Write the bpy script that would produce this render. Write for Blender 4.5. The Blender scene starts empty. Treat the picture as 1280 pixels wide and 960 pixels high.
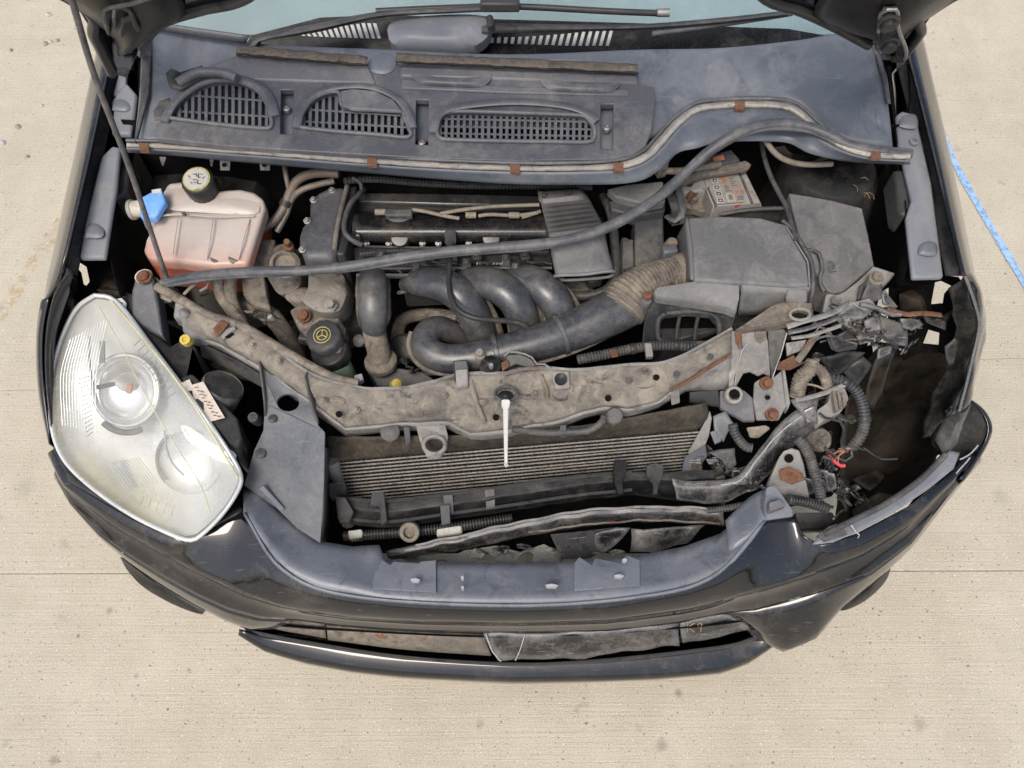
import bpy, bmesh, math, random
from mathutils import Vector, Matrix, noise
from mathutils.geometry import tessellate_polygon

random.seed(7)
R = math.radians
scene = bpy.context.scene
col = scene.collection

# ------------------------------------------------------------------ camera
CAM = Vector((0.0, -0.28, 2.0)); PITCH = R(60.0); FPX = 967.0
cam_d = bpy.data.cameras.new('camera'); cam = bpy.data.objects.new('camera', cam_d); col.objects.link(cam)
cam.location = CAM; cam.rotation_euler = (R(90) - PITCH, 0, 0)
cam_d.sensor_fit = 'HORIZONTAL'; cam_d.sensor_width = 36.0; cam_d.lens = 36.0 * FPX / 1280.0
cam_d.clip_start = 0.02; cam_d.clip_end = 500
scene.camera = cam

# ------------------------------------------------------------------ world, sun, exposure
SUN_EL, SUN_AZ = 58.0, 205.0        # azimuth clockwise from +Y: the light comes from the front of the car
w = bpy.data.worlds.new('World'); scene.world = w; w.use_nodes = True
nt = w.node_tree; nt.nodes.clear()
sky = nt.nodes.new('ShaderNodeTexSky'); sky.sky_type = 'NISHITA'; sky.sun_disc = False
sky.sun_elevation = R(SUN_EL); sky.sun_rotation = R(SUN_AZ); sky.air_density = 1.0; sky.dust_density = 4.0; sky.ozone_density = 1.0
hsv = nt.nodes.new('ShaderNodeHueSaturation'); hsv.inputs['Saturation'].default_value = 0.8
bg = nt.nodes.new('ShaderNodeBackground'); bg.inputs['Strength'].default_value = 0.15
wo = nt.nodes.new('ShaderNodeOutputWorld')
nt.links.new(sky.outputs[0], hsv.inputs['Color']); nt.links.new(hsv.outputs[0], bg.inputs[0]); nt.links.new(bg.outputs[0], wo.inputs[0])
sun_d = bpy.data.lights.new('sun', 'SUN'); sun_d.energy = 1.5; sun_d.angle = R(25); sun_d.color = (1.0, 0.93, 0.83)
sun = bpy.data.objects.new('sun', sun_d); col.objects.link(sun)
sdir = Vector((math.sin(R(SUN_AZ)) * math.cos(R(SUN_EL)), math.cos(R(SUN_AZ)) * math.cos(R(SUN_EL)), math.sin(R(SUN_EL))))
sun.rotation_euler = sdir.to_track_quat('Z', 'Y').to_euler(); sun.location = (0, -3, 6)
vs = scene.view_settings
vs.view_transform = 'Standard'; vs.look = 'None'; vs.exposure = 0.48; vs.gamma = 1.0; vs.use_curve_mapping = False

# ------------------------------------------------------------------ placing: photograph pixel + real height (or distance) -> point in the place
_f = Vector((0, math.cos(PITCH), -math.sin(PITCH))); _u = Vector((0, math.sin(PITCH), math.cos(PITCH)))
def ray(px, py): return _f * FPX + Vector((px - 640, 0, 0)) - _u * (py - 480)
def P(px, py, z):
    d = ray(px, py); return CAM + d * ((z - CAM.z) / d.z)
def PY(px, py, Y):
    d = ray(px, py); return CAM + d * ((Y - CAM.y) / d.y)
def V(p):
    return p if isinstance(p, Vector) else P(*p)
def VS(ps): return [V(p) for p in ps]
def Z(ps, z): return [(x, y, z) for x, y in ps]
def pxm(py, z):                      # metres per pixel at that row and height
    return (CAM.z - z) / -ray(640, py).z

# ------------------------------------------------------------------ materials
def lin(c):
    return tuple(c) + (1,) if len(c) == 3 else c
def principled(name):
    m = bpy.data.materials.new(name); m.use_nodes = True
    return m, m.node_tree, m.node_tree.nodes['Principled BSDF']
def nz(t, scale, detail=6, rough=.6, vec=None, dist=0.0):
    n = t.nodes.new('ShaderNodeTexNoise'); n.inputs['Scale'].default_value = scale
    n.inputs['Detail'].default_value = detail; n.inputs['Roughness'].default_value = rough; n.inputs['Distortion'].default_value = dist
    if vec: t.links.new(vec, n.inputs['Vector'])
    return n
def ramp(t, src, a, b, ca=(0, 0, 0, 1), cb=(1, 1, 1, 1)):
    r = t.nodes.new('ShaderNodeValToRGB'); r.color_ramp.elements[0].position = a; r.color_ramp.elements[1].position = b
    r.color_ramp.elements[0].color = ca; r.color_ramp.elements[1].color = cb
    t.links.new(src, r.inputs[0]); return r
def mixc(t, fac, a, b):
    m = t.nodes.new('ShaderNodeMix'); m.data_type = 'RGBA'
    for s, v in ((0, fac), (6, a), (7, b)):
        if hasattr(v, 'is_linked'): t.links.new(v, m.inputs[s])
        elif s == 0: m.inputs[0].default_value = v
        else: m.inputs[s].default_value = lin(v)
    return m.outputs[2]
def dirty(name, base, dust=(.23, .2, .165), amt=.5, rough=.55, scale=14, bump=.15, metal=0.0, rust=0.0, spec=.28, coat=0.0, fine=.35, bscale=350, speck=.25, grime=.5, wear=.25, scr=.0):
    """base colour under dust in uneven patches, grit, oily grime, rubbed edges, scratches and optional rust blooms"""
    m, t, b = principled(name); N = t.nodes; L = t.links
    tc = N.new('ShaderNodeTexCoord').outputs['Object']
    def mth(op, a, c=None, d=None, clamp=False):
        n = N.new('ShaderNodeMath'); n.operation = op; n.use_clamp = clamp
        for i, v in enumerate((a, c, d)):
            if v is None: continue
            if hasattr(v, 'is_linked'): L.new(v, n.inputs[i])
            else: n.inputs[i].default_value = v
        return n.outputs[0]
    off = N.new('ShaderNodeMapping'); off.inputs['Location'].default_value = (random.uniform(0, 9), random.uniform(0, 9), random.uniform(0, 9)); L.new(tc, off.inputs[0]); tv = off.outputs[0]
    broad = nz(t, scale * .6, 3, .5, tv, .4).outputs[0]; grunge = nz(t, scale * 3.2, 7, .72, tv, .7).outputs[0]; grit = nz(t, scale * 22, 5, .75, tv).outputs[0]
    h = mth('ADD', mth('MULTIPLY', broad, .42), mth('ADD', mth('MULTIPLY', grunge, .40), mth('MULTIPLY', grit, .18 + fine * .12)))
    lo = .64 - amt * .26
    mask = ramp(t, h, lo - .09, lo + .11).outputs[0]
    mask = mth('MULTIPLY', mask, min(1.0, .35 + amt * .75))
    # the film of dust everywhere, thinner than the patches
    mask = mth('MULTIPLY_ADD', grit, amt * .22, mask, True)
    dr = ramp(t, grunge, .32, .68, (dust[0] * .62, dust[1] * .60, dust[2] * .57, 1), (min(1, dust[0] * 1.22), min(1, dust[1] * 1.22), min(1, dust[2] * 1.22), 1)).outputs[0]
    br = ramp(t, broad, .3, .7, (base[0] * .75, base[1] * .75, base[2] * .75, 1), (min(1, base[0] * 1.2), min(1, base[1] * 1.2), min(1, base[2] * 1.2), 1)).outputs[0]
    if wear:
        pt = N.new('ShaderNodeNewGeometry').outputs['Pointiness']
        wr_ = ramp(t, mth('MULTIPLY_ADD', grit, .06, pt), .545, .60).outputs[0]
        br = mixc(t, mth('MULTIPLY', wr_, wear), br, tuple(min(.6, .12 + c * 1.6) for c in base))
    c = mixc(t, mask, br, dr)
    if grime:
        g = nz(t, scale * 1.7, 6, .68, tc, 1.0).outputs[0]; gm = ramp(t, g, .54, .66).outputs[0]
        c = mixc(t, mth('MULTIPLY', gm, grime), c, tuple(x * .30 for x in base))
    if scr:
        mp = N.new('ShaderNodeMapping'); mp.inputs['Scale'].default_value = (14, 240, 60); mp.inputs['Rotation'].default_value = (0, 0, .5); L.new(tc, mp.inputs[0])
        s1 = ramp(t, nz(t, 1.0, 3, .6, mp.outputs[0]).outputs[0], .66, .70).outputs[0]
        c = mixc(t, mth('MULTIPLY', s1, scr), c, (.32, .32, .32))
    if speck:
        rs = ramp(t, nz(t, 620, 2, .5, tv).outputs[0], .655, .72).outputs[0]
        c = mixc(t, mth('MULTIPLY', rs, speck), c, tuple(min(.55, x * 1.9) for x in dust))
    if rust:
        r4 = ramp(t, nz(t, 26, 9, .7, tc, .6).outputs[0], .70 - rust * .28, .80 - rust * .25)
        r5 = ramp(t, nz(t, 160, 5, .7, tc).outputs[0], .3, .7, (.07, .026, .012, 1), (.27, .105, .045, 1))
        c = mixc(t, r4.outputs[0], c, r5.outputs[0])
    L.new(c, b.inputs['Base Color'])
    rr = N.new('ShaderNodeMapRange'); L.new(mask, rr.inputs[0]); rr.inputs[3].default_value = rough; rr.inputs[4].default_value = min(.95, rough + .42)
    L.new(rr.outputs[0], b.inputs['Roughness'])
    b.inputs['Metallic'].default_value = metal; b.inputs['Specular IOR Level'].default_value = spec
    if coat: b.inputs['Coat Weight'].default_value = coat; b.inputs['Coat Roughness'].default_value = .06
    if bump:
        hh = mth('ADD', mth('MULTIPLY', nz(t, bscale, 4, .6, tc).outputs[0], .5), mth('ADD', mth('MULTIPLY', grunge, .9), mth('MULTIPLY', grit, .5)))
        bp = N.new('ShaderNodeBump'); bp.inputs['Strength'].default_value = min(1, bump * 1.6); bp.inputs['Distance'].default_value = .004
        L.new(hh, bp.inputs['Height']); L.new(bp.outputs[0], b.inputs['Normal'])
    return m
M = {}
M['paint'] = dirty('black_paint', (.003, .004, .007), (.16, .14, .11), .07, .05, 9, 0, coat=.25, spec=.55, speck=.22, fine=.1, grime=0, wear=0, scr=.12)
M['paint_in'] = dirty('dull_inner_paint', (.140, .151, .174), (.22, .21, .19), .24, .36, 10, .03, grime=.2)
M['sidepanel'] = dirty('side_panel_plastic', (.085, .093, .108), (.19, .18, .165), .28, .36, 12, .05, grime=.3, scr=.2)
M['lip'] = dirty('spoiler_plastic', (.022, .026, .036), (.15, .14, .13), .14, .2, 12, .02, grime=.2, scr=.2, spec=.6)
M['cowl'] = dirty('cowl_plastic', (.058, .061, .073), (.19, .178, .16), .25, .38, 11, .08, grime=.35, scr=.15, speck=.12, spec=.4)
M['cowl_dark'] = dirty('scuttle_plastic', (.080, .093, .115), (.20, .20, .20), .22, .34, 5, .05, grime=.45, scr=.12, speck=.10, spec=.4)
M['grey'] = dirty('grey_plastic', (.030, .032, .037), (.17, .15, .12), .30, .36, 16, .15, speck=.12)
M['airbox'] = dirty('airbox_plastic', (.108, .109, .112), (.25, .24, .225), .38, .45, 6, .18, grime=.12, wear=.3, speck=.15)
M['fuse'] = dirty('fuse_box_plastic', (.066, .067, .07), (.18, .17, .158), .36, .45, 9, .18, grime=.3, wear=.3, speck=.15)
M['black'] = dirty('black_plastic', (.005, .0055, .0065), (.09, .076, .06), .18, .30, 16, .12, wear=.3, speck=.10)
M['shelf'] = dirty('bumper_shelf_plastic', (.108, .122, .148), (.19, .18, .17), .22, .24, 12, .03, grime=.4, scr=.3, speck=.12)
M['valve'] = dirty('rocker_cover_plastic', (.007, .008, .011), (.12, .096, .07), .22, .20, 13, .05, spec=.45, speck=.12)
M['runner'] = dirty('runner_plastic', (.030, .034, .042), (.18, .155, .125), .28, .26, 16, .06, grime=.35, speck=.12, spec=.6)
M['dirt'] = dirty('dirt_caked_metal', (.085, .078, .07), (.27, .235, .19), .62, .7, 20, .6, grime=.6)
M['slam'] = dirty('dusty_panel', (.078, .076, .075), (.25, .222, .185), .64, .5, 8, .35, rust=.10, grime=.8, scr=.25)
M['slamrust'] = dirty('rusting_panel', (.08, .075, .07), (.21, .18, .14), .6, .65, 13, .4, rust=.5, grime=.6)
M['bracket'] = dirty('grey_bracket', (.15, .15, .152), (.29, .265, .23), .44, .5, 14, .2, rust=.10, grime=.6, scr=.25)
M['rust'] = dirty('rust', (.15, .06, .03), (.20, .11, .065), .5, .85, 40, .6, rust=.4, grime=.6)
M['alu'] = dirty('cast_aluminium', (.36, .34, .31), (.25, .21, .16), .6, .6, 30, .9, metal=.15, bscale=140, grime=.6)
M['hose'] = dirty('dusty_hose', (.075, .066, .058), (.27, .23, .18), .58, .6, 18, .2, speck=.15)
M['rubber'] = dirty('rubber_seal', (.050, .054, .062), (.22, .205, .185), .28, .38, 22, .08, grime=.3, speck=.1, spec=.4)
M['cable'] = dirty('pale_cable', (.16, .14, .11), (.25, .21, .16), .5, .6, 30, .1, grime=.5)
M['pipe'] = dirty('metal_pipe', (.20, .18, .16), (.17, .12, .08), .5, .4, 22, .1, metal=.4, rust=.18)
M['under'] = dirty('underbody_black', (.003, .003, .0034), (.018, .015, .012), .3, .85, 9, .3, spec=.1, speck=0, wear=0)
M['liner'] = dirty('arch_liner', (.004, .0036, .003), (.06, .041, .025), .40, .55, 6, .3, speck=.08)
M['tank'] = None
M['foam'] = dirty('weathered_foam', (.09, .075, .06), (.19, .16, .13), .5, .9, 60, 1.0, bscale=180)
M['flange'] = dirty('flange_metal', (.30, .295, .285), (.44, .39, .32), .55, .5, 22, .3, rust=.10, grime=.6)
M['radiator'] = dirty('radiator_tube', (.30, .285, .26), (.10, .085, .065), .45, .4, 60, .2, metal=.2, grime=.8)
M['radfoam'] = dirty('radiator_dirt', (.03, .027, .023), (.105, .085, .062), .5, .9, 22, .8)
M['crash'] = dirty('scuffed_black', (.008, .009, .012), (.24, .22, .20), .24, .22, 20, .15, spec=.5, speck=.3, scr=.5, wear=.7)
M['blue'] = dirty('blue_cap', (.10, .30, .80), (.45, .5, .6), .25, .4, 20, .03)
M['white'] = dirty('white_plastic', (.46, .47, .46), (.3, .28, .24), .3, .45, 20, .03, grime=.15)
M['cream'] = dirty('cream_plastic', (.62, .58, .50), (.40, .35, .28), .4, .5, 25, .05)
M['yellow'] = dirty('yellow_plastic', (.62, .42, .03), (.28, .23, .14), .42, .5, 40, .05)
M['redplastic'] = dirty('red_plastic', (.55, .03, .03), (.3, .1, .08), .2, .45, 30, .05)
M['greenres'] = dirty('green_reservoir', (.17, .27, .18), (.25, .24, .18), .4, .4, 20, .05)
M['pale'] = dirty('pale_duct', (.30, .32, .30), (.16, .13, .10), .5, .55, 18, .15, grime=.9)
M['lensgold'] = dirty('yellowed_ridge', (.55, .52, .32), (.45, .42, .3), .3, .5, 30, 0, grime=0, wear=0)
M['backing'] = dirty('pale_backing', (.25, .34, .365), (.29, .36, .38), .3, .7, 4, 0, grime=0, wear=0, speck=0)
M['battery'] = dirty('battery_case', (.30, .30, .31), (.27, .235, .19), .55, .55, 22, .1)
M['batside'] = dirty('battery_side', (.42, .43, .47), (.30, .27, .23), .3, .45, 22, .05)
M['print_black'] = dirty('print_black', (.03, .03, .03), (.25, .22, .18), .35, .6, 60, 0)
M['print_white'] = dirty('print_white', (.50, .49, .46), (.28, .25, .2), .4, .6, 60, 0)
M['print_yellow'] = dirty('print_yellow', (.45, .37, .07), (.2, .18, .13), .4, .6, 60, 0, grime=.7)
M['print_orange'] = dirty('print_orange', (.42, .13, .06), (.28, .25, .2), .3, .6, 60, 0)
M['print_blue'] = dirty('print_blue', (.08, .10, .24), (.28, .25, .2), .3, .6, 60, 0)
M['sticker'] = dirty('sticker_paper', (.62, .54, .44), (.35, .27, .2), .45, .7, 60, .05)
M['red_liquid'] = dirty('red_coolant_skirt', (.62, .10, .05), (.55, .2, .13), .3, .3, 14, 0)
M['copper'] = dirty('copper_wire', (.45, .22, .10), (.35, .2, .1), .3, .4, 30, 0, metal=.6)
M['steel'] = dirty('steel', (.30, .30, .31), (.24, .2, .16), .4, .35, 30, .1, metal=.7)
M['rod'] = dirty('prop_rod_paint', (.05, .055, .065), (.22, .18, .15), .4, .38, 20, .05, rust=.12)
M['scrape'] = dirty('scraped_edge', (.42, .43, .44), (.25, .25, .25), .5, .5, 60, .2, grime=.8)
M['stone'] = dirty('pebble', (.30, .27, .24), (.40, .36, .3), .5, .8, 60, .4)
M['leaf'] = dirty('dry_leaf', (.14, .085, .04), (.2, .14, .08), .4, .8, 80, .3)
M['straw'] = dirty('straw', (.28, .20, .10), (.2, .15, .08), .4, .8, 80, .1)
M['dark_glass'] = dirty('screen_border', (.005, .006, .007), (.10, .10, .10), .12, .25, 10, 0, spec=.2, grime=0, wear=0, speck=.5)
M['chrome'] = dirty('lamp_reflector', (.85, .86, .87), (.8, .8, .78), .1, .14, 10, 0, metal=.75, grime=0, wear=0, speck=0)
M['bezel'] = dirty('lamp_bezel', (.58, .60, .605), (.52, .515, .46), .3, .24, 10, .02, metal=.3, grime=.05, wear=0, speck=.05)

def tank_mat():
    """cloudy polythene, stained; the coolant shows orange through the wall below its level"""
    m, t, b = principled('coolant_tank_plastic')
    tc = t.nodes.new('ShaderNodeTexCoord').outputs['Object']
    sx = t.nodes.new('ShaderNodeSeparateXYZ'); t.links.new(tc, sx.inputs[0])
    n = nz(t, 14, 6, .65, tc, .5)
    ma = t.nodes.new('ShaderNodeMath'); ma.operation = 'MULTIPLY_ADD'; t.links.new(n.outputs[0], ma.inputs[0]); ma.inputs[1].default_value = .05; t.links.new(sx.outputs[2], ma.inputs[2])
    lv = ramp(t, ma.outputs[0], .805, .858, (.50, .12, .06, 1), (.42, .375, .34, 1)).outputs[0]
    n2 = nz(t, 70, 7, .75, tc, .4); r2 = ramp(t, n2.outputs[0], .48, .72)
    ml = t.nodes.new('ShaderNodeMath'); ml.operation = 'MULTIPLY'; ml.inputs[1].default_value = .45; t.links.new(r2.outputs[0], ml.inputs[0])
    c = mixc(t, ml.outputs[0], lv, (.33, .26, .21))
    n3 = nz(t, 9, 4, .6, tc, .8); r3 = ramp(t, n3.outputs[0], .52, .66); m3 = t.nodes.new('ShaderNodeMath'); m3.operation = 'MULTIPLY'; m3.inputs[1].default_value = .22; t.links.new(r3.outputs[0], m3.inputs[0])
    c = mixc(t, m3.outputs[0], c, (.48, .28, .20))
    t.links.new(c, b.inputs['Base Color']); b.inputs['Roughness'].default_value = .36
    b.inputs['Subsurface Weight'].default_value = .25; b.inputs['Subsurface Radius'].default_value = (.02, .010, .007); b.inputs['Subsurface Scale'].default_value = .4
    return m
M['tank'] = tank_mat()

def lens_mat():
    """weathered clear plastic: mostly see-through, a milky yellowed film, fresnel shine"""
    m = bpy.data.materials.new('headlight_lens'); m.use_nodes = True; t = m.node_tree; t.nodes.clear()
    o = t.nodes.new('ShaderNodeOutputMaterial'); tr = t.nodes.new('ShaderNodeBsdfTransparent'); tr.inputs[0].default_value = (.97, .97, .965, 1)
    df = t.nodes.new('ShaderNodeBsdfDiffuse'); gl = t.nodes.new('ShaderNodeBsdfGlossy'); gl.inputs['Roughness'].default_value = .03
    tc = t.nodes.new('ShaderNodeTexCoord').outputs['Object']
    n = nz(t, 5, 5, .6, tc, .4); r = ramp(t, n.outputs[0], .3, .7, (.10, .10, .10, 1), (.32, .32, .32, 1))
    n2 = nz(t, 3, 2, .5, tc); c = ramp(t, n2.outputs[0], .4, .65, (.74, .75, .73, 1), (.74, .69, .46, 1))
    t.links.new(c.outputs[0], df.inputs[0])
    m1 = t.nodes.new('ShaderNodeMixShader'); t.links.new(r.outputs[0], m1.inputs[0]); t.links.new(tr.outputs[0], m1.inputs[1]); t.links.new(df.outputs[0], m1.inputs[2])
    fr = t.nodes.new('ShaderNodeFresnel'); fr.inputs[0].default_value = 1.45
    m2 = t.nodes.new('ShaderNodeMixShader'); t.links.new(fr.outputs[0], m2.inputs[0]); t.links.new(m1.outputs[0], m2.inputs[1]); t.links.new(gl.outputs[0], m2.inputs[2])
    t.links.new(m2.outputs[0], o.inputs[0]); return m
M['lens'] = lens_mat()
def glass_mat():
    m = bpy.data.materials.new('windscreen_glass'); m.use_nodes = True; t = m.node_tree; t.nodes.clear()
    o = t.nodes.new('ShaderNodeOutputMaterial'); tr = t.nodes.new('ShaderNodeBsdfTransparent'); tr.inputs[0].default_value = (.93, .955, .96, 1)
    gl = t.nodes.new('ShaderNodeBsdfGlossy'); gl.inputs['Roughness'].default_value = .03
    fr = t.nodes.new('ShaderNodeFresnel'); fr.inputs[0].default_value = 1.5
    m2 = t.nodes.new('ShaderNodeMixShader'); t.links.new(fr.outputs[0], m2.inputs[0]); t.links.new(tr.outputs[0], m2.inputs[1]); t.links.new(gl.outputs[0], m2.inputs[2])
    t.links.new(m2.outputs[0], o.inputs[0]); return m
M['glass'] = glass_mat()
def concrete_mat():
    m, t, b = principled('concrete')
    tc = t.nodes.new('ShaderNodeTexCoord').outputs['Object']
    n = nz(t, 1.1, 6, .6, tc, .3); c = ramp(t, n.outputs[0], .3, .7, (.49, .444, .355, 1), (.56, .512, .417, 1)).outputs[0]
    n6 = nz(t, 7, 6, .7, tc, .2); r6 = ramp(t, n6.outputs[0], .35, .7, (.92, .915, .90, 1), (1.04, 1.04, 1.04, 1))
    mm = t.nodes.new('ShaderNodeMix'); mm.data_type = 'RGBA'; mm.blend_type = 'MULTIPLY'; mm.inputs[0].default_value = 1
    t.links.new(c, mm.inputs[6]); t.links.new(r6.outputs[0], mm.inputs[7]); c = mm.outputs[2]
    # drag marks from the broom, running across
    mp = t.nodes.new('ShaderNodeMapping'); mp.inputs['Scale'].default_value = (1.3, 75, 1); t.links.new(tc, mp.inputs[0])
    n2 = nz(t, 2.2, 6, .65, mp.outputs[0]); r2 = ramp(t, n2.outputs[0], .3, .72, (.84, .83, .81, 1), (1.08, 1.08, 1.07, 1))
    mm = t.nodes.new('ShaderNodeMix'); mm.data_type = 'RGBA'; mm.blend_type = 'MULTIPLY'; mm.inputs[0].default_value = .3
    t.links.new(c, mm.inputs[6]); t.links.new(r2.outputs[0], mm.inputs[7]); c = mm.outputs[2]
    n3 = nz(t, 260, 5, .75, tc); r3 = ramp(t, n3.outputs[0], .32, .68, (.68, .66, .64, 1), (1.16, 1.16, 1.16, 1))
    mm = t.nodes.new('ShaderNodeMix'); mm.data_type = 'RGBA'; mm.blend_type = 'MULTIPLY'; mm.inputs[0].default_value = .8
    t.links.new(c, mm.inputs[6]); t.links.new(r3.outputs[0], mm.inputs[7]); c = mm.outputs[2]
    # aggregate showing through: pale and dark grains, then small pits
    for sc, a, bb, colr in ((170, .66, .70, (.70, .66, .60)), (130, .67, .70, (.14, .115, .095)), (60, .715, .735, (.15, .115, .09))):
        nn = nz(t, sc, 2, .5, tc, .1); mp2 = t.nodes.new('ShaderNodeMapping'); mp2.inputs['Location'].default_value = (sc, sc * .3, 2); t.links.new(tc, mp2.inputs[0]); t.links.new(mp2.outputs[0], nn.inputs['Vector'])
        rr = ramp(t, nn.outputs[0], a, bb); ml = t.nodes.new('ShaderNodeMath'); ml.operation = 'MULTIPLY'; ml.inputs[1].default_value = .8; t.links.new(rr.outputs[0], ml.inputs[0])
        c = mixc(t, ml.outputs[0], c, colr)
    # oil and tyre stains
    n5 = nz(t, 9, 3, .55, tc, .2); r5 = ramp(t, n5.outputs[0], .685, .74); ml = t.nodes.new('ShaderNodeMath'); ml.operation = 'MULTIPLY'; ml.inputs[1].default_value = .5; t.links.new(r5.outputs[0], ml.inputs[0])
    c = mixc(t, ml.outputs[0], c, (.26, .215, .17))
    for (px, py, rad, dk) in ((848, 866, .013, .6), (827, 932, .016, .5), (68, 950, .014, .6), (137, 763, .010, .6), (1062, 705, .03, .35), (1040, 730, .03, .3), (600, 905, .012, .35), (455, 800, .02, .3), (170, 845, .007, .6), (236, 838, .006, .6), (1250, 620, .03, .25), (30, 610, .035, .2), (1150, 905, .02, .4), (838, 842, .01, .4), (350, 800, .01, .5)):
        q = P(px, py, 0); vm = t.nodes.new('ShaderNodeVectorMath'); vm.operation = 'DISTANCE'; t.links.new(tc, vm.inputs[0]); vm.inputs[1].default_value = q
        nn = nz(t, 60, 4, .6, tc); md = t.nodes.new('ShaderNodeMath'); md.operation = 'MULTIPLY_ADD'; t.links.new(nn.outputs[0], md.inputs[0]); md.inputs[1].default_value = rad * 1.2; t.links.new(vm.outputs['Value'], md.inputs[2])
        sr = ramp(t, md.outputs[0], min(.99, rad * .9), min(1, rad * 1.7), (dk, dk, dk, 1), (0, 0, 0, 1)); c = mixc(t, sr.outputs[0], c, (.20, .16, .125))
    t.links.new(c, b.inputs['Base Color']); b.inputs['Roughness'].default_value = .85; b.inputs['Specular IOR Level'].default_value = .25
    nb = nz(t, 240, 5, .7, tc); bp = t.nodes.new('ShaderNodeBump'); bp.inputs['Strength'].default_value = .6; bp.inputs['Distance'].default_value = .004
    add = t.nodes.new('ShaderNodeMath'); t.links.new(nb.outputs[0], add.inputs[0]); t.links.new(n2.outputs[0], add.inputs[1])
    t.links.new(add.outputs[0], bp.inputs['Height']); t.links.new(bp.outputs[0], b.inputs['Normal']); return m
M['concrete'] = concrete_mat()
M['joint'] = dirty('joint_dirt', (.40, .355, .29), (.46, .41, .33), .5, .9, 30, .3)
def paintline_mat():
    m, t, b = principled('chalk_blue'); tc = t.nodes.new('ShaderNodeTexCoord').outputs['Object']
    n = nz(t, 45, 7, .75, tc); c = ramp(t, n.outputs[0], .25, .8, (.14, .37, .72, 1), (.42, .53, .64, 1)).outputs[0]
    t.links.new(c, b.inputs['Base Color']); b.inputs['Roughness'].default_value = .9
    a = ramp(t, n.outputs[0], .34, .52); t.links.new(a.outputs[0], b.inputs['Alpha']); return m
M['blue_line'] = paintline_mat()
def tan_line_mat():
    m, t, b = principled('faded_yellow'); tc = t.nodes.new('ShaderNodeTexCoord').outputs['Object']
    n = nz(t, 30, 7, .75, tc); b.inputs['Base Color'].default_value = (.55, .38, .17, 1); b.inputs['Roughness'].default_value = .9
    a = ramp(t, n.outputs[0], .48, .8); t.links.new(a.outputs[0], b.inputs['Alpha']); return m
M['tan_line'] = tan_line_mat()

# ------------------------------------------------------------------ mesh helpers
def obj(name, bm, mat, parent=None, smooth=35, bevel=0.0, bseg=2, solid=0.0, sub=0, soff=-1, label=None, kind=None):
    me = bpy.data.meshes.new(name)
    bmesh.ops.recalc_face_normals(bm, faces=bm.faces)
    bm.to_mesh(me); bm.free()
    me.materials.append(M[mat] if isinstance(mat, str) else mat)
    me.polygons.foreach_set('use_smooth', [True] * len(me.polygons))
    me.set_sharp_from_angle(angle=R(smooth))
    o = bpy.data.objects.new(name, me); col.objects.link(o); o.parent = parent
    if solid:
        s = o.modifiers.new('solid', 'SOLIDIFY'); s.thickness = solid; s.offset = soff
    if sub:
        s = o.modifiers.new('sub', 'SUBSURF'); s.levels = sub; s.render_levels = sub
    if bevel:
        b = o.modifiers.new('bevel', 'BEVEL'); b.width = bevel; b.segments = bseg; b.limit_method = 'ANGLE'; b.angle_limit = R(38); b.harden_normals = False
    if label: o['label'] = label
    if kind: o['kind'] = kind
    return o
def empty(name, parent=None, loc=(0, 0, 0), label=None):
    e = bpy.data.objects.new(name, None); col.objects.link(e); e.parent = parent; e.location = loc; e.empty_display_size = .05
    if label: e['label'] = label
    return e
def jit(v, amp, sc=18.0, seed=0.0):
    n = noise.noise_vector(v * sc + Vector((seed, seed * 1.7, 3.1))); return v + n * amp
def slab(name, pts, thick, mat, parent=None, holes=(), down=(0, 0, -1), bevel=.003, bseg=2, jitter=0.0, **kw):
    """a plate with the given top outline; holes cut right through"""
    loops = [VS(pts)] + [VS(h) for h in holes]
    if jitter: loops = [[jit(v, jitter) for v in l] for l in loops]
    dv = Vector(down).normalized() * thick
    bm = bmesh.new()
    tops, bots = [], []
    for l in loops:
        tops.append([bm.verts.new(v) for v in l]); bots.append([bm.verts.new(v + dv) for v in l])
    if len(loops) == 1:
        bm.faces.new(tops[0]); bm.faces.new(list(reversed(bots[0])))
    else:
        flat_t = [v for l in tops for v in l]; flat_b = [v for l in bots for v in l]
        for tri in tessellate_polygon(loops):
            try: bm.faces.new([flat_t[i] for i in tri]); bm.faces.new([flat_b[i] for i in reversed(tri)])
            except ValueError: pass
    for t, b in zip(tops, bots):
        n = len(t)
        for i in range(n):
            try: bm.faces.new((t[i], t[(i + 1) % n], b[(i + 1) % n], b[i]))
            except ValueError: pass
    return obj(name, bm, mat, parent, bevel=bevel, bseg=bseg, **kw)
def catmull(ps, n):
    """n points evenly spread along a smooth curve through ps"""
    ps = [Vector(p) for p in ps]
    if len(ps) == 2: return [ps[0].lerp(ps[1], i / (n - 1)) for i in range(n)]
    e = [ps[0] * 2 - ps[1]] + ps + [ps[-1] * 2 - ps[-2]]
    fine = []
    for i in range(1, len(e) - 2):
        a, b, c, d = e[i - 1], e[i], e[i + 1], e[i + 2]
        for k in range(16):
            t = k / 16
            fine.append(.5 * ((2 * b) + (c - a) * t + (2 * a - 5 * b + 4 * c - d) * t * t + (3 * b - a - 3 * c + d) * t ** 3))
    fine.append(ps[-1])
    return resample(fine, n)
def resample(ps, n):
    L = [0.0]
    for a, b in zip(ps, ps[1:]): L.append(L[-1] + (b - a).length)
    out, j = [], 0
    for i in range(n):
        s = L[-1] * i / (n - 1)
        while j < len(L) - 2 and L[j + 1] < s: j += 1
        d = L[j + 1] - L[j]; out.append(ps[j].lerp(ps[j + 1], (s - L[j]) / d if d > 1e-9 else 0))
    return out
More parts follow.
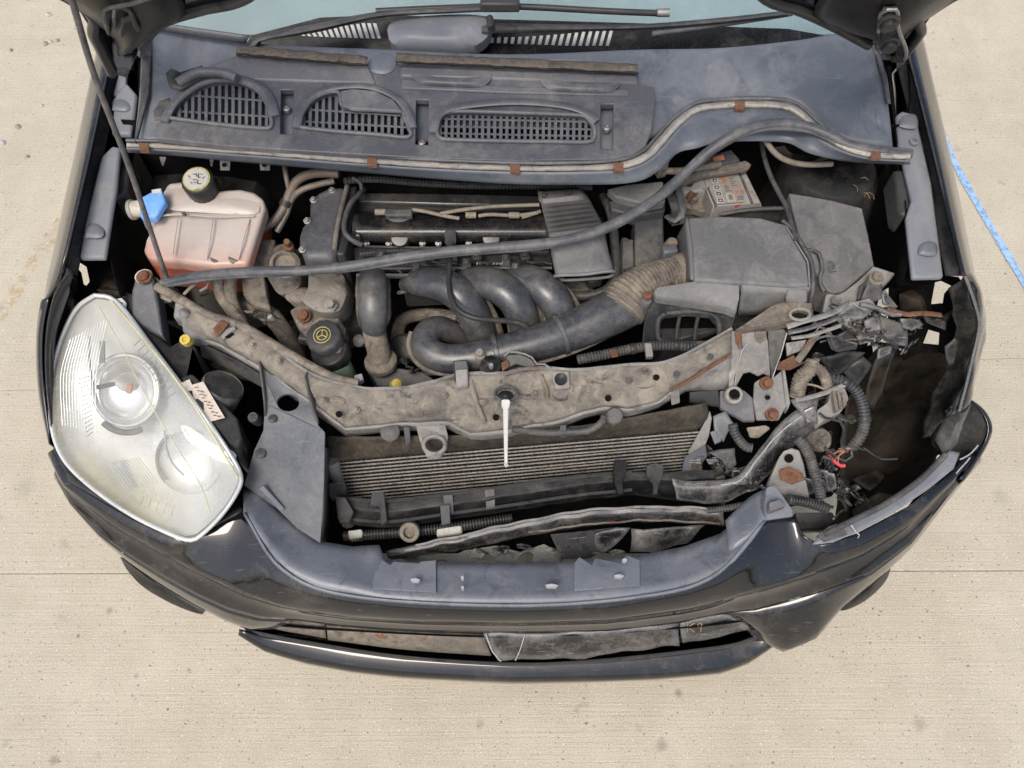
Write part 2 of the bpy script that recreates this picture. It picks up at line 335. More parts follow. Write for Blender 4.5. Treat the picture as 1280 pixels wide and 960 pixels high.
def tube(name, pts, r, mat, parent=None, seg=12, n=None, flat=1.0, corr=None, caps=True, up=(0, 0, 1), hollow=False, jitter=0.0, **kw):
    """swept tube; r a number or a list along the path; flat squeezes it along up; corr=(pitch, amplitude)"""
    ps = VS(pts); L = sum((b - a).length for a, b in zip(ps, ps[1:]))
    if corr: n = max(12, int(L / corr[0] * 4))
    n = n or max(6, min(70, int(L / .012)))
    c = catmull(ps, n)
    rs = r if isinstance(r, (list, tuple)) else [r, r]
    bm = bmesh.new(); rings = []
    s = 0.0; nrm = Vector(up)
    for i, p in enumerate(c):
        tg = (c[min(i + 1, n - 1)] - c[max(i - 1, 0)]).normalized()
        a = nrm - tg * nrm.dot(tg)
        if a.length < 1e-4: a = tg.orthogonal()
        a.normalize(); b = tg.cross(a)
        if flat == 1.0: nrm = a
        f = i / (n - 1) * (len(rs) - 1); k = min(int(f), len(rs) - 2); rad = rs[k] + (rs[k + 1] - rs[k]) * (f - k)
        if corr: rad *= (1 + corr[1] * (1 if (i // 2) % 2 else -1))
        if jitter: p = jit(p, jitter, 25)
        rings.append([bm.verts.new(p + a * (math.sin(2 * math.pi * q / seg) * rad * flat) + b * (math.cos(2 * math.pi * q / seg) * rad)) for q in range(seg)])
    for u, v in zip(rings, rings[1:]):
        for q in range(seg): bm.faces.new((u[q], u[(q + 1) % seg], v[(q + 1) % seg], v[q]))
    if caps and not hollow: bm.faces.new(rings[0]); bm.faces.new(list(reversed(rings[-1])))
    return obj(name, bm, mat, parent, smooth=kw.pop('smooth', 50), solid=(.003 if hollow else 0), **kw)
def loft(name, curves, n, mat, parent=None, m=4, smoothx=True, cross='smooth', crumple=0.0, csc=18.0, seed=0.0, solid=.003, close=False, **kw):
    """surface through a family of long curves (each resampled to n); m steps between neighbours"""
    cs = [catmull(VS(c), n) if smoothx else resample(VS(c), n) for c in curves]
    cols_ = []
    for i in range(n):
        pr = [c[i] for c in cs]
        cols_.append(catmull(pr, (len(cs) - 1) * m + 1) if cross == 'smooth' and len(cs) > 2 else [pr[k // m].lerp(pr[min(k // m + 1, len(pr) - 1)], (k % m) / m) for k in range((len(cs) - 1) * m + 1)])
    bm = bmesh.new()
    g = [[bm.verts.new(jit(v, crumple, csc, seed) if crumple else v) for v in cc] for cc in cols_]
    for i in range(n - 1):
        for k in range(len(g[0]) - 1):
            bm.faces.new((g[i][k], g[i + 1][k], g[i + 1][k + 1], g[i][k + 1]))
    return obj(name, bm, mat, parent, solid=solid, **kw)
def dome(name, outline, h, mat, parent=None, rings=6, nrm=(0, -.35, .94), power=2.0, centre=None, skirt=0.0, smooth=40, n=40, jitter=0.0, **kw):
    """a bulging cap over an outline, with an optional skirt downwards"""
    ps = VS(outline); ps = catmull(ps + [ps[0]], n + 1)[:-1] if n else ps
    c = V(centre) if centre else sum(ps, Vector()) / len(ps)
    nv = Vector(nrm).normalized(); bm = bmesh.new(); prev = None; first = None
    for k in range(rings):
        f = 1 - k / rings
        cur = [bm.verts.new(jit(c + (p - c) * f + nv * h * (1 - f ** power), jitter, 30) if jitter else c + (p - c) * f + nv * h * (1 - f ** power)) for p in ps]
        if prev:
            for q in range(len(ps)): bm.faces.new((prev[q], prev[(q + 1) % len(ps)], cur[(q + 1) % len(ps)], cur[q]))
        else: first = cur
        prev = cur
    top = bm.verts.new(c + nv * h)
    for q in range(len(ps)): bm.faces.new((prev[q], prev[(q + 1) % len(ps)], top))
    if skirt:
        low = [bm.verts.new(p - nv * skirt) for p in ps]
        for q in range(len(ps)): bm.faces.new((low[q], low[(q + 1) % len(ps)], first[(q + 1) % len(ps)], first[q]))
        bm.faces.new(list(reversed(low)))
    return obj(name, bm, mat, parent, smooth=smooth, **kw)
def lathe(name, centre, prof, mat, parent=None, axis=(0, 0, 1), seg=24, knurl=0, **kw):
    """prof: (radius, height) pairs from bottom to top around axis at centre"""
    c = V(centre); q = Vector(axis).normalized().to_track_quat('Z', 'Y'); bm = bmesh.new(); rings = []
    for r, h in prof:
        rings.append([bm.verts.new(c + q @ Vector((math.cos(2 * math.pi * i / seg) * r * (1 + (knurl if i % 2 else 0)), math.sin(2 * math.pi * i / seg) * r * (1 + (knurl if i % 2 else 0)), h))) for i in range(seg)])
    for u, v in zip(rings, rings[1:]):
        for i in range(seg): bm.faces.new((u[i], u[(i + 1) % seg], v[(i + 1) % seg], v[i]))
    bm.faces.new(list(reversed(rings[0]))); bm.faces.new(rings[-1])
    return obj(name, bm, mat, parent, smooth=kw.pop('smooth', 40), **kw)
def bolt(px, py, z, r, mat, parent, name='bolt', washer=True, axis=(0, -.15, 1)):
    return lathe(name, (px, py, z), ([(r * 1.5, -.004), (r * 1.5, .001)] if washer else [(r, -.004)]) + [(r, .0012), (r, .006), (r * .8, .0075)], mat, parent, axis, seg=12 if washer else 6, smooth=30)
def ring_px(cx, cy, rx, ry, z, n=16, rot=0.0):
    return [(cx + math.cos(rot) * math.cos(2 * math.pi * i / n) * rx - math.sin(rot) * math.sin(2 * math.pi * i / n) * ry, cy + math.sin(rot) * math.cos(2 * math.pi * i / n) * rx + math.cos(rot) * math.sin(2 * math.pi * i / n) * ry, z) for i in range(n)]
def rrect(x0, y0, x1, y1, z, r=4, k=3):
    out = []
    for cx, cy, a in ((x1 - r, y0 + r, -90), (x1 - r, y1 - r, 0), (x0 + r, y1 - r, 90), (x0 + r, y0 + r, 180)):
        for i in range(k + 1):
            t = R(a + 90 * i / k); out.append((cx + r * math.cos(t), cy + r * math.sin(t), z))
    return out
def box(name, c, size, mat, parent=None, rz=0.0, rx=0.0, ry=0.0, bevel=.002, **kw):
    c = V(c); bm = bmesh.new(); bmesh.ops.create_cube(bm, size=1)
    from mathutils import Euler
    mt = Matrix.Translation(c) @ Euler((rx, ry, rz)).to_matrix().to_4x4() @ Matrix.Diagonal((*size, 1))
    bmesh.ops.transform(bm, matrix=mt, verts=bm.verts)
    return obj(name, bm, mat, parent, bevel=bevel, **kw)
def tag(o, label, cat, group=None, kind=None):
    o['label'] = label; o['category'] = cat
    if group: o['group'] = group
    if kind: o['kind'] = kind
    return o
def scrap(name, pts, mat, parent, amp=.006, solid=.002, sub=2, seed=0, **kw):
    """a torn piece: an outline with its own heights, split and buckled"""
    ps = VS(pts); bm = bmesh.new()
    c = bm.verts.new(sum(ps, Vector()) / len(ps)); vs_ = [bm.verts.new(p) for p in ps]
    for i in range(len(ps)): bm.faces.new((c, vs_[i], vs_[(i + 1) % len(ps)]))
    bmesh.ops.subdivide_edges(bm, edges=bm.edges, cuts=sub, use_grid_fill=True)
    for v in bm.verts: v.co = jit(v.co, amp, 26, seed)
    return obj(name, bm, mat, parent, solid=solid, smooth=28, **kw)

# ================================================================== the ground
def sheet_bm(x0, y0, x1, y1, z):
    bm = bmesh.new(); bm.faces.new([bm.verts.new(v) for v in ((x0, y0, z), (x1, y0, z), (x1, y1, z), (x0, y1, z))]); return bm
ground = obj('ground', sheet_bm(-40, -40, 40, 40, -.05), 'joint'); ground['kind'] = 'structure'
G = .0006                                                   # half a joint
lines = [((0, 488), (1280, 447)), ((0, 717), (1280, 713))]
def gline(l, off):
    a, b = P(*l[0], 0), P(*l[1], 0); d = (b - a).normalized(); nn = Vector((-d.y, d.x, 0)) * off
    return a - d * 14 + nn, b + d * 14 + nn
l1a, l1b = gline(lines[0], -G); l1c, l1d = gline(lines[0], G)
l2a, l2b = gline(lines[1], -G); l2c, l2d = gline(lines[1], G)
for q in ([Vector((l1c.x, 12, 0)), l1c, l1d, Vector((l1d.x, 12, 0))],
          [l1a, l2c, l2d, l1b],
          [l2a, Vector((l2a.x, -9, 0)), Vector((l2b.x, -9, 0)), l2b]):
    slab('concrete_slab', q, .045, 'concrete', ground, bevel=.0025)
def strip(name, pts, wpx, z, mat, wob=0.0):
    bm = bmesh.new(); prev = None
    c = catmull(VS([(x, y, z) for x, y in pts]), 40)
    for i, p in enumerate(c):
        d = (c[min(i + 1, 39)] - c[max(i - 1, 0)]).normalized(); nn = Vector((-d.y, d.x, 0)) * (wpx * .5 * (1 + wob * noise.noise(p * 9)))
        cur = [bm.verts.new(p + nn), bm.verts.new(p - nn)]
        if prev: bm.faces.new((prev[0], prev[1], cur[1], cur[0]))
        prev = cur
    return obj(name, bm, mat)
bl = strip('painted_line', [(1165, 130), (1190, 195), (1225, 260), (1280, 352), (1345, 460)], .026, .004, 'blue_line', .35)
tag(bl, 'bright blue chalk line on the concrete right of the car', 'painted line', kind='structure')
yl = strip('painted_line', [(-60, 470), (0, 392), (48, 318), (90, 255)], .05, .004, 'tan_line', .3)
tag(yl, 'faded yellowish line on the concrete left of the car', 'painted line', kind='structure')

# ================================================================== the car
car = empty('damaged_car'); tag(car, 'black car with open bonnet, exposed engine and smashed front corner', 'car')

# ---- dark underbody, firewall and inner walls that close the engine bay
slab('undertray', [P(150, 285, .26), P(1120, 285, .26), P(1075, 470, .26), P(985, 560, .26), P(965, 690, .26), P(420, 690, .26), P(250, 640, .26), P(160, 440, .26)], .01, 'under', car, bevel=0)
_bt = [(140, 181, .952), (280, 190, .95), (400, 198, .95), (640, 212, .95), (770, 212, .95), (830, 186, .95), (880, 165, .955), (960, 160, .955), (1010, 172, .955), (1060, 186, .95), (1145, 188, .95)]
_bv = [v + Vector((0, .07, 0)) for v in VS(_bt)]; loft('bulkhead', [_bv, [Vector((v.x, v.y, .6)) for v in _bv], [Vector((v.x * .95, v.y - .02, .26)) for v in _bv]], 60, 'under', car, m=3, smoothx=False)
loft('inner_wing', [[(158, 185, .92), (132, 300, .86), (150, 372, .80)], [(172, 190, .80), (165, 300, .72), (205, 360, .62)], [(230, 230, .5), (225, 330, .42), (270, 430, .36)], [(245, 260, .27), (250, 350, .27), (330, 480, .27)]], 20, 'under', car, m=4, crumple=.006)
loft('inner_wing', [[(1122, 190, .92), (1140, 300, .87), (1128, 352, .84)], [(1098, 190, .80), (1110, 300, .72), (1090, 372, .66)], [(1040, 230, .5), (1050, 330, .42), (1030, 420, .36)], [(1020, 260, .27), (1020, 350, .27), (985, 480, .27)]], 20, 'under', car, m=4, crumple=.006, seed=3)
# strut towers
lathe('strut_tower', (272, 262, .72), [(.15, -.25), (.135, 0), (.125, .06), (.11, .085), (.05, .095), (.03, .094)], 'black', car, seg=32)
lathe('strut_tower', (1030, 232, .80), [(.15, -.25), (.11, -.02), (.098, .035), (.085, .055), (.05, .06), (.03, .058)], 'black', car, seg=32)

# ---- front wings
wl = empty('front_wing', car)
# crest line next to the bonnet gap, outer shoulder, widest point, lower edge
LW = [[(172, -40, 1.05), (139, 67, 1.0), (108, 205, .95), (82, 316, .90), (72, 352, .86), (60, 372, .82)],
      [(160, -40, 1.04), (130, 62, .985), (98, 205, .93), (73, 316, .875), (64, 350, .84), (55, 378, .80)],
      [(152, -40, .98), (122, 70, .93), (88, 215, .87), (66, 316, .82), (58, 352, .79), (52, 395, .75)],
      [(150, -40, .80), (118, 75, .75), (86, 220, .70), (66, 318, .66), (58, 360, .63), (54, 405, .62)],
      [(160, -30, .55), (130, 90, .52), (100, 230, .5), (84, 330, .5), (76, 370, .5), (72, 410, .52)]]
def drop(curve, dz, inward=0.0):
    c_ = [V(q) for q in curve]; ds = dz if isinstance(dz, list) else [dz] * len(c_)
    return [Vector((v.x - math.copysign(inward, v.x), v.y, v.z - d_)) for v, d_ in zip(c_, ds)]
LW[3:] = [drop(LW[2], [.2, .16, .03, .012, .012, .03], .0), drop(LW[2], [.42, .34, .06, .025, .025, .06], .006)]
loft('wing_panel', LW, 40, 'paint', wl, m=4, smooth=60)
loft('wing_flange', [[(172, -40, 1.05), (139, 67, 1.0), (108, 205, .95), (82, 316, .90), (76, 345, .86)], [(176, -40, 1.02), (142, 67, .975), (111, 205, .925), (85, 316, .875), (79, 346, .84)],
      [(192, -40, 1.02), (158, 67, .965), (127, 205, .91), (102, 316, .86), (95, 348, .82)]], 30, 'black', wl, m=3, cross='lin')
# front lip curling round behind the lamp
loft('wing_edge', [[(82, 330, .88), (66, 372, .83), (57, 420, .77), (57, 480, .70), (64, 545, .64)], [(92, 340, .86), (76, 382, .80), (66, 425, .74), (65, 480, .68), (70, 545, .63)],
      [(104, 372, .74), (94, 392, .70), (80, 430, .66), (76, 480, .62), (78, 545, .58)]], 26, 'paint', wl, m=3)
loft('wing_edge', [[(60, 372, .82), (52, 420, .76), (53, 480, .69), (61, 548, .63)], [(55, 380, .78), (49, 425, .70), (51, 485, .64), (61, 555, .60)], drop([(55, 380, .78), (49, 425, .70), (51, 485, .64), (61, 555, .60)], .18, .01)], 26, 'paint', wl, m=3, smooth=60)
wr = empty('front_wing', car)
RW = [[(1108, -40, 1.05), (1140, 79, 1.0), (1172, 205, .95), (1206, 345, .90), (1214, 366, .87)],
      [(1120, -40, 1.04), (1149, 72, .985), (1183, 205, .93), (1214, 343, .875), (1222, 366, .85)],
      [(1130, -40, .98), (1158, 76, .93), (1192, 212, .87), (1219, 343, .82), (1227, 370, .80)],
      [(1132, -40, .80), (1161, 80, .75), (1195, 220, .70), (1218, 345, .67), (1226, 380, .66)],
      [(1120, -30, .55), (1150, 90, .52), (1180, 230, .5), (1202, 350, .5), (1208, 390, .5)]]
RW[3:] = [drop(RW[2], [.2, .16, .03, .008, .008], .0), drop(RW[2], [.42, .34, .06, .016, .016], .004)]
loft('wing_panel', RW, 40, 'paint', wr, m=4, smooth=60)
loft('wing_flange', [[(1108, -40, 1.05), (1140, 79, 1.0), (1172, 205, .95), (1206, 345, .90)], [(1104, -40, 1.02), (1137, 79, .975), (1169, 205, .925), (1203, 345, .875)],
      [(1088, -40, 1.02), (1120, 79, .965), (1152, 205, .91), (1182, 345, .86)]], 30, 'black', wr, m=3, cross='lin')
# torn, bent front edge of the right wing
loft('torn_edge', [[(1206, 343, .90), (1216, 372, .87), (1223, 408, .83), (1214, 450, .78), (1198, 512, .70)], [(1214, 343, .88), (1226, 370, .86), (1229, 400, .82), (1221, 452, .76), (1204, 517, .69)],
      [(1219, 345, .83), (1229, 378, .80), (1231, 415, .76), (1224, 455, .71), (1208, 512, .65)], drop([(1219, 345, .83), (1229, 378, .80), (1231, 415, .76), (1224, 455, .71), (1208, 512, .65)], [.012, .012, .03, .08, .14], .006)],
     30, 'paint', wr, m=4, crumple=.004, csc=30)
_ie = [(1206, 344, .895), (1216, 373, .865), (1223, 408, .825), (1214, 450, .775), (1198, 512, .695)]
loft('inner_edge', [_ie, drop(_ie, [.02, .02, .03, .05, .06], .006), drop(_ie, [.04, .04, .06, .10, .13], .014)], 26, 'black', wr, m=4, crumple=.008, csc=30)
tube('scraped_lip', [(1206, 345, .903), (1217, 374, .873), (1224, 408, .833), (1215, 450, .783), (1199, 514, .702)], .0026, 'crash', wr, seg=6, jitter=.002)

# ---- upper inner rails with pressed half-round bumps
rl = empty('inner_rail', car)
slab('rail_plate', [(126, 196, .925), (140, 182, .93), (150, 184, .93), (145, 235, .905), (140, 262, .895), (131, 322, .865), (99, 322, .865), (106, 279, .888), (117, 232, .91)], .012, 'paint_in', rl, bevel=.004)
slab('rail_plate', [(143, 122, .96), (148, 113, .965), (158, 103, .97), (171, 118, .96), (167, 150, .945), (163, 168, .935), (139, 167, .935)], .012, 'paint_in', rl, bevel=.004)
slab('rail_plate', [(150, 84, .975), (158, 86, .975), (157, 108, .965), (146, 122, .955), (141, 118, .955)], .012, 'paint_in', rl, bevel=.003)
slab('rail_bracket', [(150, 190, .915), (164, 202, .90), (159, 240, .88), (143, 249, .88), (134, 232, .89)], .05, 'black', rl, bevel=.004)
for (x, y, z) in ((151, 130, .953), (117, 289, .884)):
    dome('pressed_bump', [(x - 11, y + 8, z), (x - 9, y - 6, z), (x + 2, y - 11, z), (x + 12, y - 4, z), (x + 12, y + 6, z), (x + 4, y + 9, z)], .006, 'paint_in', rl, power=4, n=20)
rr_ = empty('inner_rail', car)
slab('rail_plate', [(1120, 144, .955), (1128, 138, .958), (1145, 143, .955), (1156, 190, .932), (1165, 230, .915), (1180, 346, .865), (1141, 347, .865), (1133, 272, .895), (1140, 250, .905), (1130, 206, .925), (1124, 182, .935)], .012, 'paint_in', rr_, bevel=.004)
slab('rail_bracket', [(1116, 213, .905), (1136, 211, .915), (1144, 252, .893), (1131, 271, .88), (1123, 264, .88)], .05, 'black', rr_, bevel=.004)
for (x, y, z) in ((1136, 152, .953), (1160, 311, .882)):
    dome('pressed_bump', [(x - 12, y + 6, z), (x - 10, y - 5, z), (x, y - 10, z), (x + 10, y - 7, z), (x + 11, y + 7, z), (x, y + 9, z)], .006, 'paint_in', rr_, power=4, n=20)
lathe('rail_screw', (1142, 178, .94), [(.009, 0), (.009, .004), (.005, .005), (.004, .002)], 'paint_in', rr_, seg=14)

slab('rail_floor', [(152, 70, .90), (168, 70, .90), (174, 120, .88), (168, 190, .86), (150, 260, .83), (140, 345, .78), (117, 345, .78), (113, 322, .80), (100, 320, .80), (112, 240, .84), (128, 160, .87), (140, 100, .89)], .004, 'under', rl, bevel=0)
slab('rail_floor', [(1080, 50, .93), (1140, 70, .90), (1155, 130, .88), (1175, 220, .85), (1196, 343, .80), (1168, 345, .79), (1163, 354, .78), (1122, 356, .78), (1128, 260, .83), (1108, 190, .86), (1098, 120, .90)], .004, 'under', rr_, bevel=0)

# ---- bumper: shelf behind the missing grille, painted skin, torn lower corner
bp_ = empty('front_bumper', car)
T = [(66, 562, .61), (87, 603, .60), (165, 648, .59), (232, 679, .585), (275, 655, .60), (304, 640, .61), (330, 678, .60), (352, 710, .59), (392, 732, .58), (440, 744, .57), (520, 752, .565), (640, 755, .56), (760, 752, .565), (860, 733, .57), (905, 712, .58), (935, 680, .60), (957, 650, .61), (993, 646, .61), (1001, 668, .605), (1026, 683, .60), (1072, 667, .60), (1141, 630, .605), (1190, 590, .61), (1212, 562, .61)]
Mi = [(66, 575, .56), (82, 610, .54), (140, 657, .52), (192, 686, .51), (240, 712, .505), (275, 728, .50), (306, 744, .49), (350, 758, .485), (392, 766, .48), (440, 772, .47), (520, 777, .465), (640, 779, .46), (760, 776, .465), (860, 762, .475), (895, 754, .48), (922, 745, .485), (955, 737, .49), (985, 728, .495), (1015, 718, .50), (1047, 706, .505), (1078, 694, .51), (1130, 662, .525), (1180, 612, .55), (1220, 570, .57)]
Lo = [(68, 590, .52), (86, 626, .49), (124, 668, .455), (160, 694, .445), (205, 722, .43), (245, 744, .415), (285, 762, .405), (325, 773, .40), (370, 775, .39), (420, 782, .385), (520, 789, .38), (640, 791, .375), (760, 789, .38), (850, 779, .39), (885, 771, .395), (912, 766, .40), (945, 763, .405), (985, 752, .41), (1022, 742, .42), (1056, 730, .43), (1090, 716, .44), (1140, 678, .46), (1184, 620, .51), (1226, 572, .54)]
def dense(c, k=3):
    out = []
    for a, b in zip(c, c[1:]):
        for i in range(k): out.append(a.lerp(b, i / k))
    return out + [c[-1]]
def at_z(curve, zs): return [P(q[0], q[1], z) for q, z in zip(curve, zs)]
T = VS(T)
Mi = at_z(Mi, [.575, .57, .56, .55, .54, .53, .52, .515, .51, .505, .505, .505, .505, .505, .51, .52, .53, .54, .545, .55, .56, .575, .59, .595])
Lo = at_z(Lo, [.55, .545, .53, .51, .49, .475, .46, .45, .44, .43, .425, .425, .425, .425, .43, .44, .455, .47, .49, .505, .52, .545, .565, .575])
def skin(name, curves, mat, parent, m=4, k=3, crumple=0.0, **kw):
    """like loft, but station i of one curve always joins station i of the next"""
    cs = [dense(VS(c), k) for c in curves]
    bm = bmesh.new(); g = []
    for i in range(len(cs[0])):
        pr = [c[i] for c in cs]; cc = catmull(pr, (len(cs) - 1) * m + 1)
        g.append([bm.verts.new(jit(v, crumple, 22) if crumple else v) for v in cc])
    for i in range(len(g) - 1):
        for q in range(len(g[0]) - 1): bm.faces.new((g[i][q], g[i + 1][q], g[i + 1][q + 1], g[i][q + 1]))
    bmesh.ops.smooth_vert(bm, verts=[v for v in bm.verts if not v.is_boundary], factor=.5, use_axis_x=True, use_axis_y=True, use_axis_z=True)
    return obj(name, bm, mat, parent, solid=.004, smooth=50, **kw)
def between(A, B, f, dz, out): return [a.lerp(b, f) + Vector((0, 0, dz)) + Vector((a.x, a.y - .75, 0)).normalized() * out for a, b in zip(A, B)]
skin('bumper_skin', [T, between(T, Mi, .35, .006, .006), between(T, Mi, .75, .003, .006), Mi], 'paint', bp_)
skin('bumper_skin', [Mi, between(Mi, Lo, .5, 0, -.004), Lo], 'paint', bp_)
skin('lamp_ledge', [T[:6], [(84, 560, .585), (104, 592, .575), (176, 634, .565), (234, 664, .56), (268, 646, .575), (300, 630, .585)], [(110, 540, .5), (130, 570, .5), (190, 610, .5), (240, 640, .5), (262, 632, .5), (296, 620, .5)]], 'black', bp_)
# side skins below the moulding down to the sill of the bumper
CL = at_z([(72, 600, 0), (92, 634, 0), (128, 674, 0), (160, 702, 0), (202, 732, 0), (243, 757, 0), (283, 778, 0), (312, 788, 0), (345, 786, 0)], [.50, .49, .47, .44, .41, .385, .365, .355, .36])
skin('bumper_corner', [Lo[:9], CL, [v + Vector((.03, .03, -.10)) for v in CL]], 'paint', bp_)
CR = at_z([(940, 784, 0), (966, 805, 0), (985, 815, 0), (1020, 802, 0), (1050, 764, 0), (1085, 734, 0), (1135, 690, 0), (1180, 630, 0), (1222, 580, 0)], [.37, .36, .355, .37, .39, .415, .455, .50, .53])
skin('bumper_corner', [Lo[15:], CR, [v + Vector((-.03, .03, -.05)) for v in CR]], 'paint', bp_, crumple=.0015)
# the shelf
Sh_in = [(304, 612, .60), (321, 607, .60), (350, 637, .58), (399, 676, .565), (440, 683, .56), (474, 681, .56), (482, 700, .55), (548, 704, .55), (640, 704, .55), (722, 702, .55), (800, 694, .55), (855, 683, .555), (900, 667, .565), (925, 646, .58), (950, 628, .60), (957, 632, .61)]
Sh_out = [(304, 641, .612), (312, 652, .612), (330, 678, .602), (352, 710, .592), (392, 732, .582), (440, 744, .572), (480, 748, .57), (545, 753, .567), (640, 755.5, .563), (722, 753, .566), (800, 745, .57), (860, 733, .573), (893, 719, .58), (918, 700, .593), (940, 674, .604), (957, 650, .613)]
skin('shelf', [Sh_in, Sh_out], 'shelf', bp_, m=4)
loft('shelf_lip', [[(304, 641, .616), (352, 711, .595), (440, 745, .575), (640, 757, .566), (800, 746, .573), (893, 720, .583), (957, 651, .616)], [(304, 645, .606), (352, 715, .585), (440, 748, .567), (640, 760, .556), (800, 749, .563), (893, 723, .573), (957, 654, .606)]], 50, 'shelf', bp_, m=2, solid=.004)
for (x0, x1, y0, y1, sl) in ((466, 545, 698, 738, .06), (718, 800, 698, 735, -.08)):
    slab('clip_plate', [(x0, y0 + 6, .556), (x0 + 6, y0 - 2, .556), (x0 + 22, y0 + 8, .556), (x0 + 26, y0 + 2 + sl * 30, .556), (x1 - 22, y0 + 6, .556), (x1 - 18, y0 + sl * 60, .556), (x1, y0 + 2, .556), (x1, y1 + sl * 40, .570), (x0, y1 - sl * 40, .570)], .006, 'shelf', bp_, bevel=.001)
for (x, y, wd) in ((519, 725, 12), (578, 722, 4), (690, 732, 16), (774, 720, 12), (781, 700, 6), (578, 734, 4)):
    slab('paint_chip', [(x - wd / 2, y - 1, .585), (x, y - 2.5, .585), (x + wd / 2, y - .5, .585), (x + wd * .3, y + 2, .585), (x - wd * .4, y + 1.5, .585)], .012, 'scrape', bp_, bevel=0)
# left upright panel next to the lamp
slab('side_panel', [(323, 455, .76), (338, 468, .755), (352, 468, .75), (372, 476, .75), (388, 458, .765), (391, 508, .74), (398, 532, .735), (406, 540, .73), (405, 600, .68), (403, 640, .63), (400, 678, .58), (371, 660, .58), (345, 634, .60), (305, 606, .62), (312, 582, .645), (318, 562, .67), (329, 538, .70), (331, 505, .73)], 0.006, 'sidepanel', bp_, holes=[ring_px(360, 503, 14, 11, .74, 16)], bevel=.002)
lathe('panel_rivet', (341, 524, .722), [(.008, 0), (.008, .004), (.004, .006)], 'grey', bp_, seg=14); lathe('panel_rivet', (326, 567, .675), [(.010, 0), (.010, .004), (.004, .006)], 'grey', bp_, seg=14)
loft('panel_fold', [[(388, 456, .77), (394, 510, .748), (398, 530, .74)], [(380, 470, .79), (386, 500, .765), (393, 524, .745)]], 8, 'grey', bp_, m=2)
loft('panel_fold', [[(323, 452, .775), (329, 500, .745), (330, 520, .72)], [(327, 452, .755), (334, 500, .728), (336, 520, .705)]], 8, 'grey', bp_, m=2)
tube('panel_tab', [(327, 608, .645), (353, 636, .61)], .005, 'shelf', bp_, seg=6)
loft('shelf_well', [[(399, 680, .56), (403, 640, .63), (405, 560, .71)], [(403, 684, .50), (408, 640, .56), (410, 560, .64)], [(404, 690, .40), (410, 645, .45), (412, 565, .50)]], 10, 'black', bp_, m=2)
# raised corner of the shelf on the right (broken lamp mount)
slab('mount_block', [(958, 609, .675), (970, 606, .675), (992, 638, .63), (992, 645, .615), (957, 650, .615), (955, 634, .63)], .03, 'shelf', bp_, bevel=.003)
slab('mount_block', [(962, 628, .668), (975, 624, .668), (983, 632, .655), (962, 639, .652)], .02, 'cowl', bp_, bevel=.002)
scrap('torn_web', [(905, 650, .58), (935, 622, .60), (957, 610, .62), (958, 648, .615), (935, 676, .60), (912, 690, .585)], 'shelf', bp_, amp=.004, seed=5)
# grey upper moulding along the right corner
skin('corner_moulding', [[(1022, 670, .605), (1040, 664, .61), (1075, 645, .61), (1110, 628, .612), (1150, 600, .615), (1180, 572, .62), (1187, 563, .62)], [(1016, 680, .607), (1042, 678, .607), (1080, 661, .607), (1118, 640, .609), (1160, 612, .612), (1192, 586, .615), (1200, 566, .618)]], 'paint_in', bp_, m=3)
tube('moulding_bead', [(1030, 668, .614), (1075, 646, .62), (1110, 628, .622), (1150, 600, .625), (1182, 568, .63)], .006, 'grey', bp_, seg=8)
slab('moulding_end', [(1022, 668, .612), (1036, 658, .618), (1046, 654, .618), (1056, 662, .612), (1060, 668, .61), (1030, 678, .608)], .012, 'grey', bp_, bevel=.002)
tube('crack', [(1064, 656, .62), (1070, 666, .615), (1074, 668, .612), (1070, 680, .57), (1067, 694, .52)], .0014, 'scrape', bp_, seg=6, jitter=.003)
# upright fin at the far right corner
dome('corner_fin', [(1209, 497, .66), (1226, 514, .645), (1235, 536, .63), (1225, 562, .61), (1206, 590, .605), (1186, 580, .60), (1166, 556, .595), (1168, 534, .605), (1186, 512, .63)], -.05, 'black', bp_, n=0, rings=8, power=2.2, nrm=(.25, -.2, .94))
scrap('corner_fin', [(1186, 512, .63), (1209, 497, .665), (1215, 505, .655), (1204, 528, .635), (1196, 556, .61), (1180, 570, .60), (1168, 550, .597)], 'grey', bp_, amp=.003, seed=7)
loft('fin_edge', [[(1209, 496, .668), (1228, 513, .652), (1236, 537, .636), (1226, 564, .616), (1200, 600, .60)], [(1212, 500, .65), (1231, 516, .632), (1239, 539, .615), (1229, 566, .595), (1204, 602, .58)], drop([(1212, 500, .65), (1231, 516, .632), (1239, 539, .615), (1229, 566, .595), (1204, 602, .58)], .1, .01)], 22, 'paint', bp_, m=3, crumple=.002)
for p in ([(1200, 574), (1214, 566), (1222, 557)], [(1196, 592), (1206, 580), (1212, 572)]):
    tube('scratch', [(x, y, .632) for x, y in p], .0014, 'scrape', bp_, seg=5, jitter=.002)
# lower grille: dark recess, panels behind it, spoiler lip
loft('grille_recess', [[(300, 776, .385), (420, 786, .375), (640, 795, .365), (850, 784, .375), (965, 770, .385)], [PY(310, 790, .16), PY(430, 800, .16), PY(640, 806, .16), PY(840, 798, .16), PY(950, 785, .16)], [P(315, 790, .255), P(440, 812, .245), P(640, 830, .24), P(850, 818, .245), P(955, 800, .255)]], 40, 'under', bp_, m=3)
def grp(x, y, z): return (x, y, z)
loft('grille_panel', [[(408, 783, .372), (500, 790, .366), (604, 794, .36)], [(410, 800, .325), (505, 812, .312), (614, 820, .304)]], 16, 'slamrust', bp_, m=3, solid=.004)
loft('grille_panel', [[(606, 792, .374), (660, 792, .374), (740, 789, .376), (848, 779, .385)], [(622, 826, .30), (660, 825, .30), (745, 820, .303), (850, 806, .318)]], 26, 'crash', bp_, m=5, solid=.005, crumple=.005, csc=22)
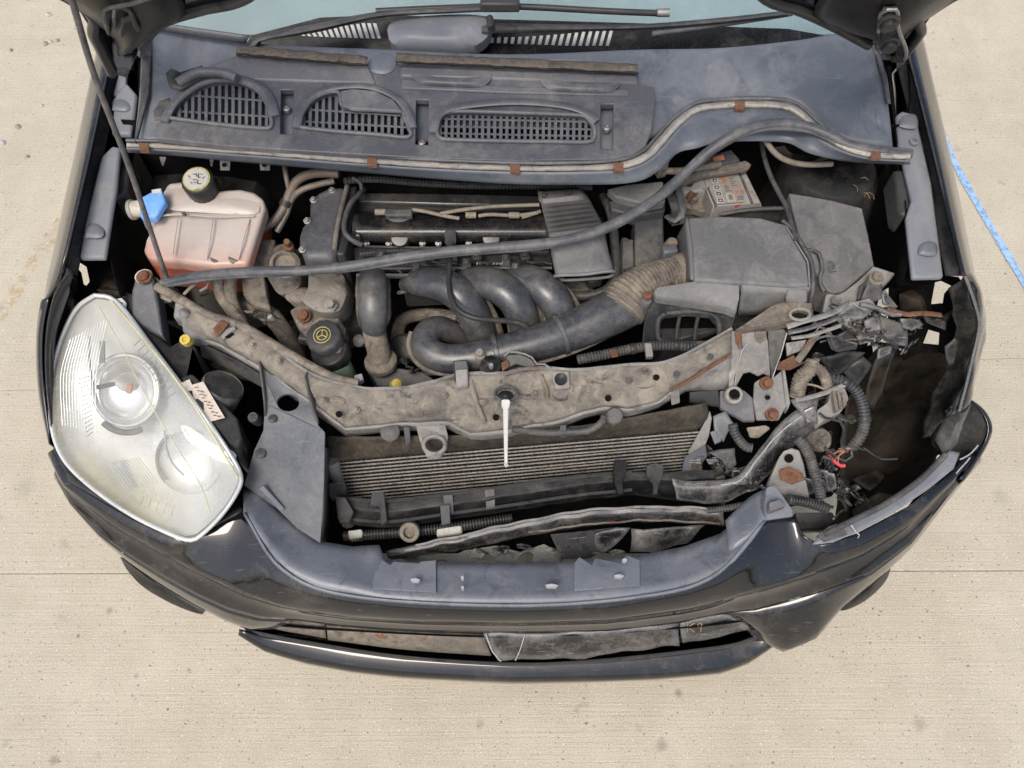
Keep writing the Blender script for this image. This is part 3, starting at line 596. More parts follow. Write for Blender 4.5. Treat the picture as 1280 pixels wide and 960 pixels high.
loft('grille_panel', [[(850, 778, .388), (895, 768, .396), (912, 769, .396)], [(853, 804, .322), (900, 796, .333), (940, 786, .345)]], 14, 'crash', bp_, m=3, solid=.004, crumple=.003, csc=30)
loft('grille_end', [[(318, 776, .38), (360, 775, .38), (405, 781, .372)], [(340, 786, .355), (372, 792, .345), (407, 798, .333)]], 12, 'slamrust', bp_, m=3, solid=.004, crumple=.002)
tube('scratch', [(656, 793, .378), (652, 806, .35), (644, 826, .303)], .0012, 'scrape', bp_, seg=5, jitter=.002); tube('scratch', [(607, 792, .378), (612, 806, .345), (626, 826, .303)], .0016, 'scrape', bp_, seg=5, jitter=.003)
LT = [(299, 786, .30), (331, 794, .272), (384, 802, .262), (440, 811, .256), (502, 820, .252), (640, 829, .248), (746, 825, .25), (820, 818, .254), (900, 808, .26), (947, 795, .268), (968, 800, .272)]
LB = [(299, 792, .285), (331, 812, .245), (384, 826, .235), (440, 836, .23), (502, 843, .227), (640, 850, .224), (746, 848, .226), (820, 845, .228), (900, 838, .233), (935, 826, .24), (966, 806, .262)]
LU = [(304, 794, .25), (335, 814, .205), (386, 829, .195), (441, 839, .19), (503, 846, .187), (640, 853, .184), (745, 851, .186), (820, 848, .188), (898, 841, .193), (933, 829, .2), (962, 809, .23)]
sp = skin('spoiler_lip', [LT, [tuple((a + b) / 2 + (.004 if i == 2 else 0) for i, (a, b) in enumerate(zip(p_, q_))) for p_, q_ in zip(LT, LB)], LB, LU], 'paint', bp_, m=3)
tube('lip_bead', [(315, 790, .282), (384, 803, .268), (502, 821, .258), (640, 830, .254), (746, 826, .256), (900, 809, .266), (945, 797, .272)], .0045, 'black', bp_, seg=6)
# fog lamp recesses peeping below the corners
for pts in ([(150, 696, .34), (180, 706, .33), (220, 728, .33), (250, 750, .325), (256, 768, .32), (222, 758, .30), (182, 736, .30), (160, 714, .31)], [(1116, 703, .36), (1092, 716, .36), (1066, 735, .35), (1050, 763, .34), (1080, 752, .32), (1106, 728, .32)]):
    dome('fog_lamp_recess', [(x, y, z + .05) for x, y, z in pts], .012, 'black', bp_, n=30)
# marks: scrawl in the grille panel, scuff on the left corner
def stroke(name, segs, z, r, mat, parent):
    bm = bmesh.new()
    for s in segs:
        c = resample(VS([(x, y, zz) for x, y, zz in [(p[0], p[1], z if len(p) < 3 else p[2]) for p in s]]), max(2, len(s) * 2)); prev = None
        for i, p in enumerate(c):
            d = (c[min(i + 1, len(c) - 1)] - c[max(i - 1, 0)]).normalized(); a = d.cross(Vector((0, .4, -.9))).normalized() * r; nn = Vector((0, -.5, .86)) * r * .6
            cur = [bm.verts.new(p + a), bm.verts.new(p + nn), bm.verts.new(p - a)]
            if prev:
                for q in range(2): bm.faces.new((prev[q], prev[q + 1], cur[q + 1], cur[q]))
            prev = cur
    return obj(name, bm, mat, parent)
gz = lambda x, y: (x, y, .392 - (y - 776) * .0026)
stroke('crayon_marks', [[gz(860, 776), gz(859, 790)], [gz(868, 779), gz(860, 784), gz(868, 790)], [gz(877, 778), gz(872, 780), gz(873, 784), gz(878, 782), gz(877, 778), gz(876, 790)]], 0, .0010, 'straw', bp_)
stroke('scuff_marks', [[(150, 685, .512), (155, 684, .513), (152, 690, .507), (158, 691, .507)], [(159, 690, .505), (164, 694, .50), (166, 688, .506)]], 0, .0016, 'scrape', bp_)

# ---- opened bonnet: hinged at the back corners, rises out of the top of the frame
BY, BZ, BPH = .965, 1.0, R(60)
def PB(px, py, lift=0.0):
    nb = Vector((0, math.sin(BPH), math.cos(BPH))); o0 = Vector((0, BY, BZ)) + nb * lift; d = ray(px, py)
    return CAM + d * ((o0 - CAM).dot(nb) / d.dot(nb))
def BX(x, t, lift=0.0): return Vector((x, BY - math.cos(BPH) * t + math.sin(BPH) * lift, BZ + math.sin(BPH) * t + math.cos(BPH) * lift))
bon = empty('bonnet', car)
bl_pts = [PB(140, 92), PB(160, 98), PB(175, 60), PB(200, 30), PB(250, 14), PB(305, 0)]
br_pts = [PB(958, 0), PB(1000, 14), PB(1045, 36), PB(1085, 58), PB(1118, 72), PB(1132, 70)]
mid = [BX(-.25, .47), BX(0, .50), BX(.25, .47)]
rear = bl_pts + mid + br_pts
tl, tr_ = PB(88, -2), PB(1176, 4)
front = [PB(1150, 42), tr_, BX(.80, .62), BX(.74, .95), BX(.5, 1.04), BX(0, 1.08), BX(-.5, 1.04), BX(-.74, .95), BX(-.80, .62), tl, PB(118, 45)]
slab('bonnet_skin', rear + front, .006, 'paint', bon, down=(0, math.sin(BPH), math.cos(BPH)), bevel=.002)
# inner frame: pressed ribs on the underside and the rolled rim
tube('bonnet_rim', [PB(140, 92, -.004), PB(118, 47, -.004), PB(90, 0, -.004), BX(-.80, .62, -.004)], .009, 'black', bon, seg=8)
tube('bonnet_rim', [PB(1128, 72, -.004), PB(1150, 42, -.004), PB(1174, 4, -.004), BX(.80, .62, -.004)], .009, 'black', bon, seg=8)
tube('bonnet_rim', [PB(176, 58, -.004), PB(201, 30, -.004), PB(252, 13, -.004), PB(306, -1, -.004), BX(-.25, .47, -.004), BX(0, .5, -.004), BX(.25, .47, -.004), PB(957, -1, -.004), PB(1001, 14, -.004), PB(1046, 35, -.004), PB(1086, 57, -.004)], .008, 'black', bon, seg=8)
loft('inner_frame', [[PB(150, 70, -.006), PB(125, 30, -.006), BX(-.72, .62, -.006)], [PB(160, 66, -.035), PB(140, 24, -.035), BX(-.66, .62, -.035)], [PB(178, 50, -.035), PB(190, 10, -.035), BX(-.55, .62, -.035)], [PB(190, 38, -.006), PB(230, 6, -.006), BX(-.48, .62, -.006)]], 14, 'black', bon, m=3)
loft('inner_frame', [[PB(1120, 62, -.006), PB(1150, 28, -.006), BX(.72, .62, -.006)], [PB(1112, 55, -.035), PB(1130, 18, -.035), BX(.66, .62, -.035)], [PB(1085, 45, -.035), PB(1070, 8, -.035), BX(.55, .62, -.035)], [PB(1060, 38, -.006), PB(1020, 6, -.006), BX(.48, .62, -.006)]], 14, 'black', bon, m=3)
tube('washer_hose', [PB(196, -6, -.05), PB(168, 4, -.05), PB(148, 8, -.05), PB(131, 14, -.05), PB(134, 34, -.05), (140, 52, 1.02), (152, 70, .98), (165, 82, .95), (170, 98, .90)], .0034, 'grey', bon, seg=8)
tube('washer_hose', [PB(170, 30, -.04), PB(160, 12, -.05), PB(144, 10, -.05), PB(143, 30, -.05), (144, 50, 1.02), (152, 66, .99)], .003, 'grey', bon, seg=8)
# hinges
hl = empty('bonnet_hinge', car)
scrap('hinge_arm', [PB(152, 22, -.045), PB(166, 16, -.045), PB(176, 34, -.045), (166, 62, 1.0), (156, 64, 1.0), PB(148, 40, -.045)], 'black', hl, amp=.002, seed=1, solid=.005)
slab('hinge_foot', [(163, 48, .995), (184, 40, .995), (192, 48, .99), (190, 55, .99), (172, 56, .985)], .012, 'grey', hl)
bolt(158, 26, 1.15, .012, 'black', hl); bolt(160, 42, 1.08, .012, 'black', hl)
hr = empty('bonnet_hinge', car)
slab('hinge_arm', [PB(1103, 13, -.05), PB(1122, 12, -.05), PB(1123, 36, -.05), PB(1133, 66, -.05), (1127, 78, 1.01), (1114, 78, 1.01), PB(1101, 62, -.05), PB(1097, 38, -.05)], .006, 'valve', hr, down=(0, .86, .5), bevel=.002)
tube('hinge_edge', [PB(1098, 40, -.053), PB(1100, 20, -.053), PB(1106, 13, -.053), PB(1121, 13, -.053), PB(1123, 36, -.053), PB(1133, 66, -.053), (1126, 82, .99), (1116, 92, .95), (1118, 115, .93), (1118, 145, .92)], .0028, 'steel', hr, seg=6)
for p in (PB(1111, 29, -.06), PB(1112, 56, -.06)): lathe('hinge_bolt', p, [(.016, -.006), (.016, .001), (.011, .002), (.010, .009)], 'black', hr, axis=(0, -.86, -.3), seg=10)
tube('hinge_spring', [PB(1092, 58, -.03), PB(1096, 66, -.03), PB(1101, 65, -.03), PB(1098, 58, -.03)], .003, 'steel', hr, seg=6)
loft('hinge_well', [[(1108, 84, .99), (1114, 130, .96), (1120, 180, .94)], [(1120, 80, .88), (1122, 130, .86), (1124, 180, .84)], [(1136, 80, .98), (1138, 130, .95), (1126, 176, .93)]], 10, 'under', hr, m=3)
loft('hinge_well', [[(176, 62, .99), (174, 110, .96), (166, 175, .93)], [(165, 62, .88), (166, 110, .86), (160, 172, .84)], [(152, 82, .97), (160, 108, .95), (158, 168, .92)]], 10, 'under', hl, m=3)
# prop rod, from the left end of the front panel up to the bonnet
pr = tube('prop_rod', [(218, 366, .775), (212, 356, .80), (204, 335, .835), (160, 205, 1.07), (120, 100, 1.23), (90, 0, 1.36), (84, -20, 1.385)], .0048, 'rod', car, seg=10, n=60)
lathe('rod_socket', (218, 368, .765), [(.011, -.01), (.011, .006), (.007, .012)], 'black', pr, seg=14)

# ---- windscreen, its black border, scuttle
ws = empty('windscreen', car)
def WS(px, py, off=0.0):            # the screen plane: leans back 32 degrees from its foot
    a = R(32); nn = Vector((0, -math.sin(a), math.cos(a))); o0 = Vector((0, 1.10, 1.0)) + nn * off; d = ray(px, py)
    return CAM + d * ((o0 - CAM).dot(nn) / d.dot(nn))
def WX(x, t, off=0.0):
    a = R(32); return Vector((x, 1.10 + math.cos(a) * t - math.sin(a) * off, 1.0 + math.sin(a) * t + math.cos(a) * off))
slab('screen_glass', [WX(-.74, .62), WX(.74, .62), WX(.80, -.04), WX(.5, -.05), WX(0, -.07), WX(-.5, -.05), WX(-.80, -.04)], .005, 'glass', ws, down=(0, .53, -.85), bevel=0)
slab('screen_border', [WS(300, 64, .0035), WS(315, 44, .0035), WS(400, 22, .0035), WS(480, 18, .0035), WS(620, 24, .0035), WS(800, 29, .0035), WS(900, 33, .0035), WS(985, 36, .0035), WS(1030, 44, .0035), WS(1060, 70, .0035), WS(640, 80, .0035)], .004, 'dark_glass', ws, down=(0, .53, -.85), bevel=0)
slab('screen_backing', [WX(-.85, .02, -.03), WX(.85, .02, -.03), WX(.8, .55, -.12), WX(-.8, .55, -.12)], .02, 'backing', ws, down=(0, .53, -.85), bevel=0)  # plain pale sheet behind the glass, gives the screen its pale tone
def bars(x0, x1, nb, ytop, ybot, lean):
    for i in range(nb):
        f = i / (nb - 1); x = x0 + (x1 - x0) * f; yt, yb = ytop(f), ybot(f)
        slab('white_bar', [WS(x + lean(f), yt, .006), WS(x + lean(f) + 4.2, yt, .006), WS(x + 4.2, yb, .006), WS(x, yb, .006)], .002, 'white', ws, down=(0, .53, -.85), bevel=0)  # row of thin white bars laid just above the black border
bars(378, 472, 14, lambda f: 41 - 13 * min(1, f * 1.2) + 1 * f, lambda f: 45 + 5 * f - 2 * f * f, lambda f: -4 - 2 * f)
bars(604, 757, 19, lambda f: 47 - 12 * f * f, lambda f: 53 + 4 * min(1, f * 1.5), lambda f: 6 * f)
# wipers
wi = empty('windscreen_wiper', car)
loft('wiper_arm', [[(306, 60, 1.035), (318, 46, 1.045), (390, 30, 1.055), (470, 15, 1.065), (560, 9, 1.07), (640, 5, 1.075)], [(312, 62, 1.05), (325, 49, 1.06), (395, 35, 1.07), (475, 18, 1.078), (560, 13, 1.082), (640, 9, 1.085)], [(320, 64, 1.035), (330, 52, 1.045), (398, 40, 1.055), (478, 22, 1.065), (560, 17, 1.07), (640, 13, 1.073)]], 26, 'grey', wi, m=2, solid=.004)
tube('wiper_blade', [(470, 14, 1.06), (560, 10, 1.065), (640, 8, 1.068), (760, 14, 1.065), (835, 17, 1.06)], .006, 'black', wi, seg=8)
box('blade_clip', (625, 6, 1.085), (.075, .022, .02), 'black', wi, bevel=.004); lathe('blade_end', (829, 16, 1.062), [(.008, -.012), (.008, .012)], 'steel', wi, axis=(1, 0, 0), seg=10)
wi2 = empty('windscreen_wiper', car)
loft('wiper_arm', [[(602, 28, 1.05), (700, 30, 1.055), (800, 30, 1.055), (900, 22, 1.06), (985, 13, 1.065)], [(602, 36, 1.058), (700, 36, 1.062), (800, 34, 1.062), (900, 26, 1.066), (985, 16, 1.07)], [(602, 42, 1.05), (700, 40, 1.055), (800, 37, 1.055), (900, 30, 1.058), (985, 20, 1.062)]], 22, 'grey', wi2, m=2, solid=.004)
tube('wiper_blade', [(815, 42, 1.045), (880, 33, 1.05), (960, 21, 1.058), (990, 16, 1.06)], .006, 'cowl', wi2, seg=8)
dome('wiper_cap', [(484, 38, 1.04), (490, 27, 1.045), (520, 22, 1.05), (570, 19, 1.052), (605, 20, 1.052), (614, 25, 1.05), (612, 42, 1.045), (596, 56, 1.035), (570, 62, 1.03), (520, 61, 1.03), (490, 54, 1.034)], .018, 'paint_in', wi2, power=5, skirt=.03, n=44)
tube('cap_hinge', [(612, 22, 1.068), (614, 36, 1.064)], .007, 'black', wi2, seg=8)

# ================================================================== cowl panels below the windscreen
def zc(y): return .962 + (190 - y) * .0005
def C(ps, dz=0.0): return [(x, y, zc(y) + dz) for x, y in ps]
sc = empty('scuttle_panel', car)
# wide smooth panel running the whole width
loft('scuttle_skin', [C([(178, 30), (195, 24), (300, 52), (480, 62), (640, 68), (800, 62), (900, 60), (1000, 50), (1050, 42), (1092, 58)], .012),
                      C([(176, 75), (230, 90), (330, 100), (480, 100), (640, 100), (800, 100), (900, 98), (1000, 92), (1050, 85), (1102, 92)], .004),
                      C([(174, 120), (230, 140), (330, 140), (480, 140), (640, 140), (800, 130), (870, 112), (960, 110), (1030, 125), (1110, 130)], .0),
                      C([(168, 178), (280, 184), (400, 190), (520, 198), (640, 200), (770, 196), (880, 130), (985, 126), (1045, 172), (1116, 184)], -.006)], 60, 'cowl_dark', sc, m=6, smooth=60)
loft('scuttle_edge', [C([(180, 36), (178, 75), (176, 120), (168, 178)], .006), C([(190, 36), (187, 75), (184, 118)], .010)], 12, 'grey', sc, m=2, solid=.006)
loft('scuttle_edge', [C([(1092, 58), (1102, 92), (1110, 130)], .006), C([(1096, 58), (1108, 92), (1114, 130)], .012)], 12, 'grey', sc, m=2, solid=.006)
# pale strip on the left between scuttle and glass
loft('screen_trim', [C([(190, 26), (240, 34), (312, 44)], .03), C([(188, 34), (240, 44), (308, 54)], .02)], 12, 'cowl', sc, m=2, solid=.004)

cw = empty('cowl_cover', car, label='grey plastic cover with three slatted air vents')
v1 = [(210, 147), (220, 131), (232, 119), (246, 109), (265, 102), (285, 101), (304, 104), (322, 113), (331, 125), (337, 140), (339, 158), (325, 160), (279, 156), (240, 151)]
v2 = [(374, 159), (378, 142), (388, 127), (400, 119), (411, 115.5), (424, 116), (427, 131), (438, 135), (497, 138), (505, 146), (510, 158), (511, 171), (470, 168), (420, 164)]
v3 = [(545, 160), (549, 148), (558, 141), (572, 139), (650, 141), (722, 144), (735, 149), (742, 158), (743, 168), (737, 177), (690, 177), (620, 176), (556, 174), (548, 170)]
slots = [[(351, 112), (367, 112), (366, 168), (350, 167)], [(520, 124), (536, 125), (535, 181), (519, 180)], [(751, 130), (767, 130), (766, 187), (750, 186)]]
outer = [(193, 155), (204, 150), (212, 132), (232, 112), (262, 96), (262, 80), (300, 70), (455, 78), (470, 84), (490, 84), (497, 80), (797, 90), (799, 105), (818, 109), (819, 125), (814, 165), (806, 182), (790, 193), (760, 199), (640, 201), (520, 197), (400, 190), (280, 182), (195, 172)]
slab('cover_panel', C(outer, .018), .012, 'cowl', cw, holes=[C(v, .018) for v in (v1, v2, v3)] + [C(s, .018) for s in slots], bevel=.0015)
slab('vent_floor', C([(205, 160), (225, 110), (260, 98), (330, 106), (345, 162), (372, 165), (380, 130), (410, 112), (510, 136), (515, 175), (545, 178), (545, 140), (570, 135), (740, 142), (748, 182), (640, 192), (400, 182)], -.002), .004, 'under', cw, bevel=0)
for v, s in ((v1, 1), (v2, 1), (v3, 1)):
    tube('vent_rim', C(v + [v[0]], .020), .0042, 'cowl', cw, seg=8, n=70)
# hoods arching over the vents
tube('vent_hood', C([(205, 152), (212, 136), (226, 118), (246, 104), (268, 97), (300, 98), (326, 108), (338, 124), (344, 145)], .022), .0085, 'cowl', cw, seg=10, flat=.38)
tube('vent_hood', C([(370, 160), (374, 140), (386, 123), (404, 112), (440, 107), (470, 110), (496, 122), (510, 140), (516, 160)], .022), .0075, 'cowl', cw, seg=10, flat=.38)
slab('vent_lid', C([(425, 113), (440, 110), (470, 113), (492, 124), (503, 139), (440, 136), (428, 132)], .026), .008, 'cowl', cw, bevel=.003)
tube('vent_hood', C([(542, 166), (545, 150), (554, 139), (580, 132), (640, 127), (700, 131), (732, 140), (746, 152)], .022), .0085, 'cowl', cw, seg=10, flat=.38)
def poly_span(poly, x):
    ys = []
    for (x0, y0), (x1, y1) in zip(poly, poly[1:] + poly[:1]):
        if (x0 - x) * (x1 - x) < 0: ys.append(y0 + (y1 - y0) * (x - x0) / (x1 - x0))
    return (min(ys), max(ys)) if len(ys) >= 2 else None
def vspan(poly, y):
    xs = []
    for (x0, y0), (x1, y1) in zip(poly, poly[1:] + poly[:1]):
        if (y0 - y) * (y1 - y) < 0: xs.append(x0 + (x1 - x0) * (y - y0) / (y1 - y0))
    return (min(xs), max(xs)) if len(xs) >= 2 else None
for v, pitch, rows in ((v1, 8.4, (.36, .70)), (v2, 8.2, (.45, .72)), (v3, 7.6, (.30, .55, .78))):
    x0, x1 = min(p[0] for p in v), max(p[0] for p in v); x = x0 + pitch * .7
    while x < x1 - 2:
        sp_ = poly_span(v, x)
        if sp_ and sp_[1] - sp_[0] > 5:
            a, b = sp_
            slab('vent_slat', [(x - 1.9, a - 1, zc(a) + .012), (x + 1.9, a - 1, zc(a) + .012), (x + 1.4, b + 1, zc(b) + .014), (x - 2.4, b + 1, zc(b) + .014)], .012, 'cowl', cw, bevel=0)
        x += pitch
    ya, yb = min(p[1] for p in v), max(p[1] for p in v)
    for f in rows:
        y = ya + (yb - ya) * f; hs = vspan(v, y); drift = (x1 - x0) * .055 if v is not v3 else 4
        if hs: tube('vent_crossbar', [(hs[0] - 1, y - drift / 2, zc(y) + .011), (hs[1] + 1, y + drift / 2, zc(y) + .011)], .0022, 'cowl', cw, seg=6, n=3)
for i, s in enumerate(slots):
    slab('recess_floor', C(s, -.004 if i else 0.0), .004, 'cowl_dark', cw, bevel=0)
    x = sum(p[0] for p in s) / 4; y = (134, 176, 158)[i]
    lathe('recess_screw', (x, y + 3, zc(y) + .004), [(.0075, -.004), (.0075, .003), (.004, .005), (.003, .003)], 'steel', cw, seg=12)
# foam strips and pressed lips
for a, b in (((295, 56), (459, 70)), ((495, 66), (797, 80))):
    n = 14; f0 = [(a[0] + (b[0] - a[0]) * i / n, a[1] + (b[1] - a[1]) * i / n) for i in range(n + 1)]
    loft('foam_strip', [C(f0, .030), C([(x, y + 4) for x, y in f0], .036), C([(x, y + 10) for x, y in f0], .036), C([(x, y + 13) for x, y in f0], .022)], 40, 'foam', cw, m=2, crumple=.0025, csc=70, cross='lin')
slab('foam_ledge', C([(262, 82), (297, 68), (460, 80), (470, 104), (262, 98)], .021), .01, 'cowl', cw, bevel=.004)
slab('foam_ledge', C([(500, 82), (796, 93), (798, 104), (500, 95)], .021), .01, 'cowl', cw, bevel=.004)
dome('drain_dimple', C([(462, 74), (478, 66), (493, 72), (494, 84), (484, 92), (468, 91), (460, 84)], .019), .003, 'cowl_dark', cw, n=24, power=4)
for x0, y0, x1 in ((513, 91, 615), (674, 98, 776)):
    ms = (x0 + x1) / 2
    dome('pressed_lip', C([(x0, y0 + 1), (x0 + 14, y0 + 4), (ms, y0 + 7), (x1 - 14, y0 + 7), (x1, y0 + 5), (x1 - 6, y0 + 14), (x1 - 16, y0 + 18), (ms, y0 + 17.5), (x0 + 16, y0 + 15), (x0 + 5, y0 + 9)], .022), .007, 'cowl', cw, power=5, n=36)
slab('pressed_step', C([(502, 98), (520, 100), (640, 108), (785, 112), (787, 119), (640, 116), (502, 110)], .021), .006, 'cowl', cw, bevel=.002)
scrap('torn_tab', C([(206, 94), (214, 88), (226, 92), (240, 86), (252, 80), (258, 94), (240, 104), (224, 112), (214, 110)], .03), 'black', cw, amp=.006, seed=8)
scrap('torn_tab', C([(192, 140), (200, 126), (212, 122), (214, 140), (204, 150), (194, 152)], .022), 'grey', cw, amp=.005, seed=9)
tube('torn_tube', C([(222, 104), (240, 94), (256, 90), (280, 92), (296, 98)], .034), .009, 'cowl', cw, seg=8)

# ---- flange with the seal channel and the dark front face under it
fl = empty('cowl_flange', car)
ftop = [(158, 178), (220, 179), (280, 183), (360, 189), (450, 196), (540, 202), (640, 206), (720, 206), (775, 202), (802, 192), (820, 174), (838, 154), (858, 138), (880, 129), (930, 126), (978, 127), (1000, 134), (1020, 152), (1046, 172), (1085, 186), (1138, 190)]
fmid = [(158, 184), (220, 187), (280, 191), (360, 197), (450, 204), (540, 210), (640, 214), (722, 214), (780, 211), (810, 200), (829, 182), (846, 162), (864, 146), (884, 138), (930, 135), (974, 137), (994, 144), (1014, 162), (1042, 182), (1082, 196), (1138, 200)]
fbot = [(160, 189), (220, 193), (280, 199), (360, 206), (450, 214), (540, 222), (640, 229), (722, 230), (790, 228), (822, 214), (846, 192), (870, 186), (890, 180), (920, 177), (960, 177), (985, 179), (1000, 186), (1012, 192), (1040, 198), (1080, 202), (1138, 204)]
def rel(ps, dz): return [(x, y, .966 + (x > 820) * min(1, (x - 820) / 60) * .02 + dz) for x, y in ps]
tube('flange_bead', rel([(x, y - 2.5) for x, y in ftop], .006), .0034, 'rubber', fl, seg=8, n=140)
loft('flange_channel', [rel(ftop, .000), rel([((a + c) / 2, (b + d) / 2) for (a, b), (c, d) in zip(ftop, fmid)], .006), rel(fmid, -.002)], 150, 'flange', fl, m=3, crumple=.0012, csc=50)
loft('flange_face', [rel(fmid, -.004), rel(fbot, -.03)], 150, 'cowl_dark', fl, m=4)
for x, y in ((180, 182.5), (465, 201), (644, 209), (773, 207), (925, 130.5), (1095, 192)):
    z = rel([(x, y)], .004)[0][2]
    slab('rusty_clip', [(x - 6.5, y - 4.5, z + .003), (x + 6.5, y - 4, z + .003), (x + 6, y + 5.5, z + .001), (x - 6, y + 5, z + .001)], .008, 'rust', fl, bevel=.001)
for x, y, h in ((203, 196, 10), (281, 190, 22), (331, 194, 18), (264, 190, 17)):
    slab('flange_tab', [(x - (7 if h > 17 else 4), y, .945), (x + (7 if h > 17 else 4), y, .945), (x + (6 if h > 17 else 1), y + h, .90), (x - (6 if h > 17 else 1), y + h, .90)], .003, 'bracket', fl, bevel=.001)
for x in (281, 331): lathe('tab_hole', (x, 206, .918), [(.004, 0), (.004, .006)], 'under', fl, axis=(0, -.8, .6), seg=10)
for x in (630, 646): slab('face_slot', [(x - 2, 217, .955), (x + 2, 217, .955), (x + 2, 229, .932), (x - 2, 229, .932)], .004, 'under', fl, bevel=0)

# ---- the loose rubber seal that has been pulled off and lies across the bay
seal = tube('rubber_seal_strip', [(203, 354, .80), (232, 347, .815), (275, 342, .845), (330, 339, .865), (380, 338, .872), (440, 332, .88), (500, 322, .885), (560, 314, .888), (620, 309, .89), (680, 304, .893), (720, 297, .897), (760, 283, .905), (800, 262, .915), (830, 241, .925), (856, 217, .94), (885, 190, .965), (915, 170, .99), (945, 158, 1.0), (978, 154, 1.0), (1010, 158, .998), (1036, 168, .995), (1062, 181, .99), (1095, 188, .988), (1139, 192, .985)], .0098, 'rubber', None, seg=12, n=170, flat=.85)
tag(seal, 'long loose black rubber seal strip lying across the engine bay', 'rubber seal')
tube('seal_lip', [(203, 358, .797), (275, 347, .84), (330, 344, .86), (440, 337, .875), (560, 319, .882), (680, 309, .887), (760, 288, .90), (830, 246, .92), (885, 195, .96), (945, 164, .995), (1010, 164, .993), (1062, 186, .985), (1139, 196, .98)], .0042, 'rubber', seal, seg=8, n=150)

# ================================================================== left headlight
hd = empty('headlight', car, label='large yellowed clear headlight unit with bare rear housing')
out = [(118, 369, .80), (138, 372, .80), (156, 388, .79), (180, 420, .78), (212, 462, .765), (250, 512, .745), (284, 562, .715), (301, 594, .69), (296, 616, .665), (276, 645, .64), (250, 670, .615), (236, 675, .61), (212, 667, .61), (165, 644, .61), (118, 612, .615), (84, 580, .625), (68, 548, .64), (63, 510, .66), (66, 465, .69), (78, 420, .73), (96, 385, .77)]
cen = (178, 530, .70)
def shrink(ps, k, dz, c=cen): return [(c[0] + (x - c[0]) * k, c[1] + (y - c[1]) * k, z + dz) for x, y, z in ps]
dome('lens', out, .035, 'lens', hd, rings=8, power=2.6, n=60, nrm=(-.15, -.45, .88), smooth=70)
# rim that carries the lens, and the housing shell
tube('lens_rim', out + [out[0]], .0042, 'bezel', hd, seg=8, n=120)
loft('housing', [out + [out[0]], shrink(out + [out[0]], .97, -.05), shrink(out + [out[0]], .85, -.13)], 70, 'black', hd, m=3, solid=.003)
dome('bezel', shrink(out, .97, -.012), -.055, 'bezel', hd, rings=7, power=3.0, n=60)
# main lamp: projector bowl with ring, shutter and bulb cover
def bowl(name, cx, cy, z, r, depth, mat, parent, ax):
    n = 10; prof = [(r * math.sin(math.pi / 2 * i / n) + .001, depth * (1 - math.cos(math.pi / 2 * i / n)) - depth) for i in range(n + 1)]
    c = V((cx, cy, z)); q = Vector(ax).normalized().to_track_quat('Z', 'Y'); bm = bmesh.new(); rings = []; sg = 40
    for rr2, h in prof: rings.append([bm.verts.new(c + q @ Vector((math.cos(2 * math.pi * i / sg) * rr2, math.sin(2 * math.pi * i / sg) * rr2, h))) for i in range(sg)])
    for u, v in zip(rings, rings[1:]):
        for i in range(sg): bm.faces.new((u[i], u[(i + 1) % sg], v[(i + 1) % sg], v[i]))
    return obj(name, bm, mat, parent, smooth=60)
ax1 = (-.12, -.50, .80)
bowl('reflector_bowl', 157, 488, .705, .066, .035, 'chrome', hd, ax1)
def ring3(name, cx, cy, z, r, rt, mat, ax, a0=0, a1=360):
    c = V((cx, cy, z)); q = Vector(ax).normalized().to_track_quat('Z', 'Y')
    return tube(name, [c + q @ Vector((math.cos(R(a)) * r, math.sin(R(a)) * r, 0)) for a in [a0 + (a1 - a0) * i / 24 for i in range(25)]], rt, mat, hd, seg=8, n=60)
ring3('lamp_ring', 157, 488, .708, .068, .0030, 'bezel', ax1); ring3('lamp_seam', 157, 488, .706, .0715, .0012, 'paint_in', ax1)
ring3('lamp_shade_ring', 158, 494, .700, .072, .0065, 'grey', ax1, 240, 305)
dome('bulb_cover', ring_px(160, 478, 15, 13, .71, 14), .028, 'white', hd, n=20, nrm=ax1)
box('bulb_clip', (133, 482, .712), (.034, .008, .006), 'black', hd, rz=.25, bevel=.001); box('bulb_clip', (162, 486, .735), (.010, .020, .006), 'print_orange', hd, rz=.1, bevel=.001)
bowl('reflector_bowl', 236, 578, .655, .060, .022, 'bezel', hd, (.05, -.55, .8))
ring3('lamp_shade_ring', 234, 574, .656, .056, .0035, 'cowl', (.05, -.55, .8), 120, 220)
for i in range(10):
    f = i / 9; tube('reflector_step', [(176 + 44 * f, 424 + 66 * f, .775 - .035 * f), (168 + 40 * f, 432 + 66 * f, .765 - .035 * f)], .0011, 'paint_in', hd, seg=5, n=4)
for i in range(14):
    f = i / 13; tube('reflector_step', [(112 + 4 * f, 470 + 70 * f, .70 - .045 * f), (98 + 10 * f, 474 + 72 * f, .71 - .045 * f)], .0008, 'paint_in', hd, seg=5, n=4)
box('reflector_plate', (128, 440, .76), (.010, .05, .004), 'paint_in', hd, rz=.25, bevel=.001)
tube('reflector_edge', [(112, 420, .765), (112, 450, .75), (116, 480, .725), (122, 505, .705)], .0022, 'paint_in', hd, seg=6)
tube('reflector_edge', [(206, 538, .71), (208, 560, .69), (216, 580, .675), (230, 594, .665)], .0022, 'paint_in', hd, seg=6)
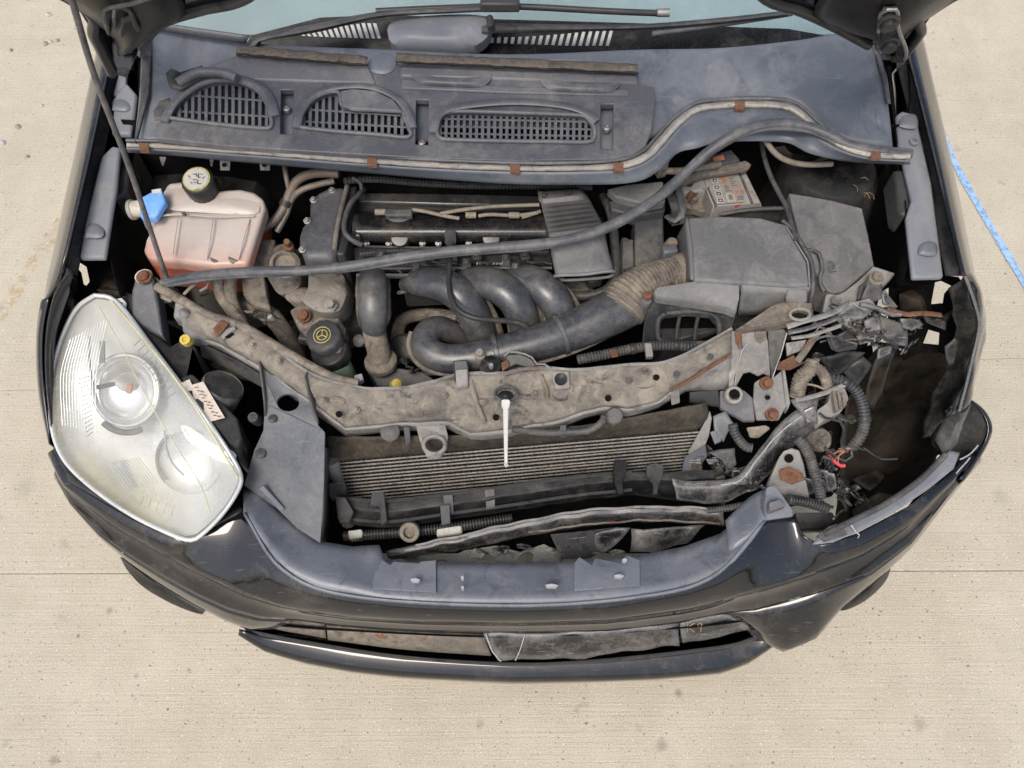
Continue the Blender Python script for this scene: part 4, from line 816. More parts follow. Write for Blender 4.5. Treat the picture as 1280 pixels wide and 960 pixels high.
# fluting on the outer side of the lens, ridge line across it
for i in range(13):
    f = i / 12; x0 = 118 - 42 * f + 14; y0 = 402 + 60 * f * .2
    tube('lens_flute', [(x0 + 2 - 4 * f, 398 + 26 * f, .80 - .05 * f), (x0 - 12 - 2 * f, 470, .755 - .04 * f), (x0 - 12, 540 - 8 * f, .70 - .03 * f)], .0005, 'bezel', hd, seg=5, n=14)
for i in range(12):
    f = i / 11; tube('lens_flute', [(135 + 38 * f, 578 - 14 * f + 8 * f, .69), (158 + 40 * f, 612 - 8 * f, .665)], .0010, 'bezel', hd, seg=5, n=6)
tube('lens_ridge', [(122, 380, .815), (150, 430, .812), (180, 490, .80), (212, 545, .77), (250, 605, .715), (262, 640, .675)], .0009, 'lensgold', hd, seg=6)
tube('lens_ridge', [(137, 374, .808), (180, 424, .79), (240, 502, .765), (298, 598, .70)], .0018, 'lensgold', hd, seg=6)
for i in range(5):
    x = 176 + i * 9.5; tube('lens_mark', [(x, 632 + i * 3.2, .655), (x + 4, 620 + i * 3, .667)], .0005, 'bracket', hd, seg=4, n=3)
# lugs on the lens edge
for x, y, z in ((150, 378, .785), (287, 568, .70)):
    slab('lens_lug', [(x - 9, y - 4, z + .01), (x + 2, y - 6, z + .01), (x + 8, y, z + .005), (x + 5, y + 16, z), (x - 2, y + 10, z)], .005, 'bezel', hd, holes=[[(x - 2, y - 1, z + .008), (x + 3, y - 1, z + .008), (x + 3, y + 6, z + .005), (x, y + 5, z + .005)]], bevel=.001)
# rear housing body, cap, sticker, adjuster
hb = [(165, 402, .77), (186, 410, .765), (212, 432, .76), (226, 424, .77), (244, 432, .765), (247, 452, .75), (236, 478, .745), (262, 500, .735), (292, 520, .72), (303, 545, .70), (301, 570, .685), (290, 566, .70), (250, 508, .735), (205, 448, .76)]
slab('rear_housing', hb, .11, 'black', hd, bevel=.006, bseg=3)
slab('rear_housing', [(222, 472, .755), (240, 466, .757), (268, 494, .745), (296, 522, .728), (302, 548, .71), (296, 562, .70), (285, 556, .71), (250, 508, .745)], .05, 'black', hd, bevel=.005)
lathe('bulb_cap', P(277, 487, .72), [(.040, -.03), (.040, .010), (.037, .014), (.036, .012), (.012, .012)], 'grey', hd, axis=(.55, .35, .75), seg=28)
slab('sticker', [(225, 479, .762), (237, 474, .762), (240, 481, .76), (254, 477, .764), (281, 522, .738), (262, 527, .738), (242, 497, .752), (240, 488, .756), (232, 489, .757)], .0012, 'sticker', hd, bevel=0)
for i in range(9):
    x, y = 242 + i * 3.0, 484 + i * 4.4
    stroke('sticker_print', [[(x + 1, y, .7635 - i * .0028), (x + 4.5, y + .4, .7635 - i * .0028)]] + ([[(x + 6, y + 1, .763 - i * .0028), (x + 9, y + 1.5, .763 - i * .0028)]] if i % 3 else []), 0, .0009, 'print_black', hd)
lathe('adjuster_screw', (232, 425, .788), [(.010, -.012), (.010, 0), (.0095, .004), (.005, .0045), (.004, .002)], 'yellow', hd, seg=16, knurl=.08, axis=(0, -.3, 1))

# ================================================================== coolant tank and washer neck
tk = empty('coolant_tank', car, label='beige see-through coolant tank with a stained red base')
tank_o = [(204, 235, .865), (211, 227, .868), (236, 226, .87), (246, 232, .87), (268, 238, .87), (282, 236, .87), (300, 235, .868), (318, 239, .865), (330, 248, .86), (331, 260, .855), (322, 288, .84), (309, 331, .82), (266, 333, .818), (236, 328, .82), (186, 323, .815), (178, 313, .815), (182, 300, .82), (192, 278, .835), (206, 264, .845)]
slab('tank_body', tank_o, .034, 'tank', tk, bevel=.013, bseg=5, smooth=50)
slab('tank_base', [(x * .97 + 7, y + 3, z - .036) for x, y, z in tank_o], .085, 'red_liquid', tk, bevel=.01, bseg=3, smooth=50)
dome('tank_crown', [(205, 240, .862), (216, 230, .864), (240, 229, .866), (262, 242, .866), (300, 239, .864), (322, 246, .86), (324, 262, .855), (312, 268, .852), (226, 264, .855), (206, 258, .856)], .007, 'tank', tk, power=2.0, n=44, rings=8)
for pts in ([(222, 272, .852), (219, 295, .842), (216, 318, .830)], [(266, 274, .852), (262, 300, .842), (258, 324, .826)], [(312, 274, .85), (304, 300, .842), (298, 324, .826)]):
    tube('tank_seam', pts, .0016, 'tank', tk, seg=6)
tube('tank_seam', [(192, 270, .852), (230, 268, .858), (270, 271, .858), (318, 270, .854)], .0022, 'tank', tk, seg=6)
lathe('label_dot', (230, 267, .868), [(.0042, -.004), (.0042, .002)], 'print_black', tk, seg=6)
lathe('tank_cap', (257, 240, .862), [(.030, 0), (.030, .012), (.031, .014), (.031, .040), (.029, .044), (.025, .046)], 'black', tk, seg=40, knurl=.03, axis=(0, -.22, 1))
cap_c = V((257, 240, .862)) + Vector((0, -.22, 1)).normalized() * .0465
lathe('cap_ring', cap_c, [(.0262, -.001), (.0262, .0008)], 'print_yellow', tk, seg=32, axis=(0, -.22, 1)); lathe('cap_label', cap_c, [(.0232, -.001), (.0232, .0018)], 'print_white', tk, seg=32, axis=(0, -.22, 1))
def cap_pt(u, v, h=.0026): 
    q = Vector((0, -.22, 1)).normalized().to_track_quat('Z', 'Y'); n_ = Vector((0, -.22, 1)).normalized(); ex = Vector((1, 0, 0)); ey = n_.cross(ex)
    return cap_c + ex * u + ey * v + n_ * h
def flat_stroke(name, segs, wd, mat, parent):
    bm = bmesh.new()
    for a, b in segs:
        d = (b - a).normalized(); s = d.cross(Vector((0, -.22, 1)).normalized()) * wd
        bm.faces.new([bm.verts.new(v) for v in (a + s, b + s, b - s, a - s)])
    return obj(name, bm, mat, parent)
flat_stroke('cap_symbols', [(cap_pt(a, b), cap_pt(c, d)) for a, b, c, d in ((-.008, .010, -.002, .008), (-.002, .012, .002, .004), (.004, .012, .004, .002), (.004, .002, .009, .002), (.007, .010, .012, .008), (-.006, -.004, .002, -.002), (.004, -.004, .004, -.012), (.004, -.012, .012, -.012), (-.010, -.008, -.006, -.012), (-.016, .006, -.012, .002), (-.003, -.010, .001, -.008), (.012, -.002, .016, .004))], .0009, 'print_black', tk)
lathe('washer_neck', (166, 262, .85), [(.020, -.004), (.020, .002), (.017, .003), (.016, .05)], 'cream', tk, axis=(1, .05, .12), seg=22)
lathe('washer_neck', (190, 261, .845), [(.024, -.05), (.024, -.004), (.018, .004)], 'cream', tk, axis=(.2, -.1, 1), seg=22)
slab('washer_cap', [(173, 252, .882), (178, 245, .885), (189, 239, .888), (203, 237, .888), (207, 252, .88), (200, 262, .875), (194, 272, .868), (175, 272, .868)], .016, 'blue', tk, bevel=.004, bseg=3)
slab('cap_tab', [(189, 237, .892), (201, 235, .892), (202, 240, .89), (190, 241, .89)], .005, 'white', tk, bevel=.001)
for x, y in ((271, 325), (294, 323)):
    lathe('hose_clip', (x, y + 8, .800), [(.0138, -.004), (.0142, -.003), (.0142, .003), (.0138, .004)], 'slamrust', tk, seg=16, axis=(0, .75, .65))
tube('coolant_hose', [(271, 322, .82), (271, 334, .80), (273, 352, .775), (277, 370, .755), (288, 386, .745), (300, 403, .74), (306, 410, .735)], .0125, 'hose', car, seg=12)
tube('coolant_hose', [(294, 322, .82), (292, 336, .80), (288, 352, .775), (289, 374, .75), (296, 392, .735), (303, 404, .73)], .0125, 'hose', car, seg=12)
tube('coolant_hose', [(296, 384, .70), (312, 385, .70), (334, 392, .695), (350, 408, .68), (366, 434, .65), (375, 460, .62)], .019, 'hose', car, seg=14)

# ================================================================== engine
en = empty('engine', car)
slab('engine_block', [(400, 330, .60), (690, 330, .60), (700, 470, .56), (440, 470, .56)], .2, 'under', en, bevel=.01)
# rocker cover: flat back with a rolled shiny front edge
ex = [440, 470, 500, 530, 565, 600, 640, 688]
def row(y0, y1, z): return [(x, y0 + (y1 - y0) * (x - 440) / 248, z) for x in ex]
loft('rocker_cover', [row(264, 262, .80), row(267, 265, .826), row(276, 276, .832), row(286, 285, .833), row(294, 294, .825), row(301, 300, .808), row(305, 304, .785), row(306, 305, .74)], 40, 'valve', en, m=4, solid=.004, smooth=60)
loft('rocker_cover', [[(438, 268, .80), (438, 285, .805), (440, 305, .76)], [(446, 268, .826), (444, 286, .832), (447, 303, .79)]], 10, 'valve', en, m=3)
for x in (500, 614):
    lathe('cover_boss', (x, 298, .812), [(.018, -.03), (.018, .005), (.016, .008), (.006, .0085)], 'valve', en, seg=20, axis=(0, -.5, .85))
slab('cover_clip', [(556, 287, .846), (570, 287, .846), (570, 303, .83), (567, 308, .82), (558, 308, .82), (556, 303, .83)], .01, 'black', en, bevel=.002)
dome('cover_boss', [(436, 292, .83), (444, 289, .835), (450, 295, .832), (449, 305, .815), (438, 305, .812)], .006, 'valve', en, n=16)
slab('coil_rail', [(448, 240, .815), (560, 241, .815), (690, 244, .815), (690, 257, .81), (560, 255, .81), (448, 252, .81)], .03, 'valve', en, bevel=.004, jitter=.002)
slab('coil_rail', [(440, 253, .80), (690, 257, .80), (690, 268, .80), (440, 265, .80)], .03, 'black', en, bevel=.003)
tube('fuel_pipe', [(470, 234, .80), (540, 236, .80), (620, 240, .80), (680, 243, .80)], .006, 'black', en, seg=8)
# oil filler cap
slab('oil_cap', [(481, 261, .858), (515, 261, .858), (515, 269, .856), (481, 269, .856)], .012, 'grey', en, bevel=.002)
dome('oil_cap', [(482, 267, .85), (514, 267, .85), (512, 273, .848), (504, 277, .846), (492, 277, .846), (484, 273, .848)], .003, 'black', en, skirt=.02, n=24)
# plug leads
for pts, mt in (([(515, 262, .852), (530, 264, .85), (556, 270, .845), (574, 273, .842)], 'cable'), ([(550, 267, .85), (580, 262, .853), (620, 258, .855), (674, 256, .855)], 'cable'), ([(598, 270, .842), (612, 268, .844), (632, 269, .843), (650, 269, .843), (672, 266, .845)], 'cable'), ([(652, 272, .84), (665, 268, .842), (676, 264, .845)], 'hose')):
    tube('plug_lead', pts, .0038, mt, en, seg=8)
for x, y in ((588, 269), (642, 269), (475, 265)):
    tube('plug_boot', [(x - 6, y, .845), (x + 7, y, .845)], .0065, 'cable', en, seg=10)
tube('breather_hose', [(455, 236, .83), (447, 245, .845), (438, 255, .85), (431, 275, .85), (431, 290, .848), (440, 300, .842), (452, 306, .83)], .0055, 'grey', en, seg=10)
# timing cover on the left
def TC(ps, z): return [(x, y, z) for x, y in ps]
slab('timing_cover', TC([(386, 248), (397, 239), (409, 233), (434, 231), (430, 255), (424, 285), (421, 310), (414, 322), (380, 322), (373, 306), (373, 293), (377, 281), (386, 272)], .84), .16, 'cowl', en, bevel=.014, bseg=4, smooth=50)
tube('cover_seam', [(434, 232, .846), (428, 256, .848), (421, 288, .848), (418, 312, .84)], .005, 'dirt', en, seg=8)
slab('timing_back', TC([(434, 232), (446, 232), (441, 262), (436, 300), (430, 318), (420, 318), (424, 285), (430, 255)], .835), .14, 'black', en, bevel=.004)
# cast engine mount
dome('engine_mount', TC([(382, 314), (390, 310), (402, 313), (416, 312), (427, 311), (428, 325), (424, 338), (408, 344), (386, 340), (383, 328)], .80), .018, 'alu', en, rings=7, skirt=.06, power=3, n=40, jitter=.006)
dome('engine_mount', TC([(387, 344), (408, 340), (430, 346), (431, 368), (426, 384), (412, 392), (390, 388), (380, 376), (384, 358)], .775), .014, 'alu', en, rings=7, skirt=.08, power=3, n=40, jitter=.006)
dome('engine_mount', TC([(356, 366), (376, 358), (392, 362), (392, 374), (376, 380), (360, 376)], .755), .012, 'alu', en, rings=6, skirt=.05, power=3, n=30, jitter=.004)
dome('mount_bush', TC([(340, 312), (352, 306), (370, 312), (378, 330), (372, 360), (352, 366), (338, 352), (334, 330)], .765), .022, 'dirt', en, rings=7, skirt=.06, power=2.5, n=40, jitter=.006)
lathe('mount_bush', (356, 330, .80), [(.030, -.05), (.030, 0), (.022, .008), (.020, -.004), (.012, -.004)], 'alu', en, seg=20, axis=(.1, -.3, 1))
lathe('mount_stud', (361, 308, .82), [(.010, -.03), (.010, .004), (.006, .006), (.006, .024)], 'rust', en, seg=8, axis=(.1, -.3, 1))
lathe('mount_nut', (414, 382, .782), [(.013, -.01), (.013, .004), (.009, .006), (.009, .018), (.005, .019)], 'alu', en, seg=6, axis=(0, -.4, 1))
slab('mount_plate', TC([(362, 388), (378, 378), (398, 380), (420, 392), (432, 410), (426, 440), (400, 440), (372, 408)], .735), .04, 'dirt', en, bevel=.004, jitter=.002)
lathe('rusty_bolt', (380, 395, .745), [(.014, -.006), (.014, .003), (.010, .004), (.010, .013), (.006, .015)], 'rust', en, seg=16, axis=(0, -.4, 1))
slab('mount_arm', [(310, 298, .775), (344, 299, .775), (336, 336, .765), (302, 336, .765)], .03, 'dirt', en, bevel=.003)
slab('mount_arm', [(300, 345, .762), (330, 344, .762), (333, 368, .745), (338, 386, .73), (316, 382, .73), (304, 368, .745)], .03, 'dirt', en, bevel=.003)
# dark truss of the cable tray in front of the head
tray = empty('cable_tray', car)
tube('tray_rail', [(446, 345, .79), (520, 345, .79), (600, 346, .79), (690, 347, .79)], .0048, 'grey', tray, seg=8, flat=1.4)
tube('tray_rail', [(450, 336, .80), (560, 335, .80), (690, 335, .80)], .003, 'grey', tray, seg=8)
for i in range(9):
    x = 470 + i * 25; tube('tray_strut', [(x, 335, .80), (x + (11 if i % 2 else -11), 345, .79)], .0022, 'grey', tray, seg=6, n=3)
slab('tray_plate', [(440, 308, .79), (690, 306, .79), (690, 330, .78), (445, 334, .78)], .02, 'black', tray, bevel=.003)
tube('tray_edge', [(455, 308, .80), (560, 310, .798), (690, 308, .80)], .0022, 'grey', tray, seg=6)
for x, y in ((521, 336), (644, 336), (468, 332), (566, 318), (583, 330), (632, 325)):
    slab('tray_clip', [(x - 5, y - 8, .815), (x + 5, y - 8, .815), (x + 7, y + 10, .795), (x - 7, y + 10, .795)], .012, 'black', tray, bevel=.002)
    slab('tray_clip', [(x - 3, y - 7, .819), (x + 3, y - 7, .819), (x + 3, y - 1, .816), (x - 3, y - 1, .816)], .004, 'grey', tray, bevel=.001)
tx = 0
for wd, s in ((3, 1), (3, 1), (4, 0), (3, 1), (3, 0), (3, 1), (3, 1), (2, 1), (3, 1)):
    if s: stroke('tray_lettering', [[(596 + tx, 327.5, .803), (596 + tx, 331, .802)], [(596 + tx, 327.5, .803), (597.8 + tx, 329, .8025), (596 + tx, 331 - (tx % 2), .802)]], 0, .0007, 'print_white', tray)
    tx += wd + .9
scrap('paper_scrap', [(657, 336, .81), (661, 340, .812), (664, 345, .806), (659, 345, .804)], 'straw', tray, amp=.001)

# ---- intake manifold
im = empty('intake_manifold', car)
def dots(ps): return ps
tube('runner', [(466, 343, .78), (466, 352, .79), (466, 372, .785), (466, 396, .765), (467, 408, .74)], [.026, .029, .030, .029, .027], 'runner', im, seg=18, flat=.9)
loft('runner_flange', [[(445, 346, .77), (444, 372, .765), (446, 398, .75), (452, 410, .742), (466, 414, .74), (481, 410, .742), (488, 398, .75), (489, 372, .765), (487, 346, .77)], [(452, 346, .785), (451, 372, .78), (453, 396, .764), (458, 405, .757), (466, 408, .755), (475, 405, .757), (481, 396, .764), (482, 372, .78), (480, 346, .785)]], 50, 'dirt', im, m=3, solid=.006, crumple=.0015, csc=60)
tube('runner_neck', [(467, 408, .73), (470, 425, .71), (474, 440, .69), (475, 452, .675)], .0235, 'hose', im, seg=18)
lathe('neck_flange', (476, 452, .675), [(.033, -.006), (.033, .004), (.026, .009)], 'dirt', im, seg=24, axis=(-.05, .1, 1))
lathe('neck_boss', (452, 426, .70), [(.013, -.01), (.013, .012), (.009, .015)], 'grey', im, seg=14, axis=(-.3, -.5, .8))
R1 = [(508, 354, .755), (530, 352, .79), (556, 357, .80), (578, 371, .795), (592, 391, .77), (600, 412, .735), (603, 432, .69)]
R2 = [(572, 348, .745), (592, 350, .785), (618, 356, .805), (640, 371, .80), (652, 392, .775), (657, 412, .735), (658, 430, .69)]
R3 = [(628, 346, .745), (648, 349, .785), (670, 354, .80), (690, 370, .795), (701, 390, .77), (706, 410, .735), (708, 430, .70)]
for c_ in (R1, R2, R3):
    tube('runner', c_, [.020, .030, .034, .034, .033, .032, .032], 'runner', im, seg=18, n=34, flat=.85)
# moulded seams following the runners
for c_, off in ((R1, 1), (R2, 1), (R3, 1)):
    tube('runner_seam', [(x + 17 + (i * 1.2), y - 6 + i * .8, z - .010) for i, (x, y, z) in enumerate(c_)], .0085, 'hose', im, seg=8, n=30, flat=.45)
    tube('runner_seam', [(x - 10 - i * 1.9, y + 12 - i * 1.6, z - .014) for i, (x, y, z) in enumerate(c_)], .0042, 'hose', im, seg=6, n=30)
tube('runner_seam', [(672, 365, .78), (684, 385, .765), (688, 410, .73)], .012, 'hose', im, seg=10, flat=.6)
slab('manifold_body', [(500, 344, .745), (700, 342, .745), (710, 356, .74), (505, 366, .74)], .05, 'black', im, bevel=.004)
tube('vacuum_hose', [(563, 305, .835), (562, 330, .835), (561, 352, .83), (564, 372, .828), (574, 388, .825), (592, 397, .822), (616, 400, .815), (640, 402, .805), (654, 406, .80), (662, 413, .785)], .0052, 'black', im, seg=10, n=60)
tube('coolant_pipe', [(498, 452, .62), (497, 420, .63), (504, 400, .635), (530, 393, .64), (560, 395, .64), (585, 400, .64)], .014, 'hose', im, seg=12)
# big intake pipe with its bend
PI_ = [(578, 420, .70), (560, 414, .73), (543, 412, .75), (532, 422, .757), (535, 438, .755), (556, 448, .752), (592, 447, .755), (640, 437, .76), (690, 423, .765), (730, 407, .77), (762, 392, .775), (782, 382, .78)]
tube('intake_pipe', PI_, [.024, .026, .027, .028, .029, .031, .033, .035, .037, .040, .043, .044], 'runner', im, seg=20, n=60)
tube('intake_seam', [(514, 415, .745), (511, 432, .738), (520, 452, .735), (545, 466, .73), (590, 466, .735), (650, 458, .74), (710, 442, .745), (760, 420, .75), (786, 405, .755)], .005, 'dirt', im, seg=8, n=50)
lathe('intake_joint', (562, 412, .72), [(.028, -.04), (.028, .01), (.022, .016)], 'hose', im, seg=20, axis=(.2, -.2, 1))
box('intake_bracket', (556, 398, .735), (.05, .02, .02), 'dirt', im, rz=-.3, bevel=.004)
tube('bellows_hose', [(775, 388, .778), (786, 374, .788), (802, 362, .792), (822, 354, .79), (846, 347, .785)], [.046, .046, .044, .042, .042], 'hose', im, seg=24, corr=(.0072, .035), smooth=25)
ring_dir = (V((786, 374, .788)) - V((775, 388, .778))).normalized()
lathe('hose_clamp', (779, 383, .779), [(.048, -.006), (.0485, -.005), (.0485, .006), (.048, .007)], 'pipe', im, seg=32, axis=tuple(ring_dir))
# wire loom below the pipe
tube('wire_loom', [(722, 450, .74), (736, 447, .745), (752, 444, .745), (770, 440, .745), (790, 436, .745), (820, 432, .745), (858, 433, .74), (872, 433, .73)], .0095, 'grey', car, seg=12, corr=(.006, .06), smooth=25)
scrap('loom_tape', [(762, 437, .757), (771, 436, .757), (773, 445, .755), (765, 446, .755)], 'rust', car, amp=.002)
slab('loom_clip', [(806, 428, .758), (815, 428, .758), (817, 445, .755), (808, 446, .755)], .012, 'bracket', car, bevel=.002, jitter=.002)
# brake fluid style reservoir with a steering wheel symbol
rs = empty('steering_fluid_reservoir', car)
lathe('reservoir_body', (424, 470, .64), [(.03, -.08), (.034, 0), (.034, .055), (.03, .06)], 'greenres', rs, seg=28, axis=(-.1, 0, 1))
lathe('reservoir_collar', (413, 440, .715), [(.037, -.02), (.038, -.012), (.038, .004), (.035, .012), (.030, .014)], 'black', rs, seg=32, axis=(-.1, -.1, 1))
RA = Vector((-.1, -.18, 1)).normalized()
lathe('reservoir_cap', (407, 424, .74), [(.030, -.012), (.0335, -.008), (.0335, .014), (.031, .018), (.026, .020)], 'grey', rs, seg=24, knurl=.06, axis=RA)
rc = V((407, 424, .74)) + RA * .0205; ex_ = Vector((1, 0, .1)).normalized(); ey_ = RA.cross(ex_)
def circ(r, a0=0, a1=360, n=24, h=.0008): return [rc + ex_ * (r * math.cos(R(a0 + (a1 - a0) * i / n))) + ey_ * (r * math.sin(R(a0 + (a1 - a0) * i / n))) + RA * h for i in range(n + 1)]
tube('cap_symbol', circ(.0165), .0011, 'print_yellow', rs, seg=6, n=40, up=RA)
tube('cap_symbol', circ(.0105), .0012, 'print_yellow', rs, seg=6, n=30, up=RA)
for a in (90, 210, 330): tube('cap_symbol', [rc + RA * .0008, circ(.0105, a, a + 1, 1)[0]], .0012, 'print_yellow', rs, seg=6, n=3, up=RA)
tube('reservoir_pipe', [(398, 428, .71), (386, 425, .71), (376, 423, .71)], .012, 'black', rs, seg=12)
lathe('dipstick_handle', (495, 480, .70), [(.010, -.01), (.010, .006), (.006, .009)], 'yellow', en, seg=14, axis=(.4, -.3, .8))
slab('lower_bracket', [(458, 460, .66), (482, 456, .66), (530, 464, .65), (552, 480, .64), (540, 486, .64), (470, 484, .64)], .03, 'black', en, bevel=.004)
box('white_connector', (449, 474, .70), (.016, .016, .014), 'batside', en, rz=.3, bevel=.002)

# ---- air duct with an open mouth, lying loose end down over the engine
ad_ = empty('air_duct', car, label='flattened ribbed rubber air duct with open end')
def duct_row(l, r, z, th):
    (lx, ly), (rx, ry) = l, r; n = 14; out_ = []
    for i in range(n + 1):
        t = math.pi * i / n; u = .5 - .5 * math.copysign(abs(math.cos(t)) ** .45, math.cos(t)); hgt = th * abs(math.sin(t)) ** .5
        out_.append(P(lx + (rx - lx) * u, ly + (ry - ly) * u, z + hgt))
    return out_
rows_ = []
spec = [((671, 238), (722, 234), .83, .03), ((672, 241), (727, 237), .84, .032), ((673, 250), (733, 243), .845, .034)]
for i in range(13):
    f = i / 12; spec.append(((676 + 9 * f, 255 + 37 * f), (737 + 17 * f, 249 + 33 * f), .845 - .008 * f, .033 + (.008 if i % 2 else -.004)))
spec += [((686, 300), (756, 290), .835, .032), ((689, 320), (761, 315), .825, .028), ((692, 334), (765, 328), .82, .026), ((694, 345), (767, 339), .815, .028), ((694, 347), (768, 341), .812, .026)]
bm = bmesh.new(); g = [[bm.verts.new(v) for v in duct_row(*s_)] for s_ in spec]
for a, b in zip(g, g[1:]):
    for i in range(14): bm.faces.new((a[i], a[i + 1], b[i + 1], b[i]))
obj('duct_skin', bm, 'airbox', ad_, solid=.004, smooth=30)
slab('duct_floor', [(672, 240, .82), (727, 236, .82), (754, 275, .815), (766, 340, .805), (695, 346, .805), (680, 285, .815)], .004, 'under', ad_, bevel=0)
tube('duct_mouth', [(694, 347, .812), (694, 345, .832), (702, 344, .842), (730, 343, .843), (758, 339, .842), (767, 339, .832), (768, 341, .812), (760, 346, .806), (730, 349, .806), (702, 350, .806), (694, 347, .812)], .0032, 'airbox', ad_, seg=8, n=60)
for x, y in ((680, 242), (711, 239)): slab('duct_rivet', [(x - 3, y - 2.5, .885), (x + 3, y - 2.5, .885), (x + 3, y + 2.5, .883), (x - 3, y + 2.5, .883)], .006, 'black', ad_, bevel=.001)
tube('engine_hose', [(745, 232, .80), (755, 246, .81), (764, 268, .81), (768, 300, .80), (769, 340, .78), (764, 356, .765), (750, 366, .755), (728, 370, .75), (706, 369, .745)], .0095, 'grey', en, seg=12)
tube('engine_hose', [(782, 300, .78), (776, 322, .77), (772, 342, .76), (770, 360, .74), (762, 372, .73)], .009, 'grey', en, seg=12)

# ================================================================== right side: ECU box, battery, airbox, fuse box
eb = empty('control_unit', car)
slab('unit_face', [(793, 268, .82), (829, 262, .82), (831, 330, .79), (794, 334, .79)], .06, 'grey', eb, bevel=.004)
slab('unit_face', [(778, 300, .80), (792, 298, .80), (793, 334, .78), (778, 336, .78)], .04, 'grey', eb, bevel=.003)
slab('unit_lid', [(759, 236, .86), (784, 230, .865), (829, 226, .87), (832, 252, .86), (812, 256, .855), (795, 252, .855), (770, 246, .857)], .02, 'airbox', eb, bevel=.003)
slab('unit_lid', [(762, 250, .84), (800, 254, .84), (832, 254, .84), (831, 264, .835), (795, 270, .835), (764, 262, .835)], .03, 'grey', eb, bevel=.003)
for i in range(4): tube('unit_cable', [(834 + i * 2, 240 + i, .87), (838 + i * 3, 252, .87), (842 + i * 2.5, 266 + i, .855), (838 + i * 3, 278, .83)], .0042, 'black', eb, seg=8)
tube('unit_cable', [(846, 230, .885), (852, 250, .88), (852, 268, .87), (843, 276, .86), (834, 270, .85)], .007, 'grey', eb, seg=10, flat=.5)
tube('unit_cable', [(810, 258, .87), (826, 240, .885), (850, 220, .905), (880, 200, .92), (892, 186, .93)], .006, 'rubber', eb, seg=10)
lathe('unit_plug', (838, 306, .82), [(.012, -.01), (.012, .01), (.009, .014)], 'pipe', eb, seg=12, axis=(.2, -.3, 1)); box('unit_plug', (836, 316, .82), (.03, .02, .03), 'cowl', eb, rz=.2, bevel=.004)
box('rear_bracket', (826, 205, .90), (.02, .03, .05), 'dirt', eb, bevel=.004, rz=.3)
tube('unit_cable', [(826, 213, .89), (850, 214, .885), (872, 210, .885), (900, 205, .885)], .007, 'hose', eb, seg=10)

ba = empty('battery', car, label='grey car battery with printed warning symbols')
bz = .835
slab('case_top', [(880, 219, bz), (918, 212, bz), (931, 212, bz), (951, 253, bz - .004), (892, 258, bz - .004), (882, 234, bz)], .12, 'battery', ba, bevel=.002)
slab('case_top', [(847, 228, bz - .004), (866, 222, bz - .003), (881, 219, bz - .002), (883, 238, bz - .006), (870, 238, bz - .006), (850, 242, bz - .006)], .10, 'battery', ba, bevel=.002)
slab('case_side', [(891, 257.5, bz - .003), (951, 252.5, bz - .003), (953, 261, bz - .03), (893, 268, bz - .03)], .004, 'batside', ba, bevel=.001)
slab('case_side', [(851, 242, bz - .006), (870, 238.5, bz - .006), (880, 238, bz - .006), (881, 248, bz - .035), (852, 250, bz - .035)], .004, 'batside', ba, bevel=.001)
slab('case_groove', [(921, 212, bz + .0015), (924, 212, bz + .0015), (942, 253, bz - .001), (939, 253, bz - .001)], .004, 'print_black', ba, bevel=0)
slab('case_groove', [(884, 234, bz + .0015), (886, 234, bz + .0015), (896, 257, bz - .001), (894, 257, bz - .001)], .004, 'print_black', ba, bevel=0)
lathe('vent_plug', (861, 229.5, bz - .004), [(.009, -.004), (.009, .003), (.006, .0035), (.005, -.002)], 'black', ba, seg=18)
lathe('terminal', (864, 252, .79), [(.020, -.02), (.020, 0), (.013, .006), (.011, .02), (.006, .022), (.006, .034)], 'dirt', ba, seg=18, axis=(.05, -.1, 1))
box('terminal_clamp', (868, 258, .782), (.055, .03, .022), 'dirt', ba, rz=-.5, bevel=.004)
lathe('terminal_nut', (862, 247, .815), [(.008, 0), (.008, .01), (.004, .016)], 'rust', ba, seg=6)
slab('red_mark', [(919, 256, bz - .004), (927, 255, bz - .004), (928, 262, bz - .026), (920, 263, bz - .026)], .007, 'redplastic', ba, bevel=.001)
stroke('red_mark_cross', [[(921.5, 257, bz - .005), (926, 261.5, bz - .020)], [(926, 257, bz - .005), (921.5, 262, bz - .020)]], 0, .0008, 'print_white', ba)
def bpt(u, v): # u along the front edge, v from front to back on the case top
    a = P(893, 257.5, bz + .0012); b_ = P(949, 252.5, bz + .0012); c_ = P(883, 219, bz + .0012); d_ = P(931, 212.5, bz + .0012)
    return a.lerp(b_, u).lerp(c_.lerp(d_, u), v)
def patch(name, u0, v0, u1, v1, mat, lift=0.0):
    bm = bmesh.new(); bm.faces.new([bm.verts.new(bpt(u, v) + Vector((0, 0, .0004 + lift))) for u, v in ((u0, v0), (u1, v0), (u1, v1), (u0, v1))]); return obj(name, bm, mat, ba)
patch('label_field', .06, .04, .70, .98, M['battery'])
for k, (u, v) in enumerate(((.08, .06), (.08, .27), (.08, .48), (.08, .70))):
    patch('warning_symbol', u, v, u + .17, v + .17, 'print_white', .0004); patch('warning_symbol', u + .03, v + .03, u + .14, v + .14, 'print_black', .0008); patch('warning_symbol', u + .055, v + .055, u + .11, v + .10, 'print_white', .0012)
patch('warning_symbol', .32, .08, .50, .34, 'print_white', .0004); patch('warning_symbol', .35, .11, .47, .31, 'battery', .0008)
patch('label_digit', .38, .14, .40, .28, 'print_black', .0012); patch('label_digit', .42, .14, .44, .28, 'print_black', .0012)
for u, v, mt in ((.33, .66, 'print_orange'), (.36, .74, 'print_orange'), (.31, .80, 'print_orange'), (.40, .84, 'print_yellow')): patch('label_mark', u, v, u + .10, v + .07, mt, .0004)
lab = [bpt(.60, .36) + Vector((.011 * math.cos(2 * math.pi * i / 18), .011 * math.sin(2 * math.pi * i / 18), .0012)) for i in range(19)]
